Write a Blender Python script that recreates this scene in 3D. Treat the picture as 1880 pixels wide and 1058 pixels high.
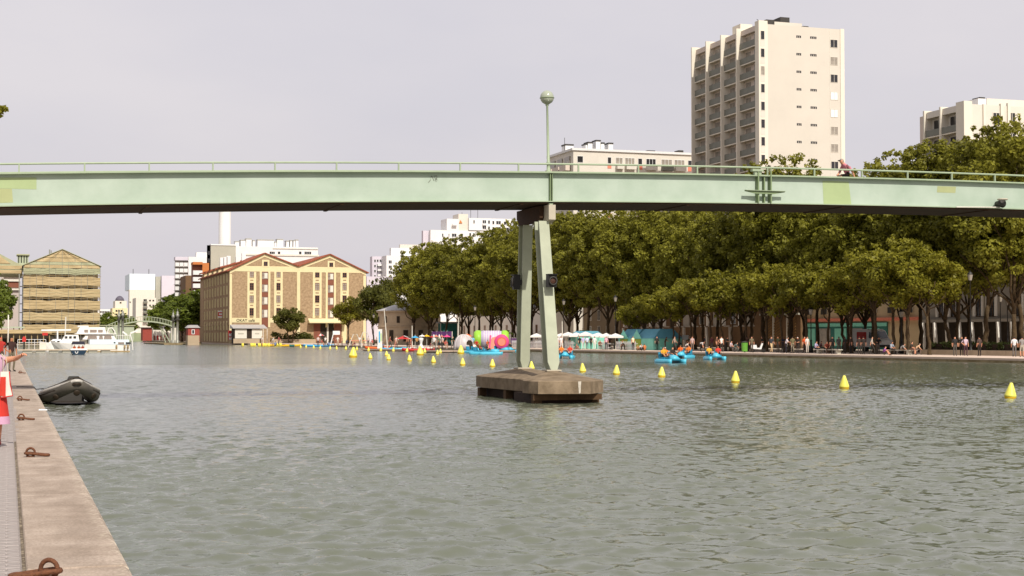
import bpy, bmesh, math, random
import numpy as np
from mathutils import Vector, Matrix
R = math.radians
random.seed(7); rng = np.random.default_rng(11)
for o in list(bpy.data.objects): bpy.data.objects.remove(o, do_unlink=True)
S = bpy.context.scene; COL = S.collection
# ---------------------------------------------------------------- camera
EYE = 1.75; F = 2775.0
TH = math.atan(926 / F); PIT = math.atan(88 / F)
cam = bpy.data.cameras.new('camera'); cam.sensor_width = 36; cam.lens = F / 1880 * 36
cam.clip_start = .1; cam.clip_end = 9000
co = bpy.data.objects.new('camera', cam); COL.objects.link(co)
co.location = (0, 0, EYE); co.rotation_euler = (R(90) + PIT, 0, -TH); S.camera = co
# ---------------------------------------------------------------- world and sun
SUN_EL = R(44); SUN_AZ = R(174)          # compass angle from +Y (canal axis) clockwise: sun high behind the camera, a little to its right
w = bpy.data.worlds.new('World'); S.world = w; w.use_nodes = True
nt = w.node_tree; nt.nodes.clear()
sky = nt.nodes.new('ShaderNodeTexSky'); sky.sky_type = 'NISHITA'; sky.sun_disc = False
sky.sun_elevation = SUN_EL; sky.sun_rotation = SUN_AZ; sky.air_density = 1.3; sky.dust_density = 5; sky.ozone_density = 1
mixn = nt.nodes.new('ShaderNodeMix'); mixn.data_type = 'RGBA'; mixn.inputs[0].default_value = .84
mixn.inputs[7].default_value = (7.75, 7.3, 7.9, 1)      # even pale summer haze veil over the whole sky
bg = nt.nodes.new('ShaderNodeBackground'); bg.inputs[1].default_value = .1
wo = nt.nodes.new('ShaderNodeOutputWorld')
wtc = nt.nodes.new('ShaderNodeTexCoord'); wmp = nt.nodes.new('ShaderNodeMapping'); wmp.inputs['Scale'].default_value = (1, 1, 2.6); wno = nt.nodes.new('ShaderNodeTexNoise'); wno.inputs['Scale'].default_value = 3.2; wno.inputs['Detail'].default_value = 5
wrp = nt.nodes.new('ShaderNodeValToRGB'); wrp.color_ramp.elements[0].color = (.905, .915, .94, 1); wrp.color_ramp.elements[1].color = (1.03, 1.02, 1.0, 1); wrp.color_ramp.elements[0].position = .3; wrp.color_ramp.elements[1].position = .68    # faint even cloud in the haze, all round
wmu = nt.nodes.new('ShaderNodeMix'); wmu.data_type = 'RGBA'; wmu.blend_type = 'MULTIPLY'; wmu.inputs[0].default_value = 1; wmu.inputs[6].default_value = (8.15, 7.7, 8.15, 1)
nt.links.new(wtc.outputs['Generated'], wmp.inputs[0]); nt.links.new(wmp.outputs[0], wno.inputs[0]); nt.links.new(wno.outputs['Fac'], wrp.inputs[0]); nt.links.new(wrp.outputs[0], wmu.inputs[7]); nt.links.new(wmu.outputs[2], mixn.inputs[7])
nt.links.new(sky.outputs[0], mixn.inputs[6]); nt.links.new(mixn.outputs[2], bg.inputs[0]); nt.links.new(bg.outputs[0], wo.inputs[0])
sl = bpy.data.lights.new('sun', 'SUN'); sl.energy = 4.6; sl.angle = R(.6); sl.color = (1, .945, .85)
so = bpy.data.objects.new('sun', sl); COL.objects.link(so)
sd = Vector((math.sin(SUN_AZ) * math.cos(SUN_EL), math.cos(SUN_AZ) * math.cos(SUN_EL), math.sin(SUN_EL)))
so.rotation_euler = sd.to_track_quat('Z', 'Y').to_euler(); so.location = (0, -20, 60)
vs = S.view_settings; vs.view_transform = 'Standard'; vs.look = 'None'; vs.exposure = 0; vs.gamma = 1
# ---------------------------------------------------------------- survey helpers: pixel of the photo -> point on a known plane
_fw = Vector((math.sin(TH) * math.cos(PIT), math.cos(TH) * math.cos(PIT), math.sin(PIT))); _rt = Vector((math.cos(TH), -math.sin(TH), 0)); _up = _rt.cross(_fw)
_C = Vector((0, 0, EYE))
def ray(x, y): return _fw + _rt * ((x - 940) / F) + _up * ((529 - y) / F)
def at_z(x, y, z=0.): d = ray(x, y); return _C + d * ((z - EYE) / d.z)
def at_Y(x, y, Y): d = ray(x, y); return _C + d * (Y / d.y)
def at_X(x, y, X): d = ray(x, y); return _C + d * (X / d.x)
WZ = -.36                                        # water level; quay tops are z = 0
def edge(Y): return 74.2 - .0775 * (Y - 98)      # right-hand quay edge
BD = math.atan(.0775)                            # its heading
def bank(px, off, z=0.):                         # point `off` metres behind the right quay edge in pixel column px
    d = ray(px, 617); t = d.x / d.y; Y = (74.2 + .0775 * 98 + off) / (t + .0775); return Vector((t * Y, Y, z))
def hgt(px, py, p):                              # height of pixel row py at the depth of ground point p
    d = ray(px, py); k = (p.x * _fw.x + p.y * _fw.y) / (d.x * _fw.x + d.y * _fw.y); return EYE + d.z * k
# ---------------------------------------------------------------- materials
def lin(h):
    h = h.lstrip('#'); c = [int(h[i:i + 2], 16) / 255 for i in (0, 2, 4)]
    return tuple((x / 12.92 if x <= .04045 else ((x + .055) / 1.055) ** 2.4) for x in c)
MATS = {}
def mat(name, col, rough=.7, var=.12, scale=3., bump=0., bscale=None, metal=0., spec=.3, alpha=1., trans=0., col2=None, thr=None, detail=4, stretch=None):
    if name in MATS: return MATS[name]
    m = bpy.data.materials.new(name); m.use_nodes = True; n = m.node_tree.nodes; L = m.node_tree.links
    b = n['Principled BSDF']; c = lin(col) if isinstance(col, str) else col
    b.inputs['Roughness'].default_value = rough; b.inputs['Metallic'].default_value = metal
    b.inputs['Specular IOR Level'].default_value = spec
    b.inputs['Base Color'].default_value = (*c, 1)
    if var > 0 or col2:
        tc = n.new('ShaderNodeTexCoord'); mp = n.new('ShaderNodeMapping'); L.new(tc.outputs['Object'], mp.inputs[0])
        if stretch: mp.inputs['Scale'].default_value = stretch
        no = n.new('ShaderNodeTexNoise'); no.inputs['Scale'].default_value = scale; no.inputs['Detail'].default_value = detail; no.inputs['Roughness'].default_value = .62
        L.new(mp.outputs[0], no.inputs[0])
        rp = n.new('ShaderNodeValToRGB'); e = rp.color_ramp.elements
        c2 = (lin(col2) if isinstance(col2, str) else col2) if col2 else tuple(x * (1 + var) for x in c)
        c1 = c if col2 else tuple(x * (1 - var) for x in c)
        e[0].color = (*c1, 1); e[1].color = (*c2, 1); t = thr or (.3, .7); e[0].position, e[1].position = t
        L.new(no.outputs['Fac'], rp.inputs[0]); L.new(rp.outputs[0], b.inputs['Base Color'])
        if bump:
            nb = n.new('ShaderNodeTexNoise'); nb.inputs['Scale'].default_value = bscale or scale * 6; nb.inputs['Detail'].default_value = 5
            L.new(mp.outputs[0], nb.inputs[0]); bp = n.new('ShaderNodeBump'); bp.inputs['Strength'].default_value = bump; bp.inputs['Distance'].default_value = .02
            L.new(nb.outputs['Fac'], bp.inputs['Height']); L.new(bp.outputs[0], b.inputs['Normal'])
    if trans: b.inputs['Transmission Weight'].default_value = trans
    MATS[name] = m; return m
def leaf_mat(name, dark, light, tl=.44):
    m = bpy.data.materials.new(name); m.use_nodes = True; n = m.node_tree.nodes; L = m.node_tree.links; n.clear()
    at = n.new('ShaderNodeAttribute'); at.attribute_name = 'tint'
    oi = n.new('ShaderNodeObjectInfo'); ad = n.new('ShaderNodeMath'); ad.operation = 'MULTIPLY_ADD'; ad.inputs[1].default_value = .3
    L.new(oi.outputs['Random'], ad.inputs[0]); L.new(at.outputs['Fac'], ad.inputs[2])
    rp = n.new('ShaderNodeValToRGB'); e = rp.color_ramp.elements; e[0].color = (*dark, 1); e[1].color = (*light, 1); e[1].position = 1.15 if False else 1
    L.new(ad.outputs[0], rp.inputs[0])
    d = n.new('ShaderNodeBsdfPrincipled'); d.inputs['Roughness'].default_value = .5; d.inputs['Specular IOR Level'].default_value = .22
    t = n.new('ShaderNodeBsdfTranslucent'); mx = n.new('ShaderNodeMixShader'); mx.inputs[0].default_value = tl
    L.new(rp.outputs[0], d.inputs['Base Color']); L.new(rp.outputs[0], t.inputs[0]); L.new(d.outputs[0], mx.inputs[1]); L.new(t.outputs[0], mx.inputs[2])
    o = n.new('ShaderNodeOutputMaterial'); L.new(mx.outputs[0], o.inputs[0]); return m
# ---------------------------------------------------------------- mesh builder
class MB:
    def __init__(s): s.v = []; s.f = []; s.m = []; s.mi = 0
    def _a(s, vs, fs):
        k = len(s.v); s.v += [tuple(p) for p in vs]; s.f += [tuple(i + k for i in q) for q in fs]; s.m += [s.mi] * len(fs); return s
    def mm(s, i): s.mi = i; return s
    def quad(s, *p): return s._a(p, [tuple(range(len(p)))])
    def box(s, x0, x1, y0, y1, z0, z1):
        v = [(x0, y0, z0), (x1, y0, z0), (x1, y1, z0), (x0, y1, z0), (x0, y0, z1), (x1, y0, z1), (x1, y1, z1), (x0, y1, z1)]
        return s._a(v, [(0, 3, 2, 1), (4, 5, 6, 7), (0, 1, 5, 4), (1, 2, 6, 5), (2, 3, 7, 6), (3, 0, 4, 7)])
    def obox(s, c, d, rz=0, rx=0, ry=0):
        M = Matrix.Rotation(rz, 3, 'Z') @ Matrix.Rotation(ry, 3, 'Y') @ Matrix.Rotation(rx, 3, 'X'); c = Vector(c); h = Vector(d) / 2
        v = [c + M @ Vector((sx * h.x, sy * h.y, sz * h.z)) for sz in (-1, 1) for sx, sy in ((-1, -1), (1, -1), (1, 1), (-1, 1))]
        return s._a(v, [(0, 3, 2, 1), (4, 5, 6, 7), (0, 1, 5, 4), (1, 2, 6, 5), (2, 3, 7, 6), (3, 0, 4, 7)])
    def bar(s, p, q, wd, hg):                      # rectangular bar p->q
        p = Vector(p); q = Vector(q); d = (q - p).normalized(); u = Vector((0, 0, 1)) if abs(d.z) < .9 else Vector((0, 1, 0))
        a = d.cross(u).normalized() * wd / 2; b = a.cross(d).normalized() * hg / 2
        v = [e + sa * a + sb * b for e in (p, q) for sa, sb in ((-1, -1), (1, -1), (1, 1), (-1, 1))]
        return s._a(v, [(0, 1, 2, 3), (7, 6, 5, 4), (0, 4, 5, 1), (1, 5, 6, 2), (2, 6, 7, 3), (3, 7, 4, 0)])
    def tube(s, pts, rs, n=8, closed=False, cap=True):
        pts = [Vector(p) for p in pts]; N = len(pts); rs = rs if isinstance(rs, (list, tuple)) else [rs] * N
        k = []; ref = None
        for i, p in enumerate(pts):
            if closed: d = pts[(i + 1) % N] - pts[i - 1]
            else: d = pts[min(i + 1, N - 1)] - pts[max(i - 1, 0)]
            d = d.normalized() if d.length > 1e-9 else Vector((0, 0, 1))
            if ref is None: ref = Vector((0, 0, 1)) if abs(d.z) < .9 else Vector((1, 0, 0))
            a = (ref - d * ref.dot(d)); a = a.normalized() if a.length > 1e-6 else d.orthogonal().normalized(); ref = a; b = d.cross(a)
            k += [p + (a * math.cos(2 * math.pi * j / n) + b * math.sin(2 * math.pi * j / n)) * rs[i] for j in range(n)]
        fs = []
        for i in range(N if closed else N - 1):
            i2 = (i + 1) % N
            fs += [(i * n + j, i * n + (j + 1) % n, i2 * n + (j + 1) % n, i2 * n + j) for j in range(n)]
        if cap and not closed: fs += [tuple(range(n))[::-1], tuple((N - 1) * n + j for j in range(n))]
        return s._a(k, fs)
    def lathe(s, c, prof, n=16):
        c = Vector(c); N = len(prof)
        v = [c + Vector((r * math.cos(2 * math.pi * j / n), r * math.sin(2 * math.pi * j / n), z)) for r, z in prof for j in range(n)]
        fs = [(i * n + j, i * n + (j + 1) % n, (i + 1) * n + (j + 1) % n, (i + 1) * n + j) for i in range(N - 1) for j in range(n)]
        fs += [tuple(range(n))[::-1], tuple((N - 1) * n + j for j in range(n))]
        return s._a(v, fs)
    def prism(s, poly, z0, z1):                    # xy polygon extruded in z
        n = len(poly); v = [(x, y, z0) for x, y in poly] + [(x, y, z1) for x, y in poly]
        return s._a(v, [tuple(range(n))[::-1], tuple(range(n, 2 * n))] + [(i, (i + 1) % n, n + (i + 1) % n, n + i) for i in range(n)])
    def prismy(s, poly, y0, y1):                   # xz polygon extruded in y
        n = len(poly); v = [(x, y0, z) for x, z in poly] + [(x, y1, z) for x, z in poly]
        return s._a(v, [tuple(range(n)), tuple(range(n, 2 * n))[::-1]] + [(i, n + i, n + (i + 1) % n, (i + 1) % n) for i in range(n)])
    def prismx(s, poly, x0, x1):                   # yz polygon extruded in x
        n = len(poly); v = [(x0, y, z) for y, z in poly] + [(x1, y, z) for y, z in poly]
        return s._a(v, [tuple(range(n)), tuple(range(n, 2 * n))[::-1]] + [(i, n + i, n + (i + 1) % n, (i + 1) % n) for i in range(n)])
    def loft(s, rings, cap=True):
        n = len(rings[0]); v = [p for r in rings for p in r]
        fs = [(i * n + j, i * n + (j + 1) % n, (i + 1) * n + (j + 1) % n, (i + 1) * n + j) for i in range(len(rings) - 1) for j in range(n)]
        if cap: fs += [tuple(range(n))[::-1], tuple((len(rings) - 1) * n + j for j in range(n))]
        return s._a(v, fs)
    def mesh(s, name, mats, smooth=False, org=None):
        me = bpy.data.meshes.new(name); v = s.v
        if org is not None: v = [(a - org[0], b - org[1], c - org[2]) for a, b, c in v]
        me.from_pydata(v, [], s.f)
        for m in (mats if isinstance(mats, (list, tuple)) else [mats]): me.materials.append(m)
        if s.m and max(s.m) > 0: me.polygons.foreach_set('material_index', s.m)
        if smooth: me.polygons.foreach_set('use_smooth', [True] * len(me.polygons))
        me.update(); return me
    def build(s, name, mats, parent=None, world=True, smooth=False, loc=None):
        # world=True: vertices are in world coordinates and the parent is an unrotated Empty
        org = None
        if world and parent is not None: org = wloc(parent)
        if parent is None and loc is not None: org = loc
        o = bpy.data.objects.new(name, s.mesh(name, mats, smooth, org)); COL.objects.link(o)
        if parent is not None: o.parent = parent
        elif loc is not None: o.location = loc
        return o
def wloc(o):
    v = Vector(o.location)
    return v + wloc(o.parent) if o.parent else v
def tag(o, label, cat, group=None):
    o['label'] = label; o['category'] = cat
    if group: o['group'] = group
    return o
def struct(o, label=None, kind='structure'):
    o['kind'] = kind
    if label: o['label'] = label
    return o
def thing(name, label, cat, loc=(0, 0, 0), group=None, rz=0):
    o = bpy.data.objects.new(name, None); COL.objects.link(o); o.location = loc; o.rotation_euler = (0, 0, rz); o.empty_display_size = .3
    return tag(o, label, cat, group)
def inst(me, name, parent=None, loc=(0, 0, 0), rz=0, sc=None):
    o = bpy.data.objects.new(name, me); COL.objects.link(o); o.parent = parent; o.location = loc; o.rotation_euler = (0, 0, rz)
    if sc is not None: o.scale = sc if isinstance(sc, (tuple, list)) else (sc,) * 3
    return o
ORD = ['', 'second ', 'third ', 'fourth ', 'fifth ', 'sixth ', 'seventh ', 'eighth ', 'ninth ', 'tenth ', 'eleventh ', 'twelfth ', 'thirteenth ', 'fourteenth ', 'fifteenth ', 'sixteenth ', 'seventeenth ', 'eighteenth ', 'nineteenth ', 'twentieth ', '21st ', '22nd ', '23rd ', '24th ', '25th ', '26th ', '27th ', '28th ', '29th ', '30th ', '31st ', '32nd ']
# ---------------------------------------------------------------- palette
M = dict(
 coping=mat('coping_stone', '#8a7b69', .88, 0, 3.2, .6, 40, col2='#a8988a', thr=(.25, .75), detail=10),
 paver=mat('paver', '#877e78', .88, 0, 7, .5, 60, col2='#a39a96'),
 ground=mat('ground_sheet', '#a3988a', .9, .12, .4, .3, 12),
 promenade=mat('promenade', '#bfae9c', .9, .1, .5, .2, 10),
 quaywall=mat('quay_wall_stone', '#8c7c5c', .85, 0, 1.2, .5, 9, col2='#5a4a2c', thr=(.35, .75)),
 rust=mat('rusty_iron', '#5b3a2a', .75, 0, 30, .6, 90, col2='#7d5238', metal=.3),
 bridge=mat('bridge_green_paint', '#99a998', .62, 0, .55, .05, 8, spec=.22, col2='#b0bcae', thr=(.3, .68), detail=9),
 bridge2=mat('bridge_trim_paint', '#97a489', .5, .08, 2, spec=.35),
 bridge3=mat('bridge_dark_paint', '#7a8a66', .55, .1, 2, spec=.3),
 under=mat('underside_and_cap_shade', '#3a2412', .8, .25, 1.5, .2),
 patch1=mat('lime_touch_up_paint', '#9fae80', .55, .05, 2), patch2=mat('olive_touch_up_paint', '#a0a578', .55, .05, 2),
 leg=mat('pier_leg_paint', '#a3a791', .6, .1, 1.5, .05, 20),
 cap=mat('pier_cap_concrete', '#b3aa98', .8, .08, 3, .1),
 pier=mat('pier_concrete', '#635441', .9, 0, 2.4, .6, 26, col2='#917f68', thr=(.3, .72), detail=9),
 timber=mat('wet_timber', '#2c1c10', .8, .3, 6, .4),
 globe=mat('lamp_globe', '#9aa08e', .18, .06, 2, spec=.6),
 black=mat('black_metal', '#1a1714', .5, .15, 8), darkgrey=mat('dark_grey', '#3a3733', .6, .15, 5),
 yellow=mat('buoy_yellow', '#dfd85c', .42, .05, 4, spec=.4), orangey=mat('buoy_base', '#d9ac18', .5, .05, 4),
 white=mat('white_paint', '#dcdcda', .5, .05, 2), gel=mat('boat_white', '#dedbd5', .3, .05, 1.5, spec=.5), offw=mat('off_white', '#cfc9bc', .7, .07, 2),
 glass=mat('window_glass', '#2b2a2c', .12, .25, 1.2, spec=.6), glassl=mat('curtained_glass', '#8f877c', .25, .25, 1.4, spec=.5),
 tint=mat('boat_window', '#8a7c72', .15, .1, 2, spec=.6),
 towerw=mat('tower_render', '#c5beb2', .85, .035, .22, .1, 6), towerf=mat('tower_fin', '#d8d0c0', .85, .04, .5), towers=mat('tower_recess', '#c9bbae', .85, .06, .5),
 balc=mat('balcony_panel', '#74746a', .6, .1, 1.5),
 blockw=mat('white_block', '#d6d4d2', .85, .04, .3), blockc=mat('cream_block', '#cdc6ba', .85, .05, .3), greyb=mat('grey_block', '#a9a698', .85, .05, .3), lav=mat('lavender_block', '#c4bdc6', .85, .03, .3),
 orangeb=mat('orange_render', '#b9723f', .85, .06, .4),
 stone=mat('millstone_wall', '#8c7559', .9, 0, 1.9, .6, 9, col2='#a88f70', thr=(.38, .62), detail=9),
 stones=mat('millstone_side', '#8d745a', .9, 0, 1.6, .6, 9, col2='#a98c6c', thr=(.38, .62), detail=9),
 cream=mat('cream_brick', '#d3c69c', .85, .05, .8, .2, 20), roof=mat('red_tile', '#8f4f38', .85, .2, 1.2, .4, 14), brown=mat('brown_panel', '#7b4a38', .7, .1, 1.5), redhut=mat('red_board', '#8f3f34', .7, .1, 2), zinc=mat('zinc', '#a9a5a3', .5, .08, 1),
 net=mat('scaffold_net', '#9c8964', .9, 0, .9, .4, 5, col2='#c2ad86', thr=(.3, .7), stretch=(.35, 1, 3.5)), netg=mat('net_grey_green', '#a0a082', .9, .1, .6), scaff=mat('scaffold_steel', '#8d8d84', .5, .1, 3, metal=.4), plank=mat('scaffold_plank', '#9a8560', .85, .15, 3), void=mat('dark_interior', '#332a20', .9, .2, 1),
 rotunda=mat('rotunda_stone', '#9c8b74', .9, 0, .6, .4, 8, col2='#b09c82'),
 facade=mat('grey_facade', '#9b948a', .85, .06, .4), facb=mat('beige_facade', '#c2ae8c', .85, .06, .4), facd=mat('brown_facade', '#6a5138', .85, .15, .8), finw=mat('white_fin', '#ddd8cf', .7, .04, 1), teal=mat('teal_shop', '#7cc6b2', .6, .1, 1), teald=mat('teal_dark', '#2f6f68', .6, .1, 1), tealroof=mat('teal_roof', '#5a96a8', .6, .1, 1), lime=mat('lime_panel', '#94a838', .6, .08, 1), wood=mat('lattice_wood', '#7a5c34', .8, .2, 2),
 bark=mat('bark', '#352818', .95, 0, 3, .7, 14, col2='#55452f'), hedge=leaf_mat('hedge_leaf', (.016, .022, .004), (.05, .06, .012)),
 turq=mat('turquoise_hull', '#4cb0ca', .35, .05, 2, spec=.5), turqd=mat('turquoise_dark', '#2b7f9c', .4, .05, 2),  # hull turquoise and a darker turquoise for the seats
 rub=mat('dinghy_grey', '#57524a', .55, .08, 4, .1, 20), rubl=mat('dinghy_light', '#b3aea6', .5, .06, 4), rubd=mat('dinghy_dark', '#2e2418', .6, .15, 4),
 navy=mat('navy_paint', '#23374a', .4, .05, 2), redp=mat('red_paint', '#b8302c', .5, .08, 2), bluep=mat('blue_cloth', '#3f9cc9', .7, .06, 2), yel=mat('yellow_cloth', '#dcae1c', .7, .06, 2), org=mat('orange_cloth', '#d9642c', .7, .06, 2), pink=mat('pink_cloth', '#d0437c', .6, .06, 2), salmon=mat('salmon_cloth', '#d8816a', .7, .06, 2), purple=mat('purple_cloth', '#6b3a80', .7, .08, 2), limeg=mat('lime_vinyl', '#8fc03c', .4, .06, 2), whitec=mat('white_cloth', '#dbd6d0', .75, .05, 2), silver=mat('silver_fabric', '#b0a8a8', .45, .08, 1.5, spec=.5), lav2=mat('lavender_vinyl', '#c4b4cf', .35, .08, 3), green=mat('green_plastic', '#5f9a38', .5, .1, 3), grass=leaf_mat('palm_leaf', (.05, .075, .01), (.13, .16, .03)),
 palegreen=mat('pale_green_steel', '#a3aa92', .6, .08, 1), tile=mat('slate', '#5a5560', .7, .1, 1))
leafA = leaf_mat('plane_leaf', (.094, .092, .009), (.34, .325, .040)); leafB = leaf_mat('lime_leaf', (.080, .080, .006), (.32, .295, .03)); leafC = leaf_mat('chestnut_leaf', (.044, .050, .007), (.17, .17, .03)); leafD = leaf_mat('far_leaf', (.060, .085, .009), (.23, .28, .04))
def coping_mat():
    m = bpy.data.materials.new('worn_coping'); m.use_nodes = True; n = m.node_tree.nodes; L = m.node_tree.links; b = n['Principled BSDF']; b.inputs['Roughness'].default_value = .9; b.inputs['Specular IOR Level'].default_value = .2
    g = n.new('ShaderNodeTexCoord')
    def nz(sc, det, st=(1, 1, 1)):
        mp = n.new('ShaderNodeMapping'); mp.inputs['Scale'].default_value = st; L.new(g.outputs['Object'], mp.inputs[0]); t = n.new('ShaderNodeTexNoise'); t.inputs['Scale'].default_value = sc; t.inputs['Detail'].default_value = det; t.inputs['Roughness'].default_value = .68; L.new(mp.outputs[0], t.inputs[0]); return t.outputs['Fac']
    def ramp(x, a, b_, c0, c1):
        r = n.new('ShaderNodeValToRGB'); r.color_ramp.elements[0].position = a; r.color_ramp.elements[1].position = b_; r.color_ramp.elements[0].color = (*c0, 1); r.color_ramp.elements[1].color = (*c1, 1); L.new(x, r.inputs[0]); return r.outputs[0]
    def mix(f, x, y, mode='MIX'):
        q = n.new('ShaderNodeMix'); q.data_type = 'RGBA'; q.blend_type = mode; 
        if isinstance(f, float): q.inputs[0].default_value = f
        else: L.new(f, q.inputs[0])
        for s_, k in ((6, x), (7, y)):
            if isinstance(k, tuple): q.inputs[s_].default_value = (*k, 1)
            else: L.new(k, q.inputs[s_])
        return q.outputs[2]
    base = ramp(nz(2.2, 9, (1, .45, 1)), .32, .7, lin('#96887c'), lin('#bfb0a4'))
    base = mix(.8, base, ramp(nz(38, 4), .35, .68, (.62, .6, .56), (1.12, 1.1, 1.06)), 'MULTIPLY')
    base = mix(.7, base, ramp(nz(.9, 6, (.4, 2.2, 1)), .42, .6, (.84, .81, .77), (1.04, 1.03, 1.02)), 'MULTIPLY')
    sx = n.new('ShaderNodeSeparateXYZ'); L.new(g.outputs['Object'], sx.inputs[0]); mr = n.new('ShaderNodeMapRange'); mr.inputs[1].default_value = .74; mr.inputs[2].default_value = .9; L.new(sx.outputs[0], mr.inputs[0])
    wr = n.new('ShaderNodeMath'); wr.operation = 'MULTIPLY'; L.new(mr.outputs[0], wr.inputs[0]); L.new(ramp(nz(13, 7), .5, .6, (0, 0, 0), (1, 1, 1)), wr.inputs[1])
    L.new(mix(wr.outputs[0], base, lin('#cfc2ae')), b.inputs['Base Color'])
    bp = n.new('ShaderNodeBump'); bp.inputs['Strength'].default_value = .6; bp.inputs['Distance'].default_value = .012; L.new(nz(26, 8), bp.inputs['Height']); L.new(bp.outputs[0], b.inputs['Normal']); return m
M['coping'] = coping_mat()
# ================================================================ SETTING
def water_mat(kf=.82, km=.5, dist=.17):
    m = bpy.data.materials.new('canal_water'); m.use_nodes = True; n = m.node_tree.nodes; L = m.node_tree.links; b = n['Principled BSDF']
    b.inputs['Base Color'].default_value = (.105, .116, .078, 1); b.inputs['Roughness'].default_value = .14; b.inputs['IOR'].default_value = 1.68; b.inputs['Specular IOR Level'].default_value = .5
    g = n.new('ShaderNodeNewGeometry')
    def noise(sc, st, rot, det, rough=.55):
        mp = n.new('ShaderNodeMapping'); mp.inputs['Scale'].default_value = (st[0] * sc, st[1] * sc, sc); mp.inputs['Rotation'].default_value = (0, 0, R(rot))
        t = n.new('ShaderNodeTexNoise'); t.inputs['Scale'].default_value = 1; t.inputs['Detail'].default_value = det; t.inputs['Roughness'].default_value = rough
        L.new(g.outputs['Position'], mp.inputs[0]); L.new(mp.outputs[0], t.inputs[0]); return t.outputs['Fac']
    a = noise(1.35, (.72, 1.2), -24, 2); c = noise(4.4, (.8, 1.2), 14, 3); big = noise(.05, (1, 1), 0, 2)
    def mth(op, x, y, z=None):
        q = n.new('ShaderNodeMath'); q.operation = op
        for i, vv in enumerate((x, y, z)):
            if vv is None: continue
            if isinstance(vv, (int, float)): q.inputs[i].default_value = vv
            else: L.new(vv, q.inputs[i])
        return q.outputs[0]
    h = mth('MULTIPLY_ADD', c, .42, mth('MULTIPLY', a, 1.0))
    amp = n.new('ShaderNodeMapRange'); amp.inputs[1].default_value = .35; amp.inputs[2].default_value = .65; amp.inputs[3].default_value = .6; amp.inputs[4].default_value = 1.3
    L.new(big, amp.inputs[0]); h = mth('MULTIPLY', h, amp.outputs[0])
    bp = n.new('ShaderNodeBump'); bp.inputs['Strength'].default_value = 1; bp.inputs['Distance'].default_value = dist
    L.new(h, bp.inputs['Height'])
    def vec(sc, st, rot, k, det):           # small ripples as direct slopes (x, y), so they keep their strength far away
        mp = n.new('ShaderNodeMapping'); mp.inputs['Scale'].default_value = (st[0] * sc, st[1] * sc, sc); mp.inputs['Rotation'].default_value = (0, 0, R(rot))
        t = n.new('ShaderNodeTexNoise'); t.inputs['Scale'].default_value = 1; t.inputs['Detail'].default_value = det
        L.new(g.outputs['Position'], mp.inputs[0]); L.new(mp.outputs[0], t.inputs[0])
        v = n.new('ShaderNodeVectorMath'); v.operation = 'MULTIPLY_ADD'; v.inputs[1].default_value = (k, k, 0); v.inputs[2].default_value = (-k / 2, -k / 2, 0); L.new(t.outputs['Color'], v.inputs[0]); return v.outputs[0]
    def vadd(x, y): v = n.new('ShaderNodeVectorMath'); v.operation = 'ADD'; L.new(x, v.inputs[0]); L.new(y, v.inputs[1]); return v.outputs[0]
    nn = vadd(vadd(bp.outputs[0], vec(8.5, (.75, 1.15), -12, kf, 3)), vec(2.3, (.7, 1.1), 18, km, 2))
    nz = n.new('ShaderNodeVectorMath'); nz.operation = 'NORMALIZE'; L.new(nn, nz.inputs[0]); L.new(nz.outputs[0], b.inputs['Normal']); return m
# the basin: wind waves as real relief where single waves can be seen, finer mesh near the camera's quay, flat with rippled shading beyond
wr_ = np.random.default_rng(5); NW = 90
lam = np.exp(wr_.uniform(math.log(.13), math.log(.95), NW)); ang = R(72) + wr_.normal(0, .62, NW); ph = wr_.uniform(0, 6.28, NW)
amp_ = lam / (2 * math.pi) * .18 * np.sqrt(2. / NW) * np.where(lam > .7, .8, 1.1)
def waves(X, Y, lmin):
    H = np.zeros_like(X); g_ = .72 + .38 * np.sin(X * .11 + 1.3 * np.sin(Y * .06)) * np.sin(Y * .085 + .7)
    for l_, a_, p_, q_ in zip(lam, ang, ph, amp_):
        if l_ < lmin: continue
        k = 2 * math.pi / l_; H += q_ * np.sin(k * (X * math.cos(a_) + Y * math.sin(a_)) + p_)
    return H * g_ + .35 * np.maximum(H, 0) * g_
wroot = struct(bpy.data.objects.new('water', None)); COL.objects.link(wroot)
def wpatch(x0_, x1_, y0_, y1_, cell, mt, fade=None):
    nx, ny = int((x1_ - x0_) / cell) + 1, int((y1_ - y0_) / cell) + 1; X, Y = np.meshgrid(np.linspace(x0_, x1_, nx), np.linspace(y0_, y1_, ny)); Z = waves(X, Y, cell * 2.8)
    if fade: Z *= np.clip((fade[0] - Y) / fade[1], 0, 1) * np.clip((x1_ - X) / 3, 0, 1)
    V = np.stack([X, Y, Z + WZ], -1).reshape(-1, 3); i = (np.arange(ny - 1)[:, None] * nx + np.arange(nx - 1)[None]).ravel(); Q = np.stack([i, i + 1, i + 1 + nx, i + nx], -1).astype(np.int32)
    me = bpy.data.meshes.new('water_surface'); me.vertices.add(len(V)); me.vertices.foreach_set('co', V.ravel()); me.loops.add(Q.size); me.loops.foreach_set('vertex_index', Q.ravel()); me.polygons.add(len(Q)); me.polygons.foreach_set('loop_start', np.arange(len(Q), dtype=np.int32) * 4); me.update(calc_edges=True); me.polygons.foreach_set('use_smooth', np.ones(len(Q), bool)); me.materials.append(mt)
    o = bpy.data.objects.new('water_surface', me); COL.objects.link(o); o.parent = wroot
XR = 79.
wpatch(.7, 24, 7, 25, .05, water_mat(.42, 0.0, .0)); wpatch(.7, 48, 24.9, 52, .08, water_mat(.45, .06, .0)); wpatch(.7, XR, 51.8, 112, .16, water_mat(.55, .2, .02), (112, 25))
wfar = water_mat(.82, .5, .17)
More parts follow.
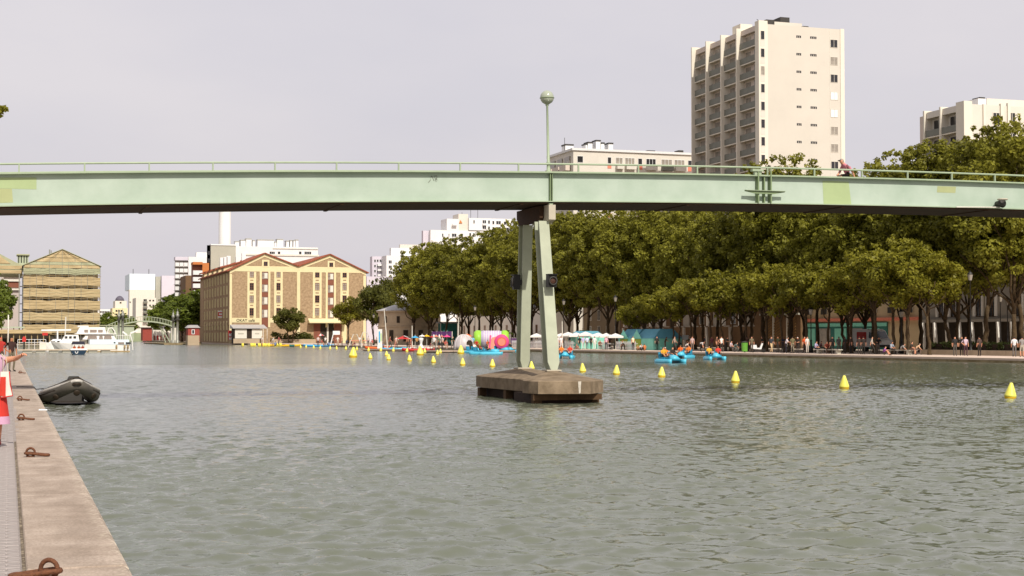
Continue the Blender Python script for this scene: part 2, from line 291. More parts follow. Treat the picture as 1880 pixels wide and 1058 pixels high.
MB().quad((-60, -60, WZ), (400, -60, WZ), (400, 7, WZ), (-60, 7, WZ)).quad((24, 7, WZ), (400, 7, WZ), (400, 24.9, WZ), (24, 24.9, WZ)).quad((48, 24.9, WZ), (400, 24.9, WZ), (400, 51.8, WZ), (48, 51.8, WZ)).quad((XR, 51.8, WZ), (400, 51.8, WZ), (400, 112, WZ), (XR, 112, WZ)).quad((-60, 112, WZ), (400, 112, WZ), (400, 1500, WZ), (-60, 1500, WZ)).build('water_surface', wfar, wroot)
# ground sheets
struct(MB().prism([(-4000, -600), (-1.35, -600), (-1.35, 358), (-1.35, 362), (21.2, 362), (21.2, 1100), (60, 1100), (60, 6000), (-4000, 6000)], -3, -.012).build('ground', M['ground']), 'pale paved ground along the left bank')
FE = 362
struct(MB().prism([(edge(-60) + .5, -600), (4000, -600), (4000, 6000), (60.2, 6000), (60.2, 1100), (50.2, 1100), (50.2, FE - .4), (edge(FE) - 3, FE - .4), (edge(FE) - .5, FE - 1), (edge(352) + .5, 352), (edge(-60) + .5, -60)], -3, -.008).build('right_bank_ground', M['promenade']), 'pale promenade ground along the right bank')
# left quay: coping slabs and pavers
lq = struct(bpy.data.objects.new('left_quay', None)); COL.objects.link(lq)
MB().box(-.0, .86, -5, 356, -2, -.13).build('quay_wall', M['quaywall'], lq)
y = 1.3; k = 0
while y < 200:
    ln = 5.25 + (k % 3) * .14; m = MB(); e = .02; z0 = -.12; a, b2 = .152, .9; t = random.uniform(-.004, .004)
    m.loft([[(a, y + e, z0), (b2, y + e, z0), (b2, y + ln - e, z0), (a, y + ln - e, z0)], [(a, y + e, t - .012), (b2, y + e, t - .03), (b2, y + ln - e, t - .03), (a, y + ln - e, t - .012)],
            [(a + .012, y + e + .012, t), (b2 - .035, y + e + .012, t), (b2 - .035, y + ln - e - .012, t), (a + .012, y + ln - e - .012, t)]]).build('coping_slab', M['coping'], lq); y += ln; k += 1
MB().box(.152, .9, y, 356, -.12, -.004).build('far_coping', M['coping'], lq)
PV = [MB().loft([[(-.103, -.05, -.1), (.103, -.05, -.1), (.103, .05, -.1), (-.103, .05, -.1)], [(-.103, -.05, -.012), (.103, -.05, -.012), (.103, .05, -.012), (-.103, .05, -.012)], [(-.093, -.04, 0), (.093, -.04, 0), (.093, .04, 0), (-.093, .04, 0)]]).mesh('paver', M['paver']) for _ in range(1)]
for j in range(150):
    yy = 10.4 + j * .108
    for i in range(2):
        if j % 2 and i == 0: inst(PV[0], 'paver', lq, (.064, yy, random.uniform(-.004, .001)), 0, (.48, 1, 1))
        else: inst(PV[0], 'paver', lq, (.011 - i * .215 + (-.105 if j % 2 else 0) + (.0 if j % 2 == 0 else .215), yy, random.uniform(-.004, .001)), random.uniform(-.01, .01))
m = MB()
for j in range(420):
    yy = 10.4 + j * .108
    for i in range(2 if j < 150 else 0, 6):
        x = .011 - i * .215 + (.11 if j % 2 else 0); m.box(x - .1, x + .1, yy - .048, yy + .048, -.1, random.uniform(-.004, .001))
struct(m.build('paver_field', M['paver'], lq), kind='stuff')
struct(MB().box(.125, .15, 6, 60, -.1, -.018).build('joint_sand', mat('joint_sand', '#5c5042', .95, 0, 14, .8, 60, col2='#9c8f7a', thr=(.45, .62)), lq))
struct(MB().box(-1.35, .16, -40, 356, -.4, -.024).build('pavement_bed', M['paver'], lq))
# right quay wall: coping and face
rq = struct(bpy.data.objects.new('right_quay', None)); COL.objects.link(rq)
rq.location = (edge(98), 98, 0); rq.rotation_euler = (0, 0, BD)
MB().box(0.03, 1.2, -160, 256, -2, -.17).build('quay_wall', M['quaywall'], rq, False)
q = -160
cs = MB().box(0, 1.3, .01, 3.94, -.166, .004).mesh('coping_slab', mat('right_coping', '#bca896', .85, .12, .8, .3, 12))
while q < 255: inst(cs, 'coping_slab', rq, (0, q, 0)); q += 3.95
MB().box(1.3, 9.4, -160, 256, -.05, .003).build('paving', mat('quay_paving', '#c9b4a4', .9, .08, 1, .2, 10), rq, False)
# ================================================================ FOOTBRIDGE
BY = 47.0; BW = 2.55
def arch(X): return EYE + 5.65 - .85 * ((X - 36) / 36) ** 2        # top of girder flange
XS = [-9 + i * 90 / 72 for i in range(73)]
def sweep(mb, prof, xs=XS):     # prof: (y, dz) ring relative to flange top
    return mb.loft([[(x, yy, arch(x) + dz) for yy, dz in prof] for x in xs])
br = thing('footbridge', 'long pale green steel footbridge arching across the canal', 'bridge', (16.8, BY, 0))
GD = .985
def rect(y0, y1, z0, z1): return [(y0, z0), (y1, z0), (y1, z1), (y0, z1)]
for sgn, nm in ((0, 'near'), (1, 'far')):
    yb = BY if sgn == 0 else BY + BW
    s_ = 1 if sgn == 0 else -1
    g = sweep(MB(), rect(*sorted((yb, yb + s_ * .03)), -GD + .03, -.03)).build('girder_web', M['bridge'], br)
    if sgn == 0: g['label'] = 'near girder web with patched pale green paint'
    sweep(MB(), rect(*sorted((yb - s_ * .17, yb + s_ * .2)), -.03, 0)).build('top_flange', M['bridge2'], br)
    sweep(MB(), rect(*sorted((yb - s_ * .15, yb + s_ * .2)), -GD, -GD + .03)).build('bottom_flange', M['bridge2'], br)
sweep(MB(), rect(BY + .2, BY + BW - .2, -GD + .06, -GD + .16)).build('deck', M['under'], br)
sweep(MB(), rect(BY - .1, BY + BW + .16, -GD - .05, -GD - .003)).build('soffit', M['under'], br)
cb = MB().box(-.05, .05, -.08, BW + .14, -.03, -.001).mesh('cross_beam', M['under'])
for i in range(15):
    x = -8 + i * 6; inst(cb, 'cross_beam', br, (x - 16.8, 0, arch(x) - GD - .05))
# railing: rails and one post per bay
for yb in (BY - .02, BY + BW + .02):
    sweep(MB(), [(yb + .032 * math.cos(a), .285 + .032 * math.sin(a)) for a in [k * math.pi / 4 for k in range(8)]]).build('handrail', M['bridge2'], br)
    sweep(MB(), rect(yb - .025, yb + .025, .002, .035)).build('kerb_rail', M['bridge2'], br)
    pm = MB().box(-.022, .022, -.03, .03, 0, .27).mesh('rail_post', M['bridge2'])
    pxs = [35, 155.4, 274, 391, 505, 618, 732, 845, 952, 1062, 1172, 1280, 1409, 1495, 1582, 1666, 1747, 1826]
    xs = [at_Y(p, 305, yb).x for p in pxs]; xs = [xs[0] - 1.93 * k for k in range(3, 0, -1)] + xs + [xs[-1] + 1.95 * k for k in range(1, 21)]
    for x in xs: inst(pm, 'rail_post', br, (x - 16.8, yb - BY, arch(x)))
# stiffeners over the pier and the hinge joint
for px, ww in ((1008.5, .03), (1012, .02)):
    x = at_Y(px, 340, BY).x; MB().box(x - ww / 2, x + ww / 2, BY - .13, BY - .002, arch(x) - GD + .032, arch(x) - .032).build('stiffener', M['bridge3'], br)
xj = at_Y(1398, 340, BY).x
for px, top, bot in ((1388, .12, -GD + .03), (1400.5, -.032, -GD + .03), (1411, .27, -GD + .03)):
    x = at_Y(px, 340, BY).x; zt = arch(x); MB().box(x - .022, x + .022, BY - .2 if top > 0 else BY - .13, BY - (.171 if top > 0 else .002), zt + bot, zt + top).build('hinge_plate', M['bridge3'], br)
    if top > 0: MB().box(x - .022, x + .022, BY - .171, BY - .002, zt + bot, zt - .032).build('hinge_plate', M['bridge3'], br)
x0, x1 = at_Y(1362, 348, BY).x, at_Y(1435, 348, BY).x; zc = arch(xj) - .55
MB().prismy([(x0, zc), (x1, zc), (x1, zc - .025), (xj + .35, zc - .1), (xj - .35, zc - .1), (x0, zc - .025)], BY - .24, BY - .202).build('hinge_bracket', M['bridge3'], br)
MB().box(x0, x1, BY - .3, BY - .19, zc + .001, zc + .02).build('hinge_bracket', M['bridge2'], br)
xa, xb = at_Y(1377, 310, BY).x, at_Y(1397, 310, BY).x
MB().box(xa, xb, BY - .2, BY - .03, arch(xj) + .13, arch(xj) + .21).build('hinge_cap', M['bridge2'], br)
MB().box(xa + .1, xb - .06, BY - .16, BY - .05, arch(xj) + .003, arch(xj) + .13).build('hinge_cap', M['bridge2'], br)
# touch-up paint patches on the near web (flat paint) and the scrawled letters
def webpatch(poly, mt):
    pts = [at_Y(px, py, BY) for px, py in poly]; MB().quad(*[(p.x, BY - .004, p.z) for p in pts]).build('paint_patch', mt, br)
webpatch([(1510, 332), (1558, 334), (1563, 375.6), (1512, 375.2)], M['patch1'])
webpatch([(1721, 342), (1755, 343), (1754, 354.5), (1720, 353.5)], M['patch2'])
webpatch([(-6, 326), (67, 326), (67, 348), (-6, 346)], M['patch1']); webpatch([(-6, 346.2), (22, 347), (24, 372), (-6, 373)], M['patch2'])
m = MB()
for pl in ([(786.5, 335.5), (790, 331), (792.2, 322.5)], [(791, 324), (793, 324), (797, 332.5)], [(796.5, 322.5), (800.6, 334)], [(798, 323.5), (802, 323), (802.3, 327), (799.5, 328.5), (802.6, 330), (801.5, 333.5)]):
    pts = [at_Y(px, py, BY) for px, py in pl]
    for a, b in zip(pts, pts[1:]): m.bar((a.x, BY - .005, a.z), (b.x, BY - .005, b.z), .004, .02)
g = m.build('graffiti_letters', mat('marker_ink', '#6a6c60', .7, .05), br); g['label'] = 'thin dark scrawled letters AB'
# round navigation lamp with its conduit
p = at_Y(1836, 374, BY - .2)
nl = thing('navigation_lamp', 'round grey navigation lamp on the lower edge of the footbridge', 'lamp', p)
m = MB(); m.tube([(0, .19, 0), (0, -.02, 0), (0, -.14, 0)], [.1, .12, .165], 20); m.build('housing', M['darkgrey'], nl, False, True)
m = MB(); m.tube([(.16 * math.cos(a), -.14, .16 * math.sin(a)) for a in [k * math.pi / 10 for k in range(20)]], .03, 8, closed=True); m.build('rim', M['cap'], nl, False, True)
MB().lathe((0, 0, 0), [(.0, -.02), (.1, -.01), (.13, 0)], 18).build('lens', mat('lamp_lens', '#6e5a50', .15, .1, 3), nl, False, True)
nl.children[-1].rotation_euler = (R(-90), 0, 0); nl.children[-1].location = (0, -.15, 0)
q = at_Y(1755, 380.5, BY - .17); MB().tube([(q.x, BY - .19, q.z), (p.x, BY - .19, arch(p.x) - GD + .05)], .022, 6).build('conduit', M['offw'], br)
# ================================================================ PIER
PX = 16.85
pr = thing('bridge_pier', 'concrete and steel bridge pier standing in the water', 'pier', (PX, 47.5, WZ))
def slab(poly, apx, zt0, name, lab):
    cx = sum(p[0] for p in poly) / len(poly); cy = sum(p[1] for p in poly) / len(poly); i = [(apx[0] + (x - cx) * .2, apx[1] + (y_ - cy) * .14) for x, y_ in poly]; b = [(x + (cx - x) * .02, y_ + (cy - y_) * .02) for x, y_ in poly]
    m = MB(); m.loft([[(x, y_, zt0 - .4) for x, y_ in poly], [(x, y_, zt0 - .02) for x, y_ in poly], [(x, y_, zt0) for x, y_ in b], [(x, y_, .6) for x, y_ in i], [(x, y_, .62) for x, y_ in i]]); g = m.build(name, M['pier'], pr); g['label'] = lab
slab([(15.62, 44.25), (17.2, 43.85), (18.05, 44.9), (18.05, 46.6), (17.0, 47.6), (16.3, 47.0), (15.5, 45.4), (15.5, 44.8)], (16.7, 46.0), .35, 'pier_slab', 'stained front concrete slab')
slab([(16.0, 45.95), (18.3, 46.4), (18.75, 48), (18.75, 51), (18.2, 52), (16.6, 52.3), (15.9, 51.7), (15.78, 50.6)], (17.0, 49.65), .345, 'pier_slab', 'rear concrete slab')
st = mat('white_streak', '#b8b0a2', .9, .2, 9)
MB().quad((16.82, 43.936, .34), (16.92, 43.911, .34), (16.9, 43.916, -.02), (16.85, 43.929, -.04)).build('lime_streak', st, pr)
pb = MB()
for cx, y0, y1, hx in ((16.65, 44.7, 47.0, .9), (17.25, 47.1, 51.4, 1.05)): pb.box(cx - hx, cx + hx, y0, y1, -2.2, -.075)
pb.build('pile_frame', M['timber'], pr)
pm = MB().box(-.13, .13, -.13, .13, -2, -.075).mesh('pile', mat('pile_concrete', '#4e3a26', .9, .25, 5, .5))
for x, yy in ((15.75, 44.75), (17.75, 44.95), (17.8, 45.9), (16.1, 46.4), (16.0, 51.3), (18.5, 51), (16.05, 48.5)): inst(pm, 'pile', pr, (x - PX, yy - 47.5, -WZ))
pm2 = MB().box(-1.15, 1.15, -.1, .1, -.26, -.076).build('cross_wale', mat('pile_concrete', '#4e3a26'), None); pm2.parent = pr; pm2.location = (16.7 - PX, 44.6 - 47.5, -WZ)
# legs: rolled section with deep side channel
def leg(b, t, wb, wt, name):
    m = MB(); b = Vector(b); t = Vector(t)
    for dy, th in ((-.21, .03), (.21, .03)):      # two flanges
        r0 = [(b.x - wb, b.y + dy - th, b.z), (b.x + wb, b.y + dy - th, b.z), (b.x + wb, b.y + dy + th, b.z), (b.x - wb, b.y + dy + th, b.z)]
        r1 = [(t.x - wt, t.y + dy - th, t.z), (t.x + wt, t.y + dy - th, t.z), (t.x + wt, t.y + dy + th, t.z), (t.x - wt, t.y + dy + th, t.z)]
        lo = [(b.x - wb * .55, b.y + dy - th, b.z - .0), (b.x + wb * .55, b.y + dy - th, b.z), (b.x + wb * .55, b.y + dy + th, b.z), (b.x - wb * .55, b.y + dy + th, b.z)]
        k = .05; mid = [tuple(Vector(p).lerp(Vector(q), k)) for p, q in zip(r0, r1)]
        m.loft([lo, mid, r1])
    r = lambda c, ww: [(c.x - ww, c.y - .18, c.z), (c.x + ww, c.y - .18, c.z), (c.x + ww, c.y + .18, c.z), (c.x - ww, c.y + .18, c.z)]
    m.loft([r(b, wb * .3), r(t, wt * .3)]); g = m.build('leg', M['leg'], pr)
    MB().box(b.x - .25, b.x + .25, b.y - .25, b.y + .25, .615, .66).build('base_plate', M['cap'], pr); return g
zt = arch(PX) - GD
leg((16.72, 46.05, .66), (16.8, 47.25, zt - .62), .2, .175, 'leg'); leg((16.96, 49.65, .66), (16.92, 49.2, zt - .62), .17, .17, 'leg')
cx = at_Y(1010.5, 390, BY - .05).x
MB().prismx([(BY + .3, zt - .1), (BY + BW + .15, zt - .1), (BY + BW + .15, zt - .38), (BY + BW - .15, zt - .62), (BY + .45, zt - .62), (BY + .3, zt - .5)], cx - .25, cx - .1).build('cap_beam', M['under'], pr)  # left part of the cap: the bridge's shadow on it put into a dark colour
MB().prismx([(BY - .17, zt - .09), (BY + BW + .1, zt - .09), (BY + BW + .1, zt - .36), (BY + .6, zt - .66), (BY + .12, zt - .66), (BY - .17, zt - .58)], cx - .098, cx + .14).build('cap_beam', M['cap'], pr)
for yy in (BY - .02, BY + BW): MB().prismy([(cx - .1, zt - .005), (cx + .12, zt - .005), (cx + .05, zt - .088), (cx - .03, zt - .088)], yy - .08, yy + .08).build('bearing', M['bridge2'], pr)
# signal lamps fixed on the legs
def signal(p, lab, face):
    s = thing('signal_lamp', lab, 'signal', p, 'signal lamps on the pier legs'); s.scale = (.84,) * 3
    m = MB(); m.box(-.17, .17, -.13, .17, -.24, .24); m.box(-.19, .19, -.2, .14, .241, .27); m.box(-.1, .1, .171, .24, -.1, .1); m.build('housing', M['black'], s, False)
    m = MB(); m.tube([(.15 * math.cos(a) * (1 if face else 1), -.19, .15 * math.sin(a)) for a in [k * math.pi / 10 for k in range(20)]], .028, 6, closed=True); m.build('hood', M['darkgrey'], s, False, True)
    m = MB(); m.lathe((0, 0, 0), [(0, .03), (.09, .02), (.14, 0)], 18); o = m.build('lens', mat('signal_lens', '#4a3228', .12, .15, 3), s, False, True); o.rotation_euler = (R(90), 0, 0); o.location = (0, -.135, 0); return s
p = at_Y(1013, 516, 46.2); s = signal((p.x, 46.22, p.z), 'black round signal lamp on the front leg of the pier', 1)
p = at_Y(952, 519, 49.2); s = signal((p.x - .1, 49.18, p.z), 'black signal lamp seen edge-on at the rear leg of the pier', 0); s.rotation_euler = (0, 0, R(-100)); s.scale = (.8, .8, 1)
# ================================================================ GLOBE LAMP ON THE BRIDGE
p = at_Y(1007.5, 314, BY + .02)
gl = thing('globe_lamp', 'tall green lamp post with grey glass globe standing on the footbridge', 'street lamp', (p.x, BY + .04, arch(p.x) + .002)); gl.rotation_euler = (0, R(-1.2), 0)
hh = hgt(1005, 179, Vector((p.x, BY, 0))) - arch(p.x)
MB().lathe((0, 0, 0), [(.1, 0), (.1, .05), (.065, .06), (.055, .3), (.07, .31), (.07, .34), (.05, .36), (.034, hh - .3), (.06, hh - .27), (.05, hh - .24), (.09, hh - .215), (.09, hh - .19)], 14).build('post', M['bridge2'], gl, False, True)
MB().lathe((0, 0, hh), [(.02, -.235), (.09, -.215), (.165, -.165), (.215, -.09), (.232, 0), (.215, .09), (.165, .165), (.09, .215), (.02, .235)], 24).build('globe', M['globe'], gl, False, True)
m = MB(); m.tube([(.236 * math.cos(a), .236 * math.sin(a), hh - .02) for a in [k * math.pi / 12 for k in range(24)]], .012, 6, closed=True); m.build('seam_band', M['bridge3'], gl, False, True)
# ================================================================ PEOPLE (one continuous skinned body per pose, clothes by material slot)
SLOT = dict(head=0, hair=1, torso=2, uarm=3, farm=4, thigh=5, shin=6, foot=7, hand=0)
BASE = dict(pel=(0, 0, .95), spi=(0, .0, 1.14), che=(0, 0, 1.36), nec=(0, .0, 1.48), hea=(0, -.015, 1.585), top=(0, .0, 1.68),
 hL=(-.09, 0, .88), kL=(-.1, -.01, .49), aL=(-.1, .02, .09), tL=(-.11, -.13, .035), hR=(.09, 0, .88), kR=(.1, -.01, .49), aR=(.1, .02, .09), tR=(.11, -.13, .035),
 sL=(-.185, 0, 1.40), eL=(-.235, .02, 1.13), wL=(-.24, -.04, .88), fL=(-.235, -.07, .79), sR=(.185, 0, 1.40), eR=(.235, .02, 1.13), wR=(.24, -.04, .88), fR=(.235, -.07, .79))
RAD = dict(pel=(.155, .11), spi=(.14, .10), che=(.165, .11), nec=(.055, .055), hea=(.085, .1), top=(.062, .072), hL=(.085, .085), kL=(.058, .058), aL=(.04, .045), tL=(.038, .03), sL=(.06, .06), eL=(.042, .042), wL=(.03, .03), fL=(.035, .025))
EDG = [('pel', 'spi', 'torso'), ('spi', 'che', 'torso'), ('che', 'nec', 'torso'), ('nec', 'hea', 'head'), ('hea', 'top', 'head')]
for s_ in 'LR': EDG += [('pel', 'h' + s_, 'thigh'), ('h' + s_, 'k' + s_, 'thigh'), ('k' + s_, 'a' + s_, 'shin'), ('a' + s_, 't' + s_, 'foot'), ('che', 's' + s_, 'torso'), ('s' + s_, 'e' + s_, 'uarm'), ('e' + s_, 'w' + s_, 'farm'), ('w' + s_, 'f' + s_, 'hand')]
def shift(d, keys, v): 
    for k in keys: d[k] = tuple(a + b for a, b in zip(d[k], v))
def pose(**kw): d = dict(BASE); d.update(kw); return d
UP = ['pel', 'spi', 'che', 'nec', 'hea', 'top', 'hL', 'hR', 'sL', 'eL', 'wL', 'fL', 'sR', 'eR', 'wR', 'fR']
POSES = {'stand': pose(),
 'hips': pose(eL=(-.36, .05, 1.16), wL=(-.2, -.04, 1.0), fL=(-.15, -.07, .98), kR=(.12, -.05, .49), tR=(.16, -.13, .035)),
 'walk': pose(kL=(-.09, -.2, .52), aL=(-.09, -.24, .11), tL=(-.1, -.38, .07), kR=(.1, .06, .5), aR=(.1, .3, .13), tR=(.1, .19, .035), eL=(-.24, .14, 1.15), wL=(-.24, .17, .93), fL=(-.23, .16, .84), eR=(.24, -.06, 1.14), wR=(.23, -.22, .96), fR=(.22, -.28, .9)),
 'lean': pose(che=(.03, -.08, 1.33), nec=(.05, -.13, 1.44), hea=(.06, -.19, 1.53), top=(.06, -.2, 1.63), sL=(-.15, -.08, 1.37), sR=(.22, -.08, 1.37), eL=(-.2, -.2, 1.15), wL=(-.1, -.38, 1.12), fL=(-.06, -.45, 1.13), eR=(.26, -.2, 1.14), wR=(.14, -.38, 1.1), fR=(.1, -.46, 1.11)),
 'bend': pose(pel=(0, .12, .86), hL=(-.09, .12, .82), hR=(.09, .12, .82), spi=(0, -.02, .96), che=(0, -.2, 1.0), nec=(0, -.31, .98), hea=(0, -.4, .95), top=(0, -.49, .93), sL=(-.18, -.22, 1.0), sR=(.18, -.22, 1.0), eL=(-.2, -.26, .74), eR=(.2, -.26, .74), wL=(-.16, -.32, .5), wR=(.16, -.32, .5), fL=(-.15, -.34, .41), fR=(.15, -.34, .41))}
d = pose(); shift(d, UP, (0, 0, -.44)); d.update(kL=(-.11, -.42, .5), aL=(-.11, -.38, .09), tL=(-.12, -.53, .035), kR=(.11, -.42, .5), aR=(.11, -.4, .09), tR=(.12, -.55, .035), hL=(-.09, -.02, .5), hR=(.09, -.02, .5), che=(0, -.06, .9), nec=(0, -.1, 1.02), hea=(0, -.13, 1.12), top=(0, -.13, 1.22), sL=(-.18, -.07, .94), sR=(.18, -.07, .94), eL=(-.24, -.16, .7), wL=(-.14, -.36, .6), fL=(-.1, -.44, .58), eR=(.24, -.16, .7), wR=(.14, -.36, .6), fR=(.1, -.44, .58)); POSES['sit'] = d
d = dict(POSES['sit']); shift(d, ['spi'], (0, -.06, 0)); shift(d, ['che', 'sL', 'sR'], (0, -.16, -.1)); shift(d, ['nec', 'hea', 'top'], (0, -.24, -.17)); d.update(eL=(-.24, -.36, .62), eR=(.24, -.36, .62), wL=(-.1, -.5, .5), wR=(.1, -.5, .5), fL=(-.06, -.56, .45), fR=(.06, -.56, .45)); POSES['hunch'] = d
d = pose(); shift(d, UP, (0, 0, -.82)); d.update(hL=(-.1, -.03, .12), hR=(.1, -.03, .12), kL=(-.14, -.34, .46), aL=(-.12, -.5, .09), tL=(-.12, -.64, .035), kR=(.14, -.34, .42), aR=(.14, -.54, .09), tR=(.14, -.68, .035), che=(0, -.08, .52), nec=(0, -.14, .64), hea=(0, -.18, .74), top=(0, -.18, .84), sL=(-.18, -.09, .57), sR=(.18, -.09, .57), eL=(-.23, -.26, .44), wL=(-.14, -.42, .5), fL=(-.08, -.46, .5), eR=(.23, -.26, .44), wR=(.14, -.42, .48), fR=(.08, -.48, .48)); POSES['ground'] = d
d = pose(); shift(d, UP, (0, 0, -.72)); d.update(hL=(-.1, 0, .22), hR=(.1, 0, .22), kL=(-.13, -.4, .34), aL=(-.13, -.72, .16), tL=(-.13, -.8, .26), kR=(.13, -.4, .4), aR=(.13, -.7, .22), tR=(.13, -.78, .32), eL=(-.24, -.12, .45), wL=(-.18, -.33, .42), fL=(-.15, -.42, .43), eR=(.24, -.12, .45), wR=(.18, -.33, .42), fR=(.15, -.42, .43)); POSES['pedal'] = d
def skin_mesh(name, P, rad=RAD, edges=EDG, extra=None, sub=1):
    keys = list(P); me = bpy.data.meshes.new(name + '_skeleton'); me.from_pydata([P[k] for k in keys], [(keys.index(a), keys.index(b)) for a, b, _ in edges], [])
    o = bpy.data.objects.new(name, me); COL.objects.link(o); mod = o.modifiers.new('skin', 'SKIN'); mod.use_smooth_shade = True; mod.branch_smoothing = .3
    if not me.skin_vertices: raise RuntimeError('no skin layer')
    for i, k in enumerate(keys):
        sv = me.skin_vertices[0].data[i]; r = rad.get(k) or rad.get(k[0] + 'L') or (.03, .03); sv.radius = r; sv.use_root = (k == 'pel')
    if sub: sm = o.modifiers.new('subd', 'SUBSURF'); sm.levels = sub; sm.render_levels = sub
    dg = bpy.context.evaluated_depsgraph_get(); dg.update(); out = bpy.data.meshes.new_from_object(o.evaluated_get(dg)); out.name = name; bpy.data.objects.remove(o)
    # tag faces with the nearest bone
    segs = [(np.array(P[a]), np.array(P[b]), SLOT[t]) for a, b, t in edges]; hc = np.array(P['hea']); tp = np.array(P['top']); nk = np.array(P['nec']); upv = (tp - nk) / np.linalg.norm(tp - nk)
    fwd = np.array([0, -1., 0])
    if extra and 'fwd' in extra: fwd = np.array(extra['fwd'])
    idx = []
    for f in out.polygons:
        c = np.array(f.center); best = 9; s = 0
        for a, b, t in segs:
            ab = b - a; q = min(1, max(0, (c - a) @ ab / (ab @ ab))); dd = np.linalg.norm(c - a - q * ab)
            if dd < best: best = dd; s = t
        if s == 0 and np.linalg.norm(c - hc) < .2:
            rel = c - hc
            if rel @ upv > .045 or (rel @ fwd < -.005 and rel @ upv > -.05): s = 1
        idx.append(s)
    for _ in range(8): out.materials.append(None)
    out.polygons.foreach_set('material_index', idx); out.polygons.foreach_set('use_smooth', [True] * len(out.polygons)); return out
PM = {k: skin_mesh('person_' + k, v) for k, v in POSES.items()}
SKIN = [mat('skin_fair', '#c98f70', .55, .05), mat('skin_tan', '#a86f4e', .55, .05), mat('skin_brown', '#6b432c', .5, .05)]
HAIR = dict(dark=mat('hair_dark', '#1f1712', .6, .2, 20), brown=mat('hair_brown', '#4b3320', .6, .2, 20), fair=mat('hair_fair', '#a58a5c', .6, .2, 20), grey=mat('hair_grey', '#8d857c', .6, .2, 20))
def cl(h): return mat('cloth_' + h.strip('#'), h, .85, .08, 6)
def dress(o, top, bot, skin=0, hair='dark', sleeve='short', legs='long', shoe='#2a2622', hat=None):
    sk = SKIN[skin]; t = cl(top); b = cl(bot)
    ms = [sk, cl(hat) if hat else HAIR[hair], t, t if sleeve != 'none' else sk, t if sleeve == 'long' else sk, b, b if legs == 'long' else sk, cl(shoe)]
    for i, m in enumerate(ms): o.material_slots[i].link = 'OBJECT'; o.material_slots[i].material = m
def person(loc, pose_, rz, label, top, bot, group=None, sc=1., **kw):
    o = inst(PM[pose_], 'person', None, loc, rz, sc); dress(o, top, bot, **kw); return tag(o, label, 'person', group)
# ================================================================ TREES
def leaf_mesh(name, C3, rb, n_leaf, size, mt):
    C3 = np.array(C3); rb = np.array(rb); w_ = rb ** 2; pi = rng.choice(len(C3), n_leaf, p=w_ / w_.sum())
    d = rng.normal(size=(n_leaf, 3)); d /= np.linalg.norm(d, axis=1)[:, None]
    pos = C3[pi] + d * (rb[pi] * (.55 + .5 * rng.random(n_leaf)))[:, None] * np.array([1, 1, .8])
    nrm = d * .8 + rng.normal(size=(n_leaf, 3)) * .55 + np.array([0, 0, .45]); nrm /= np.linalg.norm(nrm, axis=1)[:, None]
    t = np.cross(nrm, rng.normal(size=(n_leaf, 3))); t /= np.linalg.norm(t, axis=1)[:, None]; b = np.cross(nrm, t)
    s = (size * (.6 + .8 * rng.random(n_leaf)))[:, None]
    V = np.empty((n_leaf, 4, 3)); V[:, 0] = pos - t * s * .55; V[:, 1] = pos + b * s * .38 - nrm * s * .12; V[:, 2] = pos + t * s * .6; V[:, 3] = pos - b * s * .38 - nrm * s * .12
    me = bpy.data.meshes.new(name); me.vertices.add(n_leaf * 4); me.vertices.foreach_set('co', V.ravel()); me.loops.add(n_leaf * 4); me.loops.foreach_set('vertex_index', np.arange(n_leaf * 4, dtype=np.int32))
    me.polygons.add(n_leaf); me.polygons.foreach_set('loop_start', np.arange(n_leaf, dtype=np.int32) * 4)
    me.update(calc_edges=True); me.materials.append(mt)
    bt = rng.random(len(C3)); a = me.attributes.new('tint', 'FLOAT', 'FACE'); a.data.foreach_set('value', np.clip(.32 * bt[pi] + .42 * rng.random(n_leaf), 0, 1).astype(np.float32)); return me
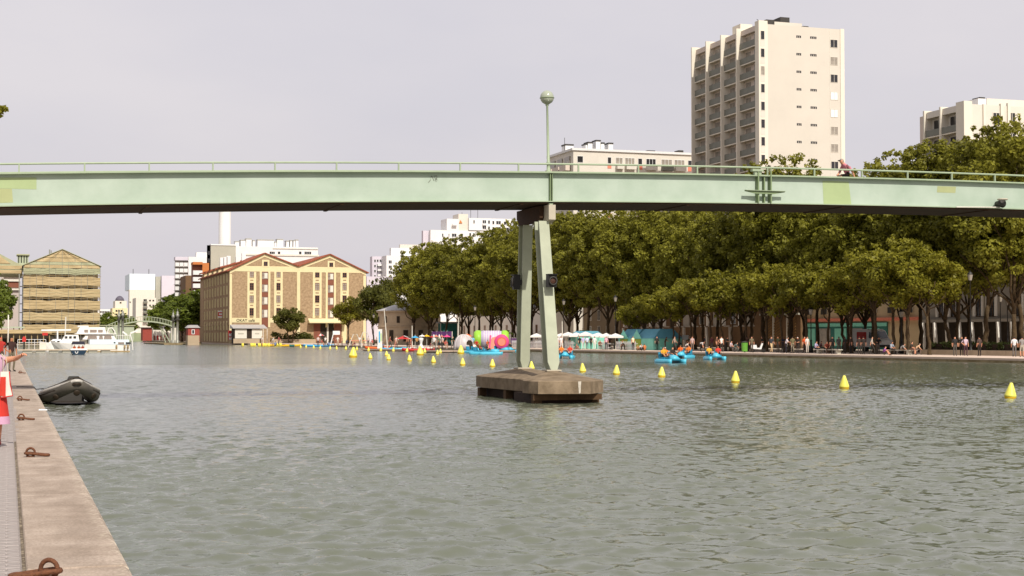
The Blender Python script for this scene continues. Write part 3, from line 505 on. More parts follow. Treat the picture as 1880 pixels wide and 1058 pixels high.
def make_tree(name, H, z0, Rr, nb, n_leaf, size, tr, mt, lean=0., flat=1., two=False, br_=(.17, .31)):
    zc = (z0 + H) / 2; hz = (H - z0) / 2; C3 = []; rb = []
    while len(C3) < nb:
        d = rng.normal(size=3); d /= np.linalg.norm(d); q = rng.random() ** .42
        p = d * q * np.array([Rr, Rr, hz]) * .86
        if p[2] < -hz * .55 and math.hypot(p[0], p[1]) > Rr * .8: continue
        k = 1 - .32 * max(0, p[2] / hz) ** 2
        C3.append((p[0] * k, p[1] * k, zc + p[2] * flat)); rb.append(Rr * rng.uniform(*br_))
    for _ in range(nb // 3):            # sprays standing out of the outline
        d = rng.normal(size=3); d[2] = abs(d[2]) * 1.2 + .1; d /= np.linalg.norm(d); q = rng.uniform(.93, 1.06); C3.append((d[0] * q * Rr * (.95 - .2 * d[2] ** 2), d[1] * q * Rr * (.95 - .2 * d[2] ** 2), zc + d[2] * q * hz)); rb.append(Rr * rng.uniform(.05, .1))
    cr = leaf_mesh(name + '_crown', C3, rb, n_leaf, size, mt)
    m = MB()
    def limb(p0, p1, r0, r1, wob):
        p0 = Vector(p0); p1 = Vector(p1); n = 6; pts = [p0.lerp(p1, i / n) + Vector((random.uniform(-wob, wob), random.uniform(-wob, wob), 0)) * math.sin(math.pi * i / n) for i in range(n + 1)]
        m.tube(pts, [r0 + (r1 - r0) * i / n for i in range(n + 1)], 8); return pts
    ft = z0 * random.uniform(.72, .95); stems = [(0, 0)] if not two else [(-.25, 0), (.28, .1)]
    for sx, sy in stems:
        base = limb((sx, sy, -.1), (sx * 3 + lean, sy, ft), tr / (1 if not two else 1.3), tr * .72 / (1 if not two else 1.3), .14)
        m.lathe((sx, sy, -.1), [(tr * 1.5, 0), (tr * 1.15, .3), (tr, .7)], 8)
        top = base[-1]
        limb(top, (lean + random.uniform(-.5, .5), random.uniform(-.5, .5), z0 + hz * 1.5), tr * .7, .05, .35)
        for k in range(7 if not two else 4):
            a = 2 * math.pi * (k + random.random() * .6) / (7 if not two else 4); e = Rr * random.uniform(.5, .8); zz = ft * random.uniform(.85, 1.1) + k * .25
            q = limb((top.x, top.y, min(zz, ft + k * .3)), (e * math.cos(a), e * math.sin(a), z0 + hz * random.uniform(.35, 1.2)), tr * .42, .04, .4)
            limb(q[3], (q[3].x + random.uniform(-1.2, 1.2), q[3].y + random.uniform(-1.2, 1.2), q[3].z + Rr * .35), tr * .2, .03, .2)
    return m.mesh(name + '_trunk', M['bark'], True), cr
PLANE = [make_tree('plane_tree', 20, 4.3, 5.8, 210, 31000, .3, .27, leafA, br_=(.1, .22)), make_tree('plane_tree', 20, 5.0, 5.3, 190, 29000, .3, .25, leafA, .4, br_=(.1, .23)), make_tree('plane_tree', 20, 3.9, 6.1, 220, 32000, .31, .29, leafA, -.3, two=True, br_=(.1, .22)), make_tree('plane_tree', 20, 4.7, 5.6, 200, 30000, .29, .25, leafA, br_=(.09, .21))]
LIMET = [make_tree('lime_tree', 9.5, 4.1, 3.5, 42, 8500, .27, .17, leafB, .2), make_tree('lime_tree', 9.5, 3.8, 3.8, 46, 9000, .27, .18, leafB, -.2, two=True), make_tree('lime_tree', 9.5, 4.4, 3.3, 40, 8000, .27, .16, leafB)]
ROUND = [make_tree('round_tree', 9, 2.6, 4.2, 50, 9000, .34, .22, leafC, two=True)]
FARt = [make_tree('far_tree', 14, 3, 4.6, 60, 7000, .5, .25, leafD), make_tree('far_tree', 14, 3.5, 4.3, 55, 6500, .5, .25, leafD)]
def tree(name, pair, p, H, H0, label, group, rz=None, wide=1.):
    k = H / H0; t = thing(name, label, 'tree', p, group); rz = random.uniform(0, 6.28) if rz is None else rz
    for nm, me in zip(('trunk', 'crown'), pair): inst(me, nm, t, (0, 0, 0), rz, (k * wide, k * wide, k))
    return t
tp = [(1862, 22), (1806, 21.4), (1752, 21.2), (1704, 21), (1655, 21), (1606, 19.8), (1552, 18.6), (1500, 18.6), (1452, 22.6), (1405, 22.2), (1362, 19), (1318, 19), (1276, 19.3), (1235, 19.6), (1194, 20), (1155, 20), (1116, 20.2), (1080, 20.6), (1046, 20.6), (1010, 20.8), (976, 20.6), (942, 20.8), (910, 20.2), (880, 19.6), (848, 19.8), (818, 19.8), (790, 19.6), (760, 19)]
for i, (px, h) in enumerate(tp):
    tree('plane_tree', PLANE[i % 4], bank(px, 16 + random.uniform(-1, 1)), h, 20, f'tall plane tree, {ORD[i] or "first "}from the right along the promenade front row', 'tall plane trees on the right bank')
for i, (px, h) in enumerate([(1880, 23), (1780, 21.5), (1690, 21), (1590, 19), (1480, 19), (1380, 20), (1290, 19), (1210, 20), (1130, 20.5), (1060, 21), (1000, 21), (950, 20), (900, 18.6), (860, 18.5)]):
    tree('plane_tree', PLANE[(i * 3 + 1) % 4], bank(px, 26 + random.uniform(-1.5, 1.5)), h, 20, f'tall plane tree, {ORD[i] or "first "}from the right in the back row', 'plane trees in the back row on the right bank')
lt = [(1706, 9.6), (1668, 10.6), (1640, 11), (1608, 10.6), (1564, 9.6), (1522, 9.4), (1482, 9.3), (1444, 9.4), (1408, 9.6), (1372, 9.2), (1336, 9.0), (1304, 9.4), (1270, 8.8), (1242, 8.6), (1212, 7.8), (1184, 7.0), (1166, 6.6)]
for i, (px, h) in enumerate(lt):
    tree('lime_tree', LIMET[i % 3], bank(px, 8.5 + random.uniform(-.6, .8)), h, 9.5, f'low spreading lime tree, {ORD[i] or "first "}from the right along the water', 'low lime trees nearest the water')
p = at_z(533, 629, 0); p = at_Y(533, 617, 352); tree('round_tree', ROUND[0], (p.x, 352, 0), hgt(533, 564, p), 9, 'broad round tree in front of the stone warehouse', None, 0, 1.0)
p = at_Y(640, 617, 350); tree('round_tree', LIMET[1], (p.x, 350, 0), hgt(640, 546, p), 9.5, 'small dense tree before the right gable of the warehouse', None, 1.2, 1.0)
for i, (px, top, Y, lab) in enumerate([(690, 522, 335, 'brownish green tree just right of the stone warehouse'), (704, 508, 372, 'tree between the warehouse and the plane trees, farther back')]):
    p = at_Y(px, 617, Y); tree('park_tree', (ROUND[0][0], ROUND[0][1]), (p.x, Y, 0), hgt(px, top, p), 9, lab, None, i * 2., .62 if i else .8)
for i, (px, top, Y) in enumerate([(296, 550, 560), (312, 538, 530), (332, 532, 500), (352, 527, 470), (366, 527, 430), (286, 562, 600), (322, 545, 470), (344, 548, 430)]):
    p = at_Y(px, 617, Y); tree('canal_tree', FARt[i % 2], (p.x + 2, Y, 0), hgt(px, top, p), 14, f'green canal-side tree left of the warehouse, {ORD[i] or "first "}in the far row', 'trees along the far canal', None, 1.5)
for i, (px, top, Y, wd) in enumerate([(3, 500, 300, .8), (-12, 520, 250, 1.)]):
    p = at_Y(px, 617, Y); tree('bank_tree', FARt[i], (p.x - 1, Y, 0), hgt(px, top, p), 14, ['olive tree at the left edge beside the scaffolded building', 'tree cut by the left edge of the photo'][i], None, None, wd)
# near tree on the left bank, outside the frame but for the tip of one branch
tw = tree('quay_tree', PLANE[3], (-5.4, 15, 0), 13, 20, 'tree whose leafy sprig reaches in at the upper left edge', None, .6, .95)
tw['category'] = 'tree'
e = at_Y(5, 203, 14) - Vector((-5.4, 15, 0)); b0 = Vector((.2, 0, 5.2))
bo = MB().tube([b0, b0.lerp(e, .35) + Vector((0, 0, .5)), b0.lerp(e, .7) + Vector((0, 0, .35)), e], [.07, .045, .02, .004], 7).build('branch', M['bark'], tw, False)
inst(leaf_mesh('sprig_leaves', [tuple(b0.lerp(e, k) + Vector((0, 0, .35 * (1 - k) * 1.6))) for k in (.3, .42, .52, .6, .7, .8, .88, .94, .98)] + [tuple(e - Vector((.05, 0, .03)))], [.5, .5, .45, .4, .35, .25, .12, .06, .04, .035], 1500, .09, leafB), 'leaves', tw)
inst(leaf_mesh('sprig_tip', [tuple(e - Vector((.03, 0, 0))), tuple(e + Vector((.0, 0, .015)))], [.045, .035], 34, .05, leafB), 'leaves', tw)
# ================================================================ BUILDINGS
def wmesh(w_, h_, cols=2, rows=1, fr='white', gl='glass', t=.06, dp=.05):
    key = ('win', w_, h_, cols, rows, fr, gl)
    if key in MATS: return MATS[key]
    p = MB().box(-w_ / 2 + t, w_ / 2 - t, -.012, .02, -h_ / 2 + t, h_ / 2 - t).mesh('pane', M[gl]); m = MB()
    m.box(-w_ / 2, w_ / 2, -dp, .02, h_ / 2 - t, h_ / 2).box(-w_ / 2, w_ / 2, -dp, .02, -h_ / 2, -h_ / 2 + t)
    m.box(-w_ / 2, -w_ / 2 + t, -dp + .002, .02, -h_ / 2 + t, h_ / 2 - t).box(w_ / 2 - t, w_ / 2, -dp + .002, .02, -h_ / 2 + t, h_ / 2 - t)
    for i in range(1, cols): x = -w_ / 2 + w_ * i / cols; m.box(x - t / 2, x + t / 2, -dp + .004, .019, -h_ / 2 + t, h_ / 2 - t)
    for i in range(1, rows): z = -h_ / 2 + h_ * i / rows; m.box(-w_ / 2 + t, w_ / 2 - t, -dp + .006, .018, z - t / 2, z + t / 2)
    MATS[key] = (m.mesh('window', M[fr]), p); return MATS[key]
def putwin(me, par, loc, rz=0):
    o = inst(me[0], 'window', par, loc, rz); inst(me[1], 'pane', o); return o
def win(par, x, y_, z, w_, h_, rz=0, **kw):        # x,y,z world centre on the wall face
    o = wloc(par); return putwin(wmesh(round(w_, 2), round(h_, 2), **kw), par, (x - o.x, y_ - o.y, z - o.z), rz)
def X_(px, Y): return at_Y(px, 617, Y).x
def Z_(px, py, Y): return at_Y(px, py, Y).z
# ---- stone warehouse with two gables
Y0 = 365.0; x0, xm, x1 = X_(421, Y0), X_(547, Y0), X_(671.5, Y0); xl, xr = X_(485, Y0), X_(605, Y0); dY = 58
ze, za, zv = Z_(421, 497, Y0), Z_(482, 466, Y0), Z_(547, 490, Y0)
wh = thing('warehouse', 'brown stone warehouse with twin gables and cream trim', 'warehouse', (x0, Y0, 0))
MB().prismy([(x0, -.4), (x1, -.4), (x1, ze), (xr, za), (xm, zv), (xl, za), (x0, ze)], Y0, Y0 + dY).build('wall', [M['stone']], wh)
MB().box(x0 - .03, x0 - .003, Y0 + .01, Y0 + dY, -2, ze).build('side_wall', M['stones'], wh)
def roofpl(a, b, nm='roof'):
    (xa, zq), (xb, zw) = a, b; m = MB(); n = Vector((-(zw - zq), 0, xb - xa)).normalized() * .28
    if n.z < 0: n = -n
    m.prismy([(xa, zq + .02), (xb, zw + .02), (xb + n.x, zw + n.z), (xa + n.x, zq + n.z)], Y0 - .5, Y0 + dY); return m.build(nm, M['roof'], wh)
r1 = roofpl((x0 - .55, ze - .25), (xl, za)); roofpl((xl + .01, za), (xm - .01, zv)); roofpl((xm + .01, zv), (xr, za)); roofpl((xr + .01, za), (x1 + .6, ze - .28))
for i in range(5):    # raised roof lights on the left slope
    yy = Y0 + 10 + i * 9.6; k = .42; xx = x0 + (xl - x0) * k; zz = ze + (za - ze) * k
    MB().prismy([(xx - 3.6, zz - 1.7), (xx - 3.6, zz - .55), (xx + .8, zz + .75), (xx + .8, zz + .3)], yy, yy + 4.2).build('dormer', M['cream'], wh)
    MB().prismy([(xx - 4.5, zz - .75), (xx + 1.4, zz + .95), (xx + 1.4, zz + 1.25), (xx - 4.5, zz - .4)], yy - .5, yy + 4.7).build('dormer_roof', M['roof'], wh)
for px, py in ((407, 473), (413, 472), (419, 470), (436, 472), (447, 465)):
    yy = Y0 + 26; MB().box(X_(px, yy) - .5, X_(px, yy) + .5, yy, yy + 1, Z_(px, 480, yy) - 1.5, Z_(px, py, yy)).build('chimney', M['white'], wh)
tr = lambda a, b, zb, ztp, pr_=.09, nm='trim': MB().box(a, b, Y0 - pr_, Y0 - .002, zb, ztp).build(nm, M['cream'], wh)
zb1, zb0 = Z_(485, 488.5, Y0), Z_(485, 499, Y0)
for a, b in ((421, 425.2), (544.8, 550.6), (666.6, 671.5)): tr(X_(a, Y0), X_(b, Y0), 0, ze - .8 if a != 544.8 else zv - .8, .1, 'corner_pilaster')
for a, c, b in ((x0, xl, xm), (xm, xr, x1)):       # frieze trapezium and raking bands
    za_ = ze if a == x0 else zv; zb_ = zv if b == xm else ze
    for (p, zp), (q, zq) in (((a, za_), (c, za)), ((c, za), (b, zb_))):
        MB().prismy([(p, zp - .04), (q, zq - .04), (q, zq - .75), (p, zp - .75)], Y0 - .075, Y0 - .003).build('raking_band', M['cream'], wh)
    kL = (zb1 - za_) / (za - za_); kR = (zb1 - zb_) / (za - zb_)
    MB().prismy([(a + .02, zb0), (b - .02, zb0), (b - .02, zb_ - .06), (b + (c - b) * kR, zb1 - .06), (a + (c - a) * kL, zb1 - .06), (a + .02, za_ - .06)], Y0 - .062, Y0 - .002).build('frieze', M['cream'], wh)
wrow = [(497, 509.7), (520, 533), (543, 556), (566, 580)]
for bi, (c1, cm, c3, gw) in enumerate((((457.8, 465.4), (480, 492), (507, 514.4), 487), ((578, 586), (601.3, 612.6), (628.5, 636), 607.5))):
    for a, b in (c1, c3):
        xa, xb = X_(a, Y0), X_(b, Y0); zt_ = Z_(a, 499.2, Y0); zb_ = Z_(a, 584, Y0)
        tr(xa - .55, xa - .02, zb_, zt_, .07, 'window_surround'); tr(xb + .02, xb + .55, zb_, zt_, .07, 'window_surround')
        for j, (t_, bb) in enumerate(wrow):
            z1, z0_ = Z_(a, t_, Y0), Z_(a, bb, Y0); zn = Z_(a, wrow[j + 1][0], Y0) if j < 3 else zb_
            win(wh, (xa + xb) / 2, Y0 - .005, (z1 + z0_) / 2, xb - xa, z1 - z0_, cols=2, rows=3, fr='brown', gl='glass' if (j + bi) % 2 else 'glassl')
            if z0_ - zn > .3: tr(xa - .02, xb + .02, zn + .06, z0_ - .06, .06, 'spandrel'); tr(xa - .12, xb + .12, z0_ - .06, z0_, .16, 'window_sill')
            MB().box(xa + .1, xb - .1, Y0 - .075, Y0 - .061, (z0_ + zn) / 2 - .16, (z0_ + zn) / 2 + .16).build('vent', M['stone'], wh)
    xa, xb = X_(cm[0], Y0), X_(cm[1], Y0); zt_ = Z_(485, 499, Y0); zb_ = Z_(485, 601, Y0)
    MB().box(xa, xb, Y0 - .04, Y0 - .002, zb_, zt_).build('loading_bay_panel', M['brown'], wh)
    tr(xa - .5, xa - .002, zb_, zt_, .11, 'bay_pilaster'); tr(xb + .002, xb + .5, zb_, zt_, .11, 'bay_pilaster')
    for j, (t_, bb) in enumerate(((500, 513), (522, 537), (545, 560), (568, 584))):
        z1, z0_ = Z_(485, t_, Y0), Z_(485, bb, Y0); win(wh, (xa + xb) / 2, Y0 - .042, (z1 + z0_) / 2, xb - xa - .1, z1 - z0_, cols=3, rows=2, fr='brown', gl='glassl')
        MB().box(xa + .62, xb - .2, Y0 - .09, Y0 - .058, z0_ + .25, z1 - .2).build('curtain', M['offw'], wh)
    xg = X_(gw, Y0); zg = Z_(487, 484.5, Y0)
    MB().box(xg - .9, xg + .9, Y0 - .1, Y0 - .076, zg - .8, zg + .95).build('gable_surround', M['cream'], wh); win(wh, xg, Y0 - .103, zg, .95, 1.05, cols=2, fr='brown')
tr(X_(425.4, Y0), X_(479, Y0), Z_(450, 592.5, Y0), Z_(450, 584, Y0), .08, 'sign_band'); tr(X_(493, Y0), X_(544, Y0), Z_(450, 592.5, Y0), Z_(450, 584, Y0), .08, 'string_course')
def text(s, parent, x, y_, z, size, mt, ext=.03, rz=0, name='lettering'):
    c = bpy.data.curves.new(name, 'FONT'); c.body = s; c.size = size; c.extrude = ext; c.align_x = 'LEFT'; o = bpy.data.objects.new(name, c); COL.objects.link(o)
    dg = bpy.context.evaluated_depsgraph_get(); dg.update(); me = bpy.data.meshes.new_from_object(o.evaluated_get(dg)); bpy.data.objects.remove(o)
    me.materials.clear(); me.materials.append(mt); o = inst(me, name, parent, Vector((x, y_, z)) - (wloc(parent) if parent else Vector()), 0); o.rotation_euler = (R(90), 0, rz); return o
a = text('OKAY', wh, X_(433.5, Y0), Y0 - .12, Z_(450, 590.8, Y0), .95, M['black']); a.scale = (1.0, 1, 1); a['label'] = 'black sign letters OKAY'
b = text('café', wh, X_(456, Y0), Y0 - .12, Z_(450, 590.8, Y0), .95, M['black']); b['label'] = 'black sign letters café'
# entrance canopy right bay
xa, xb = X_(565, Y0), X_(633, Y0); zt_, zb_ = Z_(600, 585, Y0), Z_(600, 593.5, Y0)
MB().prismx([(Y0 - .1, zb_), (Y0 - .1, zt_), (Y0 - 2.2, zb_ + .25), (Y0 - 2.2, zb_)], xa, xb).build('entrance_canopy', M['cream'], wh)
MB().box(X_(588, Y0), X_(626, Y0), Y0 - .06, Y0 - .004, 0, zb_ - .02).build('entrance', M['void'], wh)
for a, b in ((576, 588), (613, 626)): MB().box(X_(a, Y0), X_(b, Y0), Y0 - .12, Y0 - .062, 0, zb_ - .05).build('door_leaf', M['brown'], wh)
MB().box(X_(600, Y0), X_(603, Y0), Y0 - .1, Y0 - .062, 0, zb_ - .3).build('mullion', M['offw'], wh); MB().box(X_(628, Y0), X_(636, Y0), Y0 - .1, Y0 - .003, 0, zb_ - .05).build('corner_pilaster', M['cream'], wh)
# canal-side windows on the left flank
for j in range(9):
    yy = Y0 + 4 + j * 5.4
    for i in range(6):
        z1 = ze - .7 - i * 2.85; o = win(wh, x0 - .032, yy, z1 - .95, 1.1, 1.75, R(-90), cols=2, rows=2, fr='brown')
        o2 = MB().box(x0 - .34, x0 - .034, yy - 1.05, yy - .7, z1 - 2.1, z1 + .1).build('window_surround', M['cream'], wh)
    MB().box(x0 - .12, x0 - .034, yy + 2.0, yy + 2.7, 0, ze - .1).build('flank_pilaster', M['stones'], wh)
MB().box(x0 - .15, x0 - .125, Y0 + .02, Y0 + dY, Z_(421, 597, Y0), Z_(421, 593, Y0)).build('string_course', M['stones'], wh)
q = thing('no_entry_sign', 'red and white no entry board on the canal side of the warehouse', 'sign', (x0 - .2, Y0 + 12.4, Z_(408, 577, Y0 + 12))); MB().box(-.9, .9, -.05, .05, -.9, .9).build('board', M['redp'], q, False); MB().box(-.65, .65, -.07, -.052, -.2, .2).build('bar', M['white'], q, False); MB().box(-.9, .9, -.06, -.051, -.88, -.5).build('band', M['white'], q, False); MB().box(-.9, .9, -.06, -.051, .5, .88).build('band', M['white'], q, False)
q = thing('red_sign', 'tall red sign with white arrows at the warehouse corner', 'sign', (X_(422.5, 363.4), 363.4, 0)); zs = Z_(422, 607, 363); MB().box(-.45, .45, -.05, .05, .8, zs).build('board', M['redp'], q, False)
for a, b in ((.55, .8), (.28, .5)): MB().prismy([(-.3, zs * a), (.3, zs * a), (.3, zs * b), (0, zs * b - .25), (-.3, zs * b)], -.07, -.052).build('arrow', M['white'], q, False)
MB().tube([(0, .09, 0), (0, .09, .9)], .05, 6).build('post', M['darkgrey'], q, False)
# cafe kiosk
YK = 358.; xa, xb = X_(427, YK), X_(490, YK); zt_ = Z_(450, 603, YK)
ki = thing('cafe_kiosk', 'low cafe kiosk with zinc roof and two white boards', 'kiosk', ((xa + xb) / 2, YK, 0))
MB().box(xa + .3, xb - 1.6, YK + .1, YK + 4, 0, zt_ - .05).build('wall', M['void'], ki)
MB().prismx([(YK - .5, zt_ - .05), (YK - .5, zt_ + .1), (YK + 4.6, Z_(450, 596, YK)), (YK + 4.6, zt_ - .05)], xa, xb).build('roof', M['zinc'], ki)
for a, b in ((431.5, 453), (462.5, 481.5)): MB().box(X_(a, YK), X_(b, YK), YK, YK + .09, Z_(450, 621.5, YK), zt_ - .2).build('board', M['offw'], ki); MB().box(X_(a, YK) + .7, X_(b, YK) - .7, YK - .02, YK - .004, Z_(450, 614, YK), Z_(450, 611.5, YK)).build('lettering', M['greyb'], ki)
MB().box(xa + .2, xb - 1.7, YK - .02, YK + .085, 0, Z_(450, 622, YK)).build('counter', M['rotunda'], ki)
for a in (483, 490): MB().box(X_(a, YK) - .06, X_(a, YK) + .06, YK - .4, YK - .28, 0, zt_ - .052).build('post', M['offw'], ki)
# terrace wall and shrubs in front
MB().box(X_(499, 354), X_(580, 354), 354, 354.5, -.01, Z_(540, 623, 354)).build('terrace_wall', M['rotunda'], None); tag(bpy.data.objects['terrace_wall'], 'low stone terrace wall in front of the warehouse', 'wall')
sh = thing('terrace_hedge', 'dark hedge behind the low terrace wall by the warehouse', 'hedge', (X_(540, 357), 357, 0))
xa, xb = X_(500, 357), X_(575, 357); C3 = [(rng.uniform(xa, xb) - sh.location.x, rng.uniform(-1.2, 1.2), rng.uniform(.5, 2.2)) for _ in range(70)]
inst(leaf_mesh('hedge_leaves', C3, [.8] * 70, 4200, .32, leafC), 'foliage', sh)
# red hut by the lock and its quay
p = X_(345, 360); q_ = X_(365.5, 360); hu = thing('red_hut', 'small dark red hut with white window beside the warehouse', 'hut', ((p + q_) / 2, 360, 0))
MB().box(p, q_, 360, 364, Z_(355, 616, 360), Z_(355, 602, 360)).build('wall', M['redhut'], hu); MB().box(p - .05, q_ + .05, 359.9, 364.1, -.6, Z_(355, 616.1, 360)).build('plinth', M['rotunda'], hu)
MB().prismy([(p - .3, Z_(355, 602.2, 360)), (q_ + .3, Z_(355, 602.2, 360)), (q_ - .4, Z_(355, 597, 360)), (p + .4, Z_(355, 597, 360))], 359.7, 364.3).build('roof', M['zinc'], hu)
win(hu, X_(354.5, 360), 359.99, Z_(355, 609.5, 360), .7, 1.1, cols=1, t=.12)
struct(MB().box(X_(300, 366), X_(367, 366), 364.4, 420, -2, -.05).build('lock_quay', M['quaywall']))
struct(MB().box(20.9, 21.25, 361.9, 800, -2, .02).build('canal_wall', M['quaywall'])); struct(MB().box(49.9, 50.2, 418, 1100, -2, .02).build('canal_wall', M['quaywall']))
# ---- scaffolded building on the left
Y1 = 362.2; xa, xb = X_(42, Y1), X_(183, Y1); xc = X_(113, Y1); zE, zA = Z_(180, 489, Y1), Z_(113, 459, Y1)
sc = thing('scaffolded_building', 'gabled building wrapped in tan netting and scaffolding', 'building', (xc, Y1, 0))
MB().prismy([(xa + .4, 0), (xb - .4, 0), (xb - .4, zE - .4), (xc, zA - .5), (xa + .4, zE - .4)], Y1 + 1.6, Y1 + 40).build('wall', M['void'], sc)
def net(x_a, x_b, z_lo, z_hi, yy, mt, nx=26, sag=.22, nm='net_band'):
    m = MB(); rows = []
    nzr = 4
    for i in range(nzr + 1):
        row = []
        for j in range(nx + 1):
            x = x_a + (x_b - x_a) * j / nx; z = z_lo + (z_hi - z_lo) * i / nzr
            ph = math.sin(j * 1.15 + z_lo) * .5 + math.sin(j * .43 + z_hi * 2) * .5
            row.append((x, yy + ph * .16 * math.sin(math.pi * i / nzr) + .05 * ph, z + (sag * ph * (1 if i in (0, nzr) else .3))))
        rows.append(row)
    for a, b in zip(rows, rows[1:]):
        for j in range(nx): m.quad(a[j], a[j + 1], b[j + 1], b[j])
    return m.build(nm, mt, sc, True, True)
fl = [(493, 504), (508.5, 524.5), (530, 546), (551.5, 568.5), (574, 589.5), (596, 612)]
for i, (a, b) in enumerate(fl):
    net(xa, xb, Z_(113, b, Y1), Z_(113, a, Y1), Y1, M['net'] if i else M['netg'], sag=.16)
    zz = Z_(113, b, Y1) - .1
    MB().box(xa, xb, Y1 + .1, Y1 + 1.3, zz - .06, zz).build('scaffold_deck', M['plank'], sc); MB().tube([(xa - .2, Y1 - .05, zz - .25), (xb + .2, Y1 - .05, zz - .25)], .05, 6).build('scaffold_ledger', M['plank'], sc)
    for k in range(7):
        x = xa + (xb - xa) * (k + .5) / 7; z = (Z_(113, b, Y1) + (Z_(113, fl[i + 1][0], Y1) if i < 5 else 0)) / 2
        win(sc, x, Y1 + 1.58, z - .4, 1.5, 1.7, cols=2, fr='netg', gl='glassl' if (k + i) % 3 else 'glass')
for i in range(6):
    for zz in np.linspace(Z_(113, fl[i][1], Y1) + .35, Z_(113, fl[i][0], Y1) - .2, 3): MB().tube([(xa - .2, Y1 - .3, zz), (xb + .2, Y1 - .3, zz)], .03, 5).build('guard_rail', M['plank'] if i % 2 else M['netg'], sc)
for k in range(13):
    x = xa + (xb - xa) * k / 12; f = 1 - abs(x - xc) / (xb - xc); zt_ = zE + (zA - zE) * f
    MB().tube([(x, Y1 + .04, 0), (x, Y1 + .04, zt_)], .045, 6).build('scaffold_standard', M['scaff'], sc); MB().tube([(x, Y1 + 1.3, 0), (x, Y1 + 1.3, zt_)], .045, 5).build('scaffold_standard', M['scaff'], sc)
# gable netting: stacked strips following the roof line
for (a, b) in ((487, 492.5), (481.5, 486.5), (474, 481), (467.5, 473.3), (460, 467)):
    zl, zh = Z_(113, b, Y1), Z_(113, a, Y1); f = max(0, (zA - zl) / (zA - zE)); f2 = max(0.03, (zA - zh) / (zA - zE)); hw, hw2 = (xb - xc) * min(1, f), (xb - xc) * min(1, f2)
    m = MB()
    for j in range(20):
        u0, u1 = -1 + j / 10, -1 + (j + 1) / 10; w0, w1 = .09 * math.sin(j * 1.3), .09 * math.sin((j + 1) * 1.3)
        m.quad((xc + u0 * hw, Y1 + w0, zl), (xc + u1 * hw, Y1 + w1, zl), (xc + u1 * hw2, Y1 + w1, zh), (xc + u0 * hw2, Y1 + w0, zh))
    m.build('net_band', M['net'] if a != 481.5 else M['netg'], sc, True, True)
MB().prismy([(xa - .3, zE - .1), (xc, zA + .12), (xb + .3, zE - .1), (xb + .3, zE + .02), (xc, zA + .26), (xa - .3, zE + .02)], Y1 - .2, Y1 + 40).build('roof', M['netg'], sc)
MB().tube([(X_(90, Y1), Y1 + 2, zE + 1), (X_(90, Y1), Y1 + 2, Z_(90, 457.5, Y1))], .14, 6).build('vent_pipe', M['scaff'], sc); MB().tube([(X_(93, Y1), Y1 + 2, zE + 1), (X_(93, Y1), Y1 + 2, Z_(93, 459, Y1))], .1, 6).build('vent_pipe', M['scaff'], sc)
# wing to its left
xw0, xw1 = X_(-60, Y1 + 6), X_(41, Y1 + 6); Yw = Y1 + 6
sg = thing('scaffolded_wing', 'netted gable end and bridge deck left of the scaffolded building', 'building', (X_(10, Yw), Yw, 0))
MB().prismy([(xw0, Z_(0, 503, Yw)), (xw1 - .1, Z_(0, 503, Yw)), (xw1 - .1, Z_(40, 487, Yw)), (X_(28, Yw), Z_(28, 482, Yw)), (X_(-6, Yw), Z_(0, 464, Yw)), (xw0, Z_(0, 486, Yw))], Yw, Yw + 20).build('gable', M['netg'], sg)
for a, b in ((476, 483), (488, 494), (496, 502)): MB().box(xw0, xw1 - .2, Yw - .12, Yw - .02, Z_(10, b, Yw), Z_(10, a, Yw)) .build('net_band', M['net'], sg) if a > 480 else MB().prismy([(xw0, Z_(0, 484, Yw)), (X_(18, Yw), Z_(0, 484, Yw)), (X_(-2, Yw), Z_(0, 470, Yw)), (xw0, Z_(0, 470, Yw))], Yw - .12, Yw - .02).build('net_band', M['net'], sg)
MB().box(X_(31, Yw), X_(51, Yw), Yw + 2, Yw + 8, Z_(40, 490, Yw), Z_(40, 468, Yw)).build('hoist_tower', M['palegreen'], sg); MB().box(X_(29, Yw), X_(53, Yw), Yw + 1.5, Yw + 8.5, Z_(40, 468, Yw), Z_(40, 466, Yw)).build('hoist_roof', M['netg'], sg)
for k in range(4): MB().box(X_(33 + k * 5, Yw) - .1, X_(33 + k * 5, Yw) + .1, Yw + 1.9, Yw + 1.99, Z_(40, 482, Yw), Z_(40, 469, Yw)).build('hoist_post', M['black'], sg)
for px in (34.5, 41): MB().box(X_(px, Y1) - .12, X_(px, Y1) + .12, Y1 + 2, Y1 + 2.3, 0, Z_(38, 503, Y1)).build('steel_column', M['scaff'], sg)
for k in range(9): MB().box(X_(34.5, Y1) + .13, X_(41, Y1) - .13, Y1 + 2.1, Y1 + 2.2, 1 + k * 2, 1.2 + k * 2).build('strut', M['darkgrey'], sg)
hb = thing('apartment_house', 'pink and white house behind the scaffolding at the left edge', 'building', (X_(22, 420), 420, 0))
MB().box(X_(0, 420), X_(36, 420), 420, 432, 0, Z_(20, 504, 420)).build('wall', mat('pink_wall', '#b2a69e', .85, .05, .4), hb)
for k, (a, b) in enumerate(((505, 509), (513, 517), (530, 533))): MB().box(X_(6, 420), X_(36.2, 420), 419.3, 419.98, Z_(20, b, 420), Z_(20, a, 420)).build('balcony', M['offw'], hb)
MB().box(X_(14, 420), X_(34, 420), 419.7, 419.96, Z_(20, 528, 420), Z_(20, 518, 420)).build('awning', M['brown'], hb)
gt = thing('site_gangway', 'tan netted gangway along the foot of the scaffolded building', 'gangway', (X_(40, 352), 352, 0))
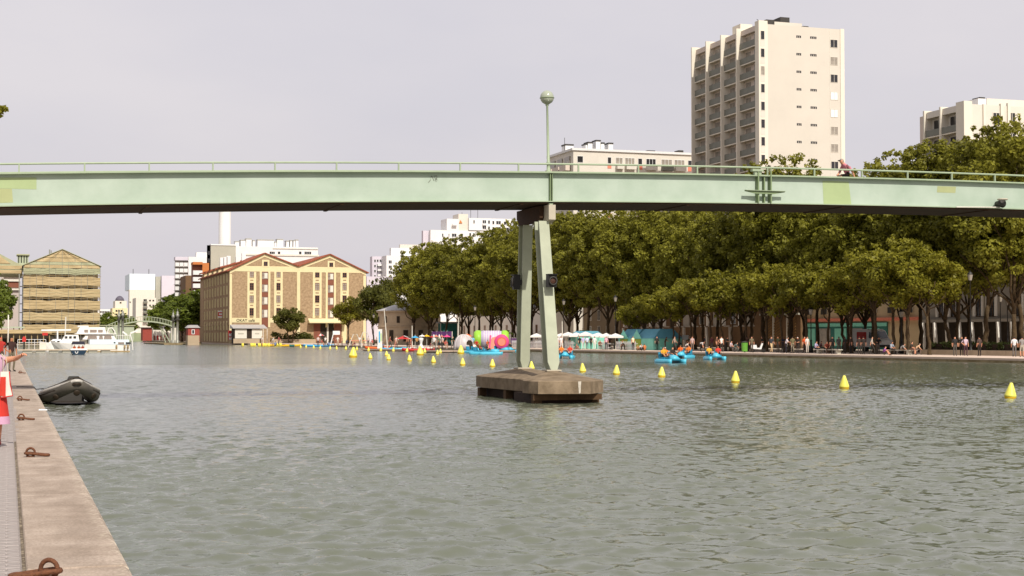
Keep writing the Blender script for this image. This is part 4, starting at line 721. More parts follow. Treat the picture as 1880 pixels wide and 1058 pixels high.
MB().box(X_(-40, 352), X_(95, 352), 352, 354, Z_(40, 612, 352), Z_(40, 605.5, 352)).build('net_panel', M['net'], gt); MB().box(X_(-40, 352), X_(95, 352), 351.7, 354.3, Z_(40, 612.6, 352), Z_(40, 612.1, 352)).build('deck', M['plank'], gt); MB().box(X_(-40, 352), X_(45, 352), 351.8, 352, Z_(40, 602.5, 352), Z_(40, 600, 352)).build('rail', M['palegreen'], gt)
for k in range(12): x = X_(-30 + k * 11, 352); MB().box(x - .1, x + .1, 352.2, 352.4, 0, Z_(40, 600, 352) if k < 7 else Z_(40, 612.6, 352)).build('post', M['plank'], gt)
MB().box(X_(-40, 356), X_(90, 356), 356, 356.5, 0, Z_(40, 612, 356)).build('back_panel', M['void'], gt)
# ---- generic slab block
def block(name, lab, cat, Y, px0, px1, ptop, mt, depth, pb=None, roofm=None):
    xa, xb = X_(px0, Y), X_(px1, Y); zt_ = Z_((px0 + px1) / 2, ptop, Y); t = thing(name, lab, cat, ((xa + xb) / 2, Y, 0)); MB().box(xa, xb, Y, Y + depth, 0, zt_).build('wall', mt, t); return t, xa, xb, zt_
def pbox(t, Y, a, b, top, bot, mt, nm, fwd=.0, dep=2.): return MB().box(X_(a, Y), X_(b, Y), Y - fwd, Y + dep, Z_((a + b) / 2, bot, Y), Z_((a + b) / 2, top, Y)).build(nm, mt, t)
# high-rise tower
YT = 218.; xa, xb = X_(1395, YT), X_(1553, YT); zt_ = Z_(1470, 49, YT); xt = xa
tw_ = thing('high_rise', 'tall cream apartment tower with dark balconies above the trees', 'apartment tower', ((xa + xb) / 2, YT, 0))
dT = 24.2
MB().box(xa + 1.6, xb, YT, YT + dT, 0, zt_).build('wall', M['towerw'], tw_)
MB().box(xa + 1.0, xa + 1.599, YT + 1.2, YT + dT - .3, 0, zt_ - .6).build('recessed_wall', M['towers'], tw_)
MB().box(xa, xa + 1.598, YT - .15, YT + 1.19, 0, zt_ + .5).build('corner_pier', M['towerf'], tw_)
xq = X_(1411, YT)
MB().box(xq - .1, xq + .1, YT - .06, YT - .002, 0, zt_ + .15).build('vertical_joint', M['towerf'], tw_); MB().box(X_(1527, YT) - .04, X_(1527, YT) + .04, YT - .03, YT - .002, 0, zt_).build('vertical_joint', M['offw'], tw_); MB().box(xb - .7, xb + .02, YT - .1, YT - .003, 0, zt_ + .1).build('corner_strip', M['towerf'], tw_)
fins = [YT + 1.19 + (dT - 1.19) * k / 4 for k in range(1, 5)]
for yy in fins: MB().box(xa - .55, xa + 1.598, yy - .3, yy, 0, zt_ + .45).build('fin', M['towerf'], tw_)
fp = 32.15; f0 = 68.5
bays = [YT + 1.2] + fins
for i in range(18):
    zc = Z_(1480, f0 + i * fp + 6, YT)
    if zc < 1: break
    sh_ = Z_(1480, f0 + i * fp, YT)
    for px, ww in ((1470, .95), (1497, 1.25)):
        o_ = MB()
        n = 3 if px == 1470 else 4
        for k in range(n): o_.box(X_(px, YT) - ww / 2 + k * ww / n, X_(px, YT) - ww / 2 + (k + .72) * ww / n, YT - .02, YT - .003, sh_ - .2, sh_ + .16)
        o_.box(X_(px, YT) - ww / 2, X_(px, YT) + ww / 2 - .1, YT - .025, YT - .004, sh_ + .12, sh_ + .18); o_.build('slot_window', M['glass'], tw_)
    gl = 'white' if i in (3, 4) else ('glassl' if i in (1, 5, 6) else 'glass')
    win(tw_, X_(1534.5, YT), YT - .01, sh_ - .75, 1.35, 1.35, cols=2, fr='offw', gl=gl, t=.05)
    win(tw_, X_(1402, YT), YT - .155, sh_ - .2, .72, 1.45, cols=1, fr='offw', gl='glass' if i != 2 else 'glassl', t=.05)
    MB().box(X_(1402, YT) - .4, X_(1402, YT) + .4, YT - .17, YT - .152, sh_ - 2.0, sh_ - .97).build('infill_panel', M['blockc'], tw_)
    zf = zt_ - .85 - i * 2.53
    if i < 17:
        for k in range(4):
            ya, yb = bays[k] + (.0 if k == 0 else .0), bays[k + 1] - .3
            MB().box(xa + .05, xa + .999, ya + .001, yb - .001, zf - 2.53, zf - 2.36).build('balcony_slab', M['towerf'], tw_)
            MB().box(xa + .02, xa + .09, ya + .02, yb - .02, zf - 2.3, zf - 1.35).build('balcony_panel', M['balc'], tw_)
            MB().box(xa + .94, xa + .998, ya + .5, ya + 2.0, zf - 2.3, zf - .25).build('window', M['glass'], tw_); MB().box(xa + .94, xa + .998, yb - 2.1, yb - .4, zf - 1.5, zf - .3).build('window', M['glassl'], tw_)
MB().box(xa + .3, xa + 1.6, YT + 1.195, YT + dT - .3, zt_ - .84, zt_ + .02).build('parapet', M['towers'], tw_)
def roofbox(t, px0_, px1_, top, bot, Y, mt, dep=3.): return MB().box(X_(px0_, Y), X_(px1_, Y), Y, Y + dep, Z_(px0_, bot, Y), Z_(px0_, top, Y)).build('roof_plant', mt, t)
roofbox(tw_, 1424, 1476, 40, 52, YT + 6, M['towerw']); roofbox(tw_, 1436, 1453, 31.5, 41, YT + 7, M['darkgrey']); roofbox(tw_, 1410, 1425, 36, 52, YT + 6, M['darkgrey']); roofbox(tw_, 1478, 1488, 48, 54, YT + 4, M['darkgrey']); roofbox(tw_, 1362, 1384, 44, 66, YT + 14, M['towerf'])
MB().tube([(xa + 3, YT + 2, zt_), (xa + .8, YT + 2, Z_(1380, 35, YT + 2))], .05, 5).build('aerial', M['darkgrey'], tw_)
# low cream block left of the tower
YL = 262.; t, xa, xb, zt_ = block('apartment_block', 'long low cream apartment block behind the footbridge lamp', 'apartment block', YL, 1053, 1310, 280, M['blockc'], 13.5)
pbox(t, YL, 1050, 1312, 277.5, 281.5, M['blockw'], 'cornice', .3, 13.8)
for a, b, gl in ((1060, 1071, 'glass'), (1116, 1123, 'glass'), (1131, 1144, 'glassl'), (1148, 1166, 'glassl'), (1172, 1180, 'glass'), (1187, 1205, 'glass'), (1215, 1235, 'glassl'), (1239, 1258, 'glassl'), (1264, 1271, 'glass')):
    for r in range(6):
        z = Z_(1150, 296 + r * 30, YL)
        win(t, (X_(a, YL) + X_(b, YL)) / 2, YL - .01, z, X_(b, YL) - X_(a, YL), 1.25, cols=max(1, int((b - a) / 6)), fr='white', gl=gl)
        if b - a > 12: MB().box(X_(a, YL), X_(b, YL), YL - .9, YL - .03, z - 1.6, z - .7).build('balcony', M['balc'] if a in (1215, 1060) else M['blockc'], t)
        elif a in (1116, 1172, 1264): MB().box(X_(a, YL), X_(b, YL), YL - .06, YL - .02, z - 1.5, z - .7).build('infill_panel', M['salmon'], t)
for k in range(3): MB().box(xa - .25, xa - .003, YL + 1.5 + k * 4, YL + 4.2 + k * 4, zt_ - 2.6, zt_ - 1.1).build('window', M['glassl'], t); MB().box(xa - 1.1, xa - .26, YL + 1.2 + k * 4, YL + 4.6 + k * 4, zt_ - 3.8, zt_ - 2.7).build('balcony', M['towers'], t)
for a, b, top, bot in ((1038.5, 1053, 267, 280), (1076, 1079, 266, 279), (1080, 1088, 263, 279), (1095, 1103, 259.5, 279), (1104, 1110, 264, 279), (1118, 1126, 264.5, 279)):
    MB().box(X_(a, YL + 5), X_(b, YL + 5), YL + 5, YL + 7, Z_(a, bot, YL + 5), Z_(a, top, YL + 5)).build('chimney', M['white'], t); MB().box(X_(a, YL + 5) - .08, X_(b, YL + 5) + .08, YL + 4.9, YL + 7.1, Z_(a, top, YL + 5), Z_(a, top - 2.5, YL + 5)).build('chimney_cap', M['darkgrey'], t)
for a, b in ((1158, 1176), (1190, 1204), (1247, 1256)): MB().box(X_(a, YL + 3), X_(b, YL + 3), YL + 3, YL + 5, Z_(a, 280, YL + 3), Z_(a, 276, YL + 3)).build('roof_vent', M['darkgrey'], t)
MB().tube([(X_(1037, YL + 5), YL + 5, zt_), (X_(1037, YL + 5), YL + 5, Z_(1037, 253, YL + 5))], .05, 5).build('aerial', M['darkgrey'], t)
# right block
YR = 160.; t, xa, xb, zt_ = block('apartment_block', 'cream apartment block rising above the trees at the right edge', 'apartment block', YR, 1788, 1980, 197, M['blockc'], 10.0)
pbox(t, YR, 1808, 1812, 192, 260, M['towerf'], 'fin', .2, .19); pbox(t, YR, 1840, 1845, 191, 260, M['towerf'], 'fin', .2, .19); pbox(t, YR, 1853, 1858, 190, 260, M['towerf'], 'fin', .2, .19)
MB().box(xa - 1.2, xa - .002, YR - .1, YR + 1.6, 0, zt_ + .35).build('corner_pier', M['towerf'], t)
for k in range(2):
    yy = YR + 1.6 + (k + 1) * 3.6; MB().box(xa - 1.2, xa - .003, yy - .3, yy, 0, zt_ + .3).build('fin', M['towerf'], t)
    for r in range(5):
        zf = zt_ - .75 - r * 2.6; MB().box(xa - 1.0, xa - .004, yy - 3.59, yy - .301, zf - 2.6, zf - 2.45).build('balcony_slab', M['towerf'], t); MB().box(xa - 1.05, xa - .98, yy - 3.58, yy - .31, zf - 2.4, zf - 1.6).build('balcony_panel', M['balc'], t); MB().box(xa - .07, xa - .005, yy - 3.1, yy - .8, zf - 2.3, zf - .3).build('window', M['glass'], t)
MB().box(xa - .9, xa - .003, YR + 1.61, YR + 8.4, zt_ - .75, zt_ + .05).build('parapet', M['blockc'], t); MB().box(xa - .9, xa - .003, YR + 8.82, YR + 9.95, 0, zt_ - .3).build('end_wall', M['towers'], t)
for px in (1833, 1862): 
    for r in range(5): win(t, X_(px, YR), YR - .01, Z_(px, 218, YR) - r * 2.6, 1.0, 1.5, cols=2, fr='offw')
roofbox(t, 1816, 1890, 181, 199, YR + 6, M['blockc'], 5); roofbox(t, 1800, 1815, 181, 199, YR + 4, M['blockw'], 2); roofbox(t, 1803, 1813, 178.5, 182, YR + 4.2, M['darkgrey'], 1.6)
# white blocks beyond the plane trees
YB = 400.; t, xa, xb, zt_ = block('apartment_block', 'white stepped apartment block above the middle trees', 'apartment block', YB, 790, 938, 424, M['blockw'], 7)
pbox(t, YB, 820, 842, 402, 423.8, M['blockw'], 'upper_storey', .02, 6); pbox(t, YB, 842.2, 860, 393, 423.8, M['blockc'], 'upper_storey', -.4, 6); pbox(t, YB, 860.2, 938, 401.5, 423.8, M['blockw'], 'upper_storey', .3, 6)
pbox(t, YB, 779, 790, 423, 520, M['lav'], 'side_wing', -3, 1.5)
for a, b, rows in ((811, 814, (432,)), (823, 825, (432,)), (829, 838, (432, 442, 452)), (846, 850, (432, 442, 452)), (861, 865, (431, 443, 455)), (868, 871, (407.5, 431, 443, 455)), (885, 892, (407.5, 418, 431)), (895, 899, (408, 419, 431)), (903, 907, (409, 420, 431)), (910, 919, (409, 420, 432)), (924, 934, (410, 421))):
    for r in rows: win(t, (X_(a, YB) + X_(b, YB)) / 2, YB - (.31 if a > 860 and r < 424 else .02) - .01, Z_(a, r, YB), X_(b, YB) - X_(a, YB), 1.0, cols=2 if b - a > 6 else 1, fr='white')
for a, b in ((885, 892), (829, 838)):
    for r in (412, 435.5): MB().box(X_(a, YB), X_(b, YB), YB - 1, YB - .35, Z_(a, r + 2, YB), Z_(a, r, YB)).build('balcony', M['blockw'], t)
MB().prismy([(X_(843, YB), Z_(845, 410, YB)), (X_(846, YB), Z_(845, 404, YB)), (X_(849, YB), Z_(845, 410, YB))], YB + .2, YB + .38).build('roof_emblem', M['orangeb'], t)
for px, tp_ in ((848, 390), (864, 386), (877, 386)): MB().tube([(X_(px, YB + 3), YB + 3, Z_(px, 402, YB)), (X_(px, YB + 3), YB + 3, Z_(px, tp_, YB + 3))], .06, 5).build('aerial', M['darkgrey'], t)
YC = 440.; t, xa, xb, zt_ = block('apartment_block', 'grey white apartment block between the warehouse and the trees', 'apartment block', YC, 709, 790, 470, M['blockw'], 7)
MB().box(X_(683, YC + 6), xa - .003, YC + 6, YC + 9, 0, zt_).build('side_wing', M['lav'], t)
pbox(t, YC, 722, 790, 455, 470, M['blockw'], 'upper_storey', -3, 5); pbox(t, YC, 740, 790, 448, 455.2, M['blockc'], 'upper_storey', -5, 4)
for r in range(9):
    for px in (688, 693, 698, 704): win(t, X_(px, YC + 6), YC + 5.97, Z_(px, 479 + r * 9.5, YC + 6), .6, .85, cols=1, fr='white')
    MB().box(X_(692, YC + 6), X_(701, YC + 6), YC + 5, YC + 5.9, Z_(690, 487 + r * 9.5, YC), Z_(690, 483 + r * 9.5, YC)).build('balcony', M['blockw'], t); win(t, X_(716, YC), YC - .02, Z_(716, 481 + r * 9.5, YC), 1.0, 1.0, fr='white')
t, xa, xb, zt_ = block('terrace_block', 'low pale block in front of the grey white block', 'building', 425., 673, 725, 508, M['lav'], 12)
for r in range(4):
    for k in range(7): win(t, X_(678 + k * 6, 425), 424.98, Z_(690, 516 + r * 10, 425), .5, .8, cols=1, fr='white', gl='glassl')
# white block behind the warehouse with its grey gable, chimney tower behind
YD = 470.; t, xa, xb, zt_ = block('apartment_block', 'long white apartment block behind the warehouse roof', 'apartment block', YD, 432, 583, 453.5, M['blockw'], 7)
pbox(t, YD, 386, 432, 451, 520, M['greyb'], 'end_gable', 0, 7); pbox(t, YD, 386, 432, 448.8, 450.9, M['white'], 'coping', .2, 7); pbox(t, YD, 380, 386, 450, 520, M['offw'], 'side_bay', -1.5, 1.5)
for r in (464, 478): pbox(t, YD, 381, 385.5, r - 3, r + 4, M['glass'], 'window', -1.4, .2)
pbox(t, YD, 445, 585, 467, 470, M['offw'], 'string_course', .3, .29); pbox(t, YD, 500, 583, 456, 457.5, M['offw'], 'roof_edge', .25, .24)
for a, b in ((494, 504), (509, 514), (548, 553), (558, 571)): win(t, (X_(a, YD) + X_(b, YD)) / 2, YD - .02, Z_(a, 464.5, YD), X_(b, YD) - X_(a, YD), .95, cols=max(1, int((b - a) / 3)), fr='white')
for a, b, tp_ in ((431, 438, 444), (441, 450, 441.5), (451, 461, 439), (463, 467, 442), (472, 502, 441), (503, 507, 445), (508, 519, 440), (525, 530, 443), (532, 536, 442), (538, 541, 442), (542, 547, 441)):
    pbox(t, YD + 4, a, b, tp_, 455, M['blockw'], 'roof_stack', 0, 3); pbox(t, YD + 4, a - .3, b + .3, tp_ - 1, tp_ - .05, M['greyb'], 'stack_cap', .2, 3.3)
YE = 700.; cy_ = thing('chimney_stack', 'tall white round industrial chimney behind the white block', 'chimney', (X_(411.5, YE), YE, 0)); MB().lathe((0, 0, 0), [(3.0, 0), (2.75, 50), (2.7, 68), (2.85, 68.5), (2.85, 70)], 28).build('shaft', M['white'], cy_, False, True)
# white balcony block and orange block
YF = 520.; t, xa, xb, zt_ = block('balcony_block', 'white apartment block with stacked balconies left of the warehouse', 'apartment block', YF, 345, 386, 472, M['blockw'], 7)
pbox(t, YF, 361, 386, 463, 472, M['blockw'], 'upper_storey', -2, 5); xs = X_(320, YF + 2)
for r in range(7):
    zc = Z_(332, 484 + r * 11, YF); MB().box(xs, xa - .01, YF + 1, YF + 5, zc - 1.1, zc - .9).build('balcony_slab', M['blockw'], t)
    for k in range(3):
        wk = (xa - xs) / 3; MB().box(xs + k * wk + .05, xs + (k + 1) * wk - .12, YF + .6, YF + .98, zc - .9, zc + .35).build('balcony_panel', M['blockw'], t)
MB().box(xs + .3, xa - .02, YF + 1.6, YF + 5, 0, zt_ - .9).build('recessed_wall', M['facade'], t); MB().box(xs, xa - .01, YF + .7, YF + 5, zt_ - 1.2, zt_ - .02).build('parapet', M['lav'], t)
YG = 450.; t, xa, xb, zt_ = block('orange_block', 'orange rendered block with white balconies left of the warehouse roof', 'apartment block', YG, 371, 383, 483, M['orangeb'], 20)
xs = X_(354, YG)
MB().box(xs, xa - .02, YG + 1.5, YG + 5, 0, zt_).build('recessed_wall', M['brown'], t); MB().box(xs - .1, xa - .01, YG - .2, YG + 5, zt_ - .5, zt_ + .25).build('roof_edge', M['orangeb'], t)
for r in range(5): zc = Z_(362, 500 + r * 12, YG); b_ = MB().box(xs, xa - .02, YG - .1, YG + 1.45, zc - .75, zc + .5).build('balcony', M['blockw'], t)
t, xa, xb, zt_ = block('brown_block', 'brown building under the balconies left of the warehouse', 'building', 505., 340, 358, 506, M['facd'], 20)
# far white towers, grey tower, domed building
YH = 760.; t, xa, xb, zt_ = block('white_tower', 'far blank white tower above the canal footbridge', 'tower', YH, 237, 284, 532, M['offw'], 7)
MB().box(xa, xb, YH, YH + 30, zt_, Z_(260, 503, YH)).build('upper_wall', mat('bluish_white', '#d3dee4', .8, .02, .2), t)
for px in (244, 273): MB().tube([(X_(px, YH), YH + 2, Z_(260, 504, YH)), (X_(px, YH), YH + 2, Z_(px, 494, YH))], .15, 5).build('mast', M['darkgrey'], t)
t, xa, xb, zt_ = block('cream_house', 'cream apartment house with balconies in front of the white tower', 'apartment house', 720., 249, 286, 547, M['blockc'], 20)
for r in range(5):
    for px in (275, 281): win(t, X_(px, 720), 719.97, Z_(px, 552 + r * 9, 720), .9, .9, cols=1, fr='offw')
    MB().box(X_(262, 720), X_(270, 720), 718.6, 719.98, Z_(265, 556.5 + r * 9, 720), Z_(265, 553.6 + r * 9, 720)).build('balcony', M['balc'], t); win(t, X_(266, 720), 719.96, Z_(266, 551.4 + r * 9, 720), 1.6, 1.1, fr='offw')
win(t, X_(246, YH), YH - .02, Z_(246, 562, YH), .9, .9, cols=1, fr='offw'); win(t, X_(238.6, YH), YH - .02, Z_(238, 555, YH), .7, .7, cols=1, fr='offw')
t, xa, xb, zt_ = block('grey_tower', 'far lavender grey tower behind the canal trees', 'tower', 780., 296, 330, 506.5, M['lav'], 7); MB().box(X_(285, 783), xa - .01, 783, 790, 0, zt_ - .4).build('grey_wing', M['greyb'], t)  # set-back wing in a greyer wall colour
YJ = 900.; t, xa, xb, zt_ = block('domed_building', 'cream building with dark pointed dome in the far distance', 'building', YJ, 206, 234, 566, M['cream'], 20)
pbox(t, YJ, 211, 232, 552.5, 566, M['blockc'], 'drum', -.5, 18); MB().lathe((X_(221, YJ), YJ + 8, 0), [(X_(230, YJ) - X_(221, YJ), Z_(221, 552.6, YJ)), (X_(228, YJ) - X_(221, YJ), Z_(221, 547, YJ)), (X_(224.5, YJ) - X_(221, YJ), Z_(221, 543.6, YJ)), (.15, Z_(221, 542.6, YJ))], 16).build('dome', M['tile'], t, True, True)
for r in range(2):
    for k in range(3): win(t, X_(213.5 + k * 4.6, YJ), YJ - (.02), Z_(220, 571 + r * 6.5, YJ), 1.2, 1.2, cols=1, fr='cream')
win(t, X_(221, YJ), YJ + .47, Z_(221, 556, YJ), 1.1, 1, cols=1, fr='cream')
t, xa, xb, zt_ = block('far_houses', 'row of far white houses right of the scaffolded building', 'building', 950., 150, 212, 568, M['blockw'], 20)
for k in range(9): win(t, X_(184 + k * 3, 950), 949.97, Z_(190, 573, 950), .9, 1.2, cols=1, fr='white')
for i, (px, top) in enumerate(((188, 575), (200, 573), (212, 576), (226, 574), (236, 579))):
    p = at_Y(px, 617, 640); tree('canal_tree', FARt[i % 2], (p.x, 640, 0), hgt(px, top, p), 14, f'distant tree before the domed building, {ORD[i] or "first "}from the left', 'distant trees before the domed building', None, 1.2)
struct(MB().box(X_(180, 600), X_(330, 600), 600, 604, -.5, Z_(250, 611.5, 600)).build('embankment', mat('embankment', '#8c9474', .9, .15, .3)))
# arched canal footbridge
YA = 425.; ab = thing('arched_footbridge', 'pale green arched steel footbridge in the distance', 'bridge', (X_(265, YA), YA, 0)); xa, xb = X_(196, YA), X_(320, YA)
def az(u): return Z_(265, 605, YA) + (Z_(265, 589, YA) - Z_(265, 605, YA)) * (1 - (2 * u - 1.12) ** 2 / 1.2)
N = 24; dk = MB(); rl = []
for s_ in (0, 2.6):
    MB().loft([[(xa + (xb - xa) * i / N, YA + s_ - .1, az(i / N) - .35), (xa + (xb - xa) * i / N, YA + s_ + .1, az(i / N) - .35), (xa + (xb - xa) * i / N, YA + s_ + .1, az(i / N)), (xa + (xb - xa) * i / N, YA + s_ - .1, az(i / N))] for i in range(N + 1)]).build('girder', M['palegreen'], ab)
    MB().tube([(xa + (xb - xa) * i / N, YA + s_, az(i / N) + 1.1) for i in range(N + 1)], .06, 6).build('handrail', M['palegreen'], ab)
    for i in range(0, N + 1): x = xa + (xb - xa) * i / N; MB().box(x - .04, x + .04, YA + s_ - .04, YA + s_ + .04, az(i / N), az(i / N) + 1.08).build('rail_post', M['palegreen'], ab)
MB().loft([[(xa + (xb - xa) * i / N, YA + .11, az(i / N) - .2), (xa + (xb - xa) * i / N, YA + 2.49, az(i / N) - .2), (xa + (xb - xa) * i / N, YA + 2.49, az(i / N) - .1), (xa + (xb - xa) * i / N, YA + .11, az(i / N) - .1)] for i in range(N + 1)]).build('deck', M['plank'], ab)
for a, b in ((0.78, .95), (.78, .88), (.08, .2)): MB().tube([(xa + (xb - xa) * a, YA + 1.3, az(a) - .3), (xa + (xb - xa) * b, YA + 1.3, -.3)], .16, 6).build('strut', M['palegreen'], ab)
for x in (xa, xb): MB().box(x - .8, x + .8, YA + .3, YA + 2.3, -2, az(0 if x == xa else 1) - .36).build('abutment', M['offw'], ab)
# lifting bridge pylons
for px0_, px1_, tp_, lab in ((216, 221, 572, 'grey lifting bridge pylon by the scaffolded building, left one'), (222.5, 228.5, 570, 'grey lifting bridge pylon by the scaffolded building, right one'), (316, 321, 573, 'grey lifting bridge pylon by the red hut, left one'), (323.5, 329.5, 571, 'grey lifting bridge pylon by the red hut, right one')):
    Yp = 395.; xa, xb = X_(px0_, Yp), X_(px1_, Yp); py_ = thing('bridge_pylon', lab, 'pylon', ((xa + xb) / 2, Yp, -.36), 'lifting bridge pylons'); zt_ = Z_(px0_, tp_, Yp); r = (xb - xa) / 2
    MB().lathe(((xa + xb) / 2, Yp + 1, 0), [(r * 1.2, -2), (r * 1.2, .6), (r * .8, .7), (r * .8, zt_ - 1.6), (r * 1.15, zt_ - 1.5), (r * 1.15, zt_ - .9), (r * .7, zt_ - .8), (r * .7, zt_ - .2), (.06, zt_ - .1), (.05, zt_ + .6)], 14).build('column', M['scaff'], py_, True, True)
    MB().box(xa - .1, xb + .1, Yp + .2, Yp + 1.8, zt_ - 2.3, zt_ - 2.0).build('collar', M['darkgrey'], py_)
t, xa, xb, zt_ = block('bridge_keeper_house', 'low dark red building under the arched footbridge', 'building', 560., 262, 279, 603, M['redhut'], 8); MB().box(xa - .5, xb + .5, 559.5, 568.5, zt_ + .002, zt_ + .35).build('roof', M['darkgrey'], t)
t, xa, xb, zt_ = block('pale_pavilion', 'long pale green pavilion behind the white yacht', 'building', 580., 178, 246, 598.5, M['palegreen'], 10); MB().box(xa - .5, xb + .5, 579.5, 590.5, zt_ + .002, zt_ + .3).build('roof', M['netg'], t)
t, xa, xb, zt_ = block('market_stall_row', 'row of white and red stalls beyond the arched footbridge', 'stalls', 575., 281, 312, 606, M['offw'], 6)
for k in range(5): MB().box(X_(282 + k * 6, 575), X_(285 + k * 6, 575), 574.8, 574.98, .2, 1.9).build('panel', M['redp'] if k % 2 else M['brown'], t)
# ---- rotunda and low buildings behind the plane trees
YO = 285.; ro = thing('rotunda', 'round brown stone rotunda with pale conical roof behind the beach', 'rotunda', (X_(770, YO), YO + 8, 0)); rr = X_(826, YO) - X_(770, YO); zr = Z_(760, 570, YO)
MB().lathe((0, 0, 0), [(rr + .15, 0), (rr + .15, .6), (rr, .65), (rr, zr * .52), (rr + .18, zr * .525), (rr + .18, zr * .55), (rr, zr * .555), (rr, zr - .35), (rr + .35, zr - .3), (rr + .35, zr)], 48).build('wall', M['rotunda'], ro, False)
MB().lathe((0, 0, 0), [(rr + .5, zr), (rr * .55, zr + 1.1), (.3, zr + 1.9)], 48).build('roof', M['zinc'], ro, False)
om = MB().box(-.45, .45, -.1, .1, 0, 2.2).mesh('niche', M['void']); om2 = MB().box(-.3, .3, -.1, .1, 0, 1.3).mesh('niche', M['void'])
for k in range(14):
    a = R(180 + k * 180 / 13); inst(om if k % 2 else om2, 'niche', ro, (rr * math.cos(a), rr * math.sin(a), .7 if k % 2 else zr * .64), a + R(90))
def front(px_near, px_far, off, H, mt, name, lab, dep=12):
    n, f = bank(px_near, off), bank(px_far, off); v = n - f; t = thing(name, lab, 'building', (f.x, f.y, 0)); t.rotation_euler = (0, 0, math.atan2(v.y, v.x)); ln = v.length
    MB().box(0, ln, 0, dep, 0, H).build('wall', mt, t, False); u = lambda px: (bank(px, off) - f).length * (1 if bank(px, off).y < f.y else -1); return t, ln, u
def lb_(t, nm, x0_, x1_, y0_, y1_, z0_, z1_, mt): return MB().box(x0_, x1_, y0_, y1_, z0_, z1_).build(nm, mt, t, False)
def lw(t, x, z, w_, h_, **kw): return putwin(wmesh(w_, h_, **kw), t, (x, -.005, z))
t, ln, u = front(1990, 1692, 38, 16, M['facade'], 'residence', 'grey residence with white slanting pillars behind the hedge')
lb_(t, 'ground_recess', .1, ln - .1, -.03, -.003, 0, 3.4, M['void']); lb_(t, 'ledge', 0, ln, -.5, -.031, 3.4, 3.75, M['facade'])
k = 0; x = 1.0
while x < ln - 2:
    MB().prismy([(x - .1, 3.38), (x + .12, 3.38), (x + .42, 0), (x + .05, 0)], -.8, -.4).build('slanting_pillar', M['finw'], t, False)
    for fl_ in range(4):
        z0_ = 3.9 + fl_ * 2.9
        if (k % 3) != 0:
            lw(t, x + .7, z0_ + 1.25, 1.25, 2.3, cols=2, fr='facd', gl='glass'); lb_(t, 'white_fin', x - .12, x + .08, -.35, -.004, z0_ + .15, z0_ + 2.6, M['finw']); lb_(t, 'white_fin', x + 1.35, x + 1.5, -.35, -.004, z0_ + .15, z0_ + 2.6, M['finw'])
        lb_(t, 'balcony_rail', x - .1, x + 1.7, -.3, -.2, z0_ - .1, z0_ + .05, M['facade']) if (k % 3) else None
    x += 2.25; k += 1
t, ln, u = front(1690, 1471, 38, 15, M['facb'], 'corner_house', 'beige house with teal shopfront behind the white van')
lb_(t, 'shopfront', .6, ln - 6.5, -.25, -.003, 0, 3.5, M['teald']); lb_(t, 'shop_sign', .5, ln - 6.4, -.34, -.251, 3.0, 3.45, M['teal']); lb_(t, 'cornice', 0, ln, -.3, -.002, 3.7, 4.1, M['salmon'])
for k in range(5): lb_(t, 'shop_window', 1.2 + k * 3.6, 3.8 + k * 3.6, -.31, -.252, .4, 2.75, M['teal'] if k % 2 == 0 else M['glassl'])
for k in range(7):
    for r in range(4): lw(t, 2 + k * (ln - 4) / 6, 5.6 + r * 2.9, 1.1, 1.9, cols=2, rows=2, fr='offw', gl='glassl' if (k + r) % 2 else 'glass'); lb_(t, 'window_guard', 1.35 + k * (ln - 4) / 6, 2.65 + k * (ln - 4) / 6, -.2, -.15, 4.65 + r * 2.9, 5.4 + r * 2.9, M['darkgrey'])
lb_(t, 'street_plaque', ln * .48, ln * .48 + 1.5, -.06, -.003, 6.1, 6.7, M['black'])
t, ln, u = front(1470, 1398, 37, 14, M['facd'], 'brick_house', 'brown brick house with diagonal timber lattice behind the lime trees')
for x0_ in (1, ln * .35, ln * .7):
    for k in range(9): MB().bar((x0_, -.15, .3 + k * .4), (x0_ + ln * .2, -.15, 1.1 + k * .4), .06, .12).build('lattice_slat', M['wood'], t, False)
    lb_(t, 'lattice_frame', x0_ - .2, x0_ - .05, -.25, -.003, 0, 4.6, M['offw'])
for k in range(4):
    for r in range(3): lw(t, 2 + k * (ln - 4) / 3, 6 + r * 2.8, 1.2, 1.8, fr='brown')
lb_(t, 'ledge', 0, ln, -.35, -.004, 4.7, 4.95, M['greyb'])
t, ln, u = front(1397, 1140, 38, 16, M['facd'], 'residence', 'brown residence with white fins behind the teal tents')
x = 2.; k = 0
while x < ln - 1.5:
    for fl_ in range(4):
        z0_ = 3.2 + fl_ * 2.9
        lb_(t, 'white_fin', x - .16, x + .16, -.5, -.003, z0_ + .1, z0_ + 2.8, M['finw']) if k % 2 == 0 else lw(t, x, z0_ + 1.3, 1.5, 1.9, cols=2, fr='offw', gl='glassl' if fl_ % 2 else 'glass')
        lb_(t, 'balcony_rail', x + .2, x + 1.9, -.45, -.35, z0_ - .05, z0_ + .12, M['facade'])
    if k % 3 == 0: MB().prismy([(x - .1, 3.1), (x + .15, 3.1), (x + .5, 0), (x + .05, 0)], -.8, -.4).build('slanting_pillar', M['facade'], t, False)
    if k % 4 == 1: lb_(t, 'wall_panel', x - .9, x + 1.0, -.2, -.006, 3.2, 9, M['facade'])
    x += 2.35; k += 1
t, ln, u = front(1139, 1005, 40, 13, mat('taupe_facade', '#7d6d58', .85, .08, .5), 'taupe_house', 'taupe house with pale blinds behind the white parasols')
for k in range(9):
    for r in range(4): lw(t, 1.5 + k * (ln - 3) / 8, 2.6 + r * 2.9, 1.1, 1.9, cols=2, fr='offw', gl='glassl' if (k * r) % 3 else 'glass')
t, ln, u = front(1004, 838, 46, 7.4, M['blockc'], 'arcade_building', 'low pale building with tall narrow arches behind the inflatable tube', 10)
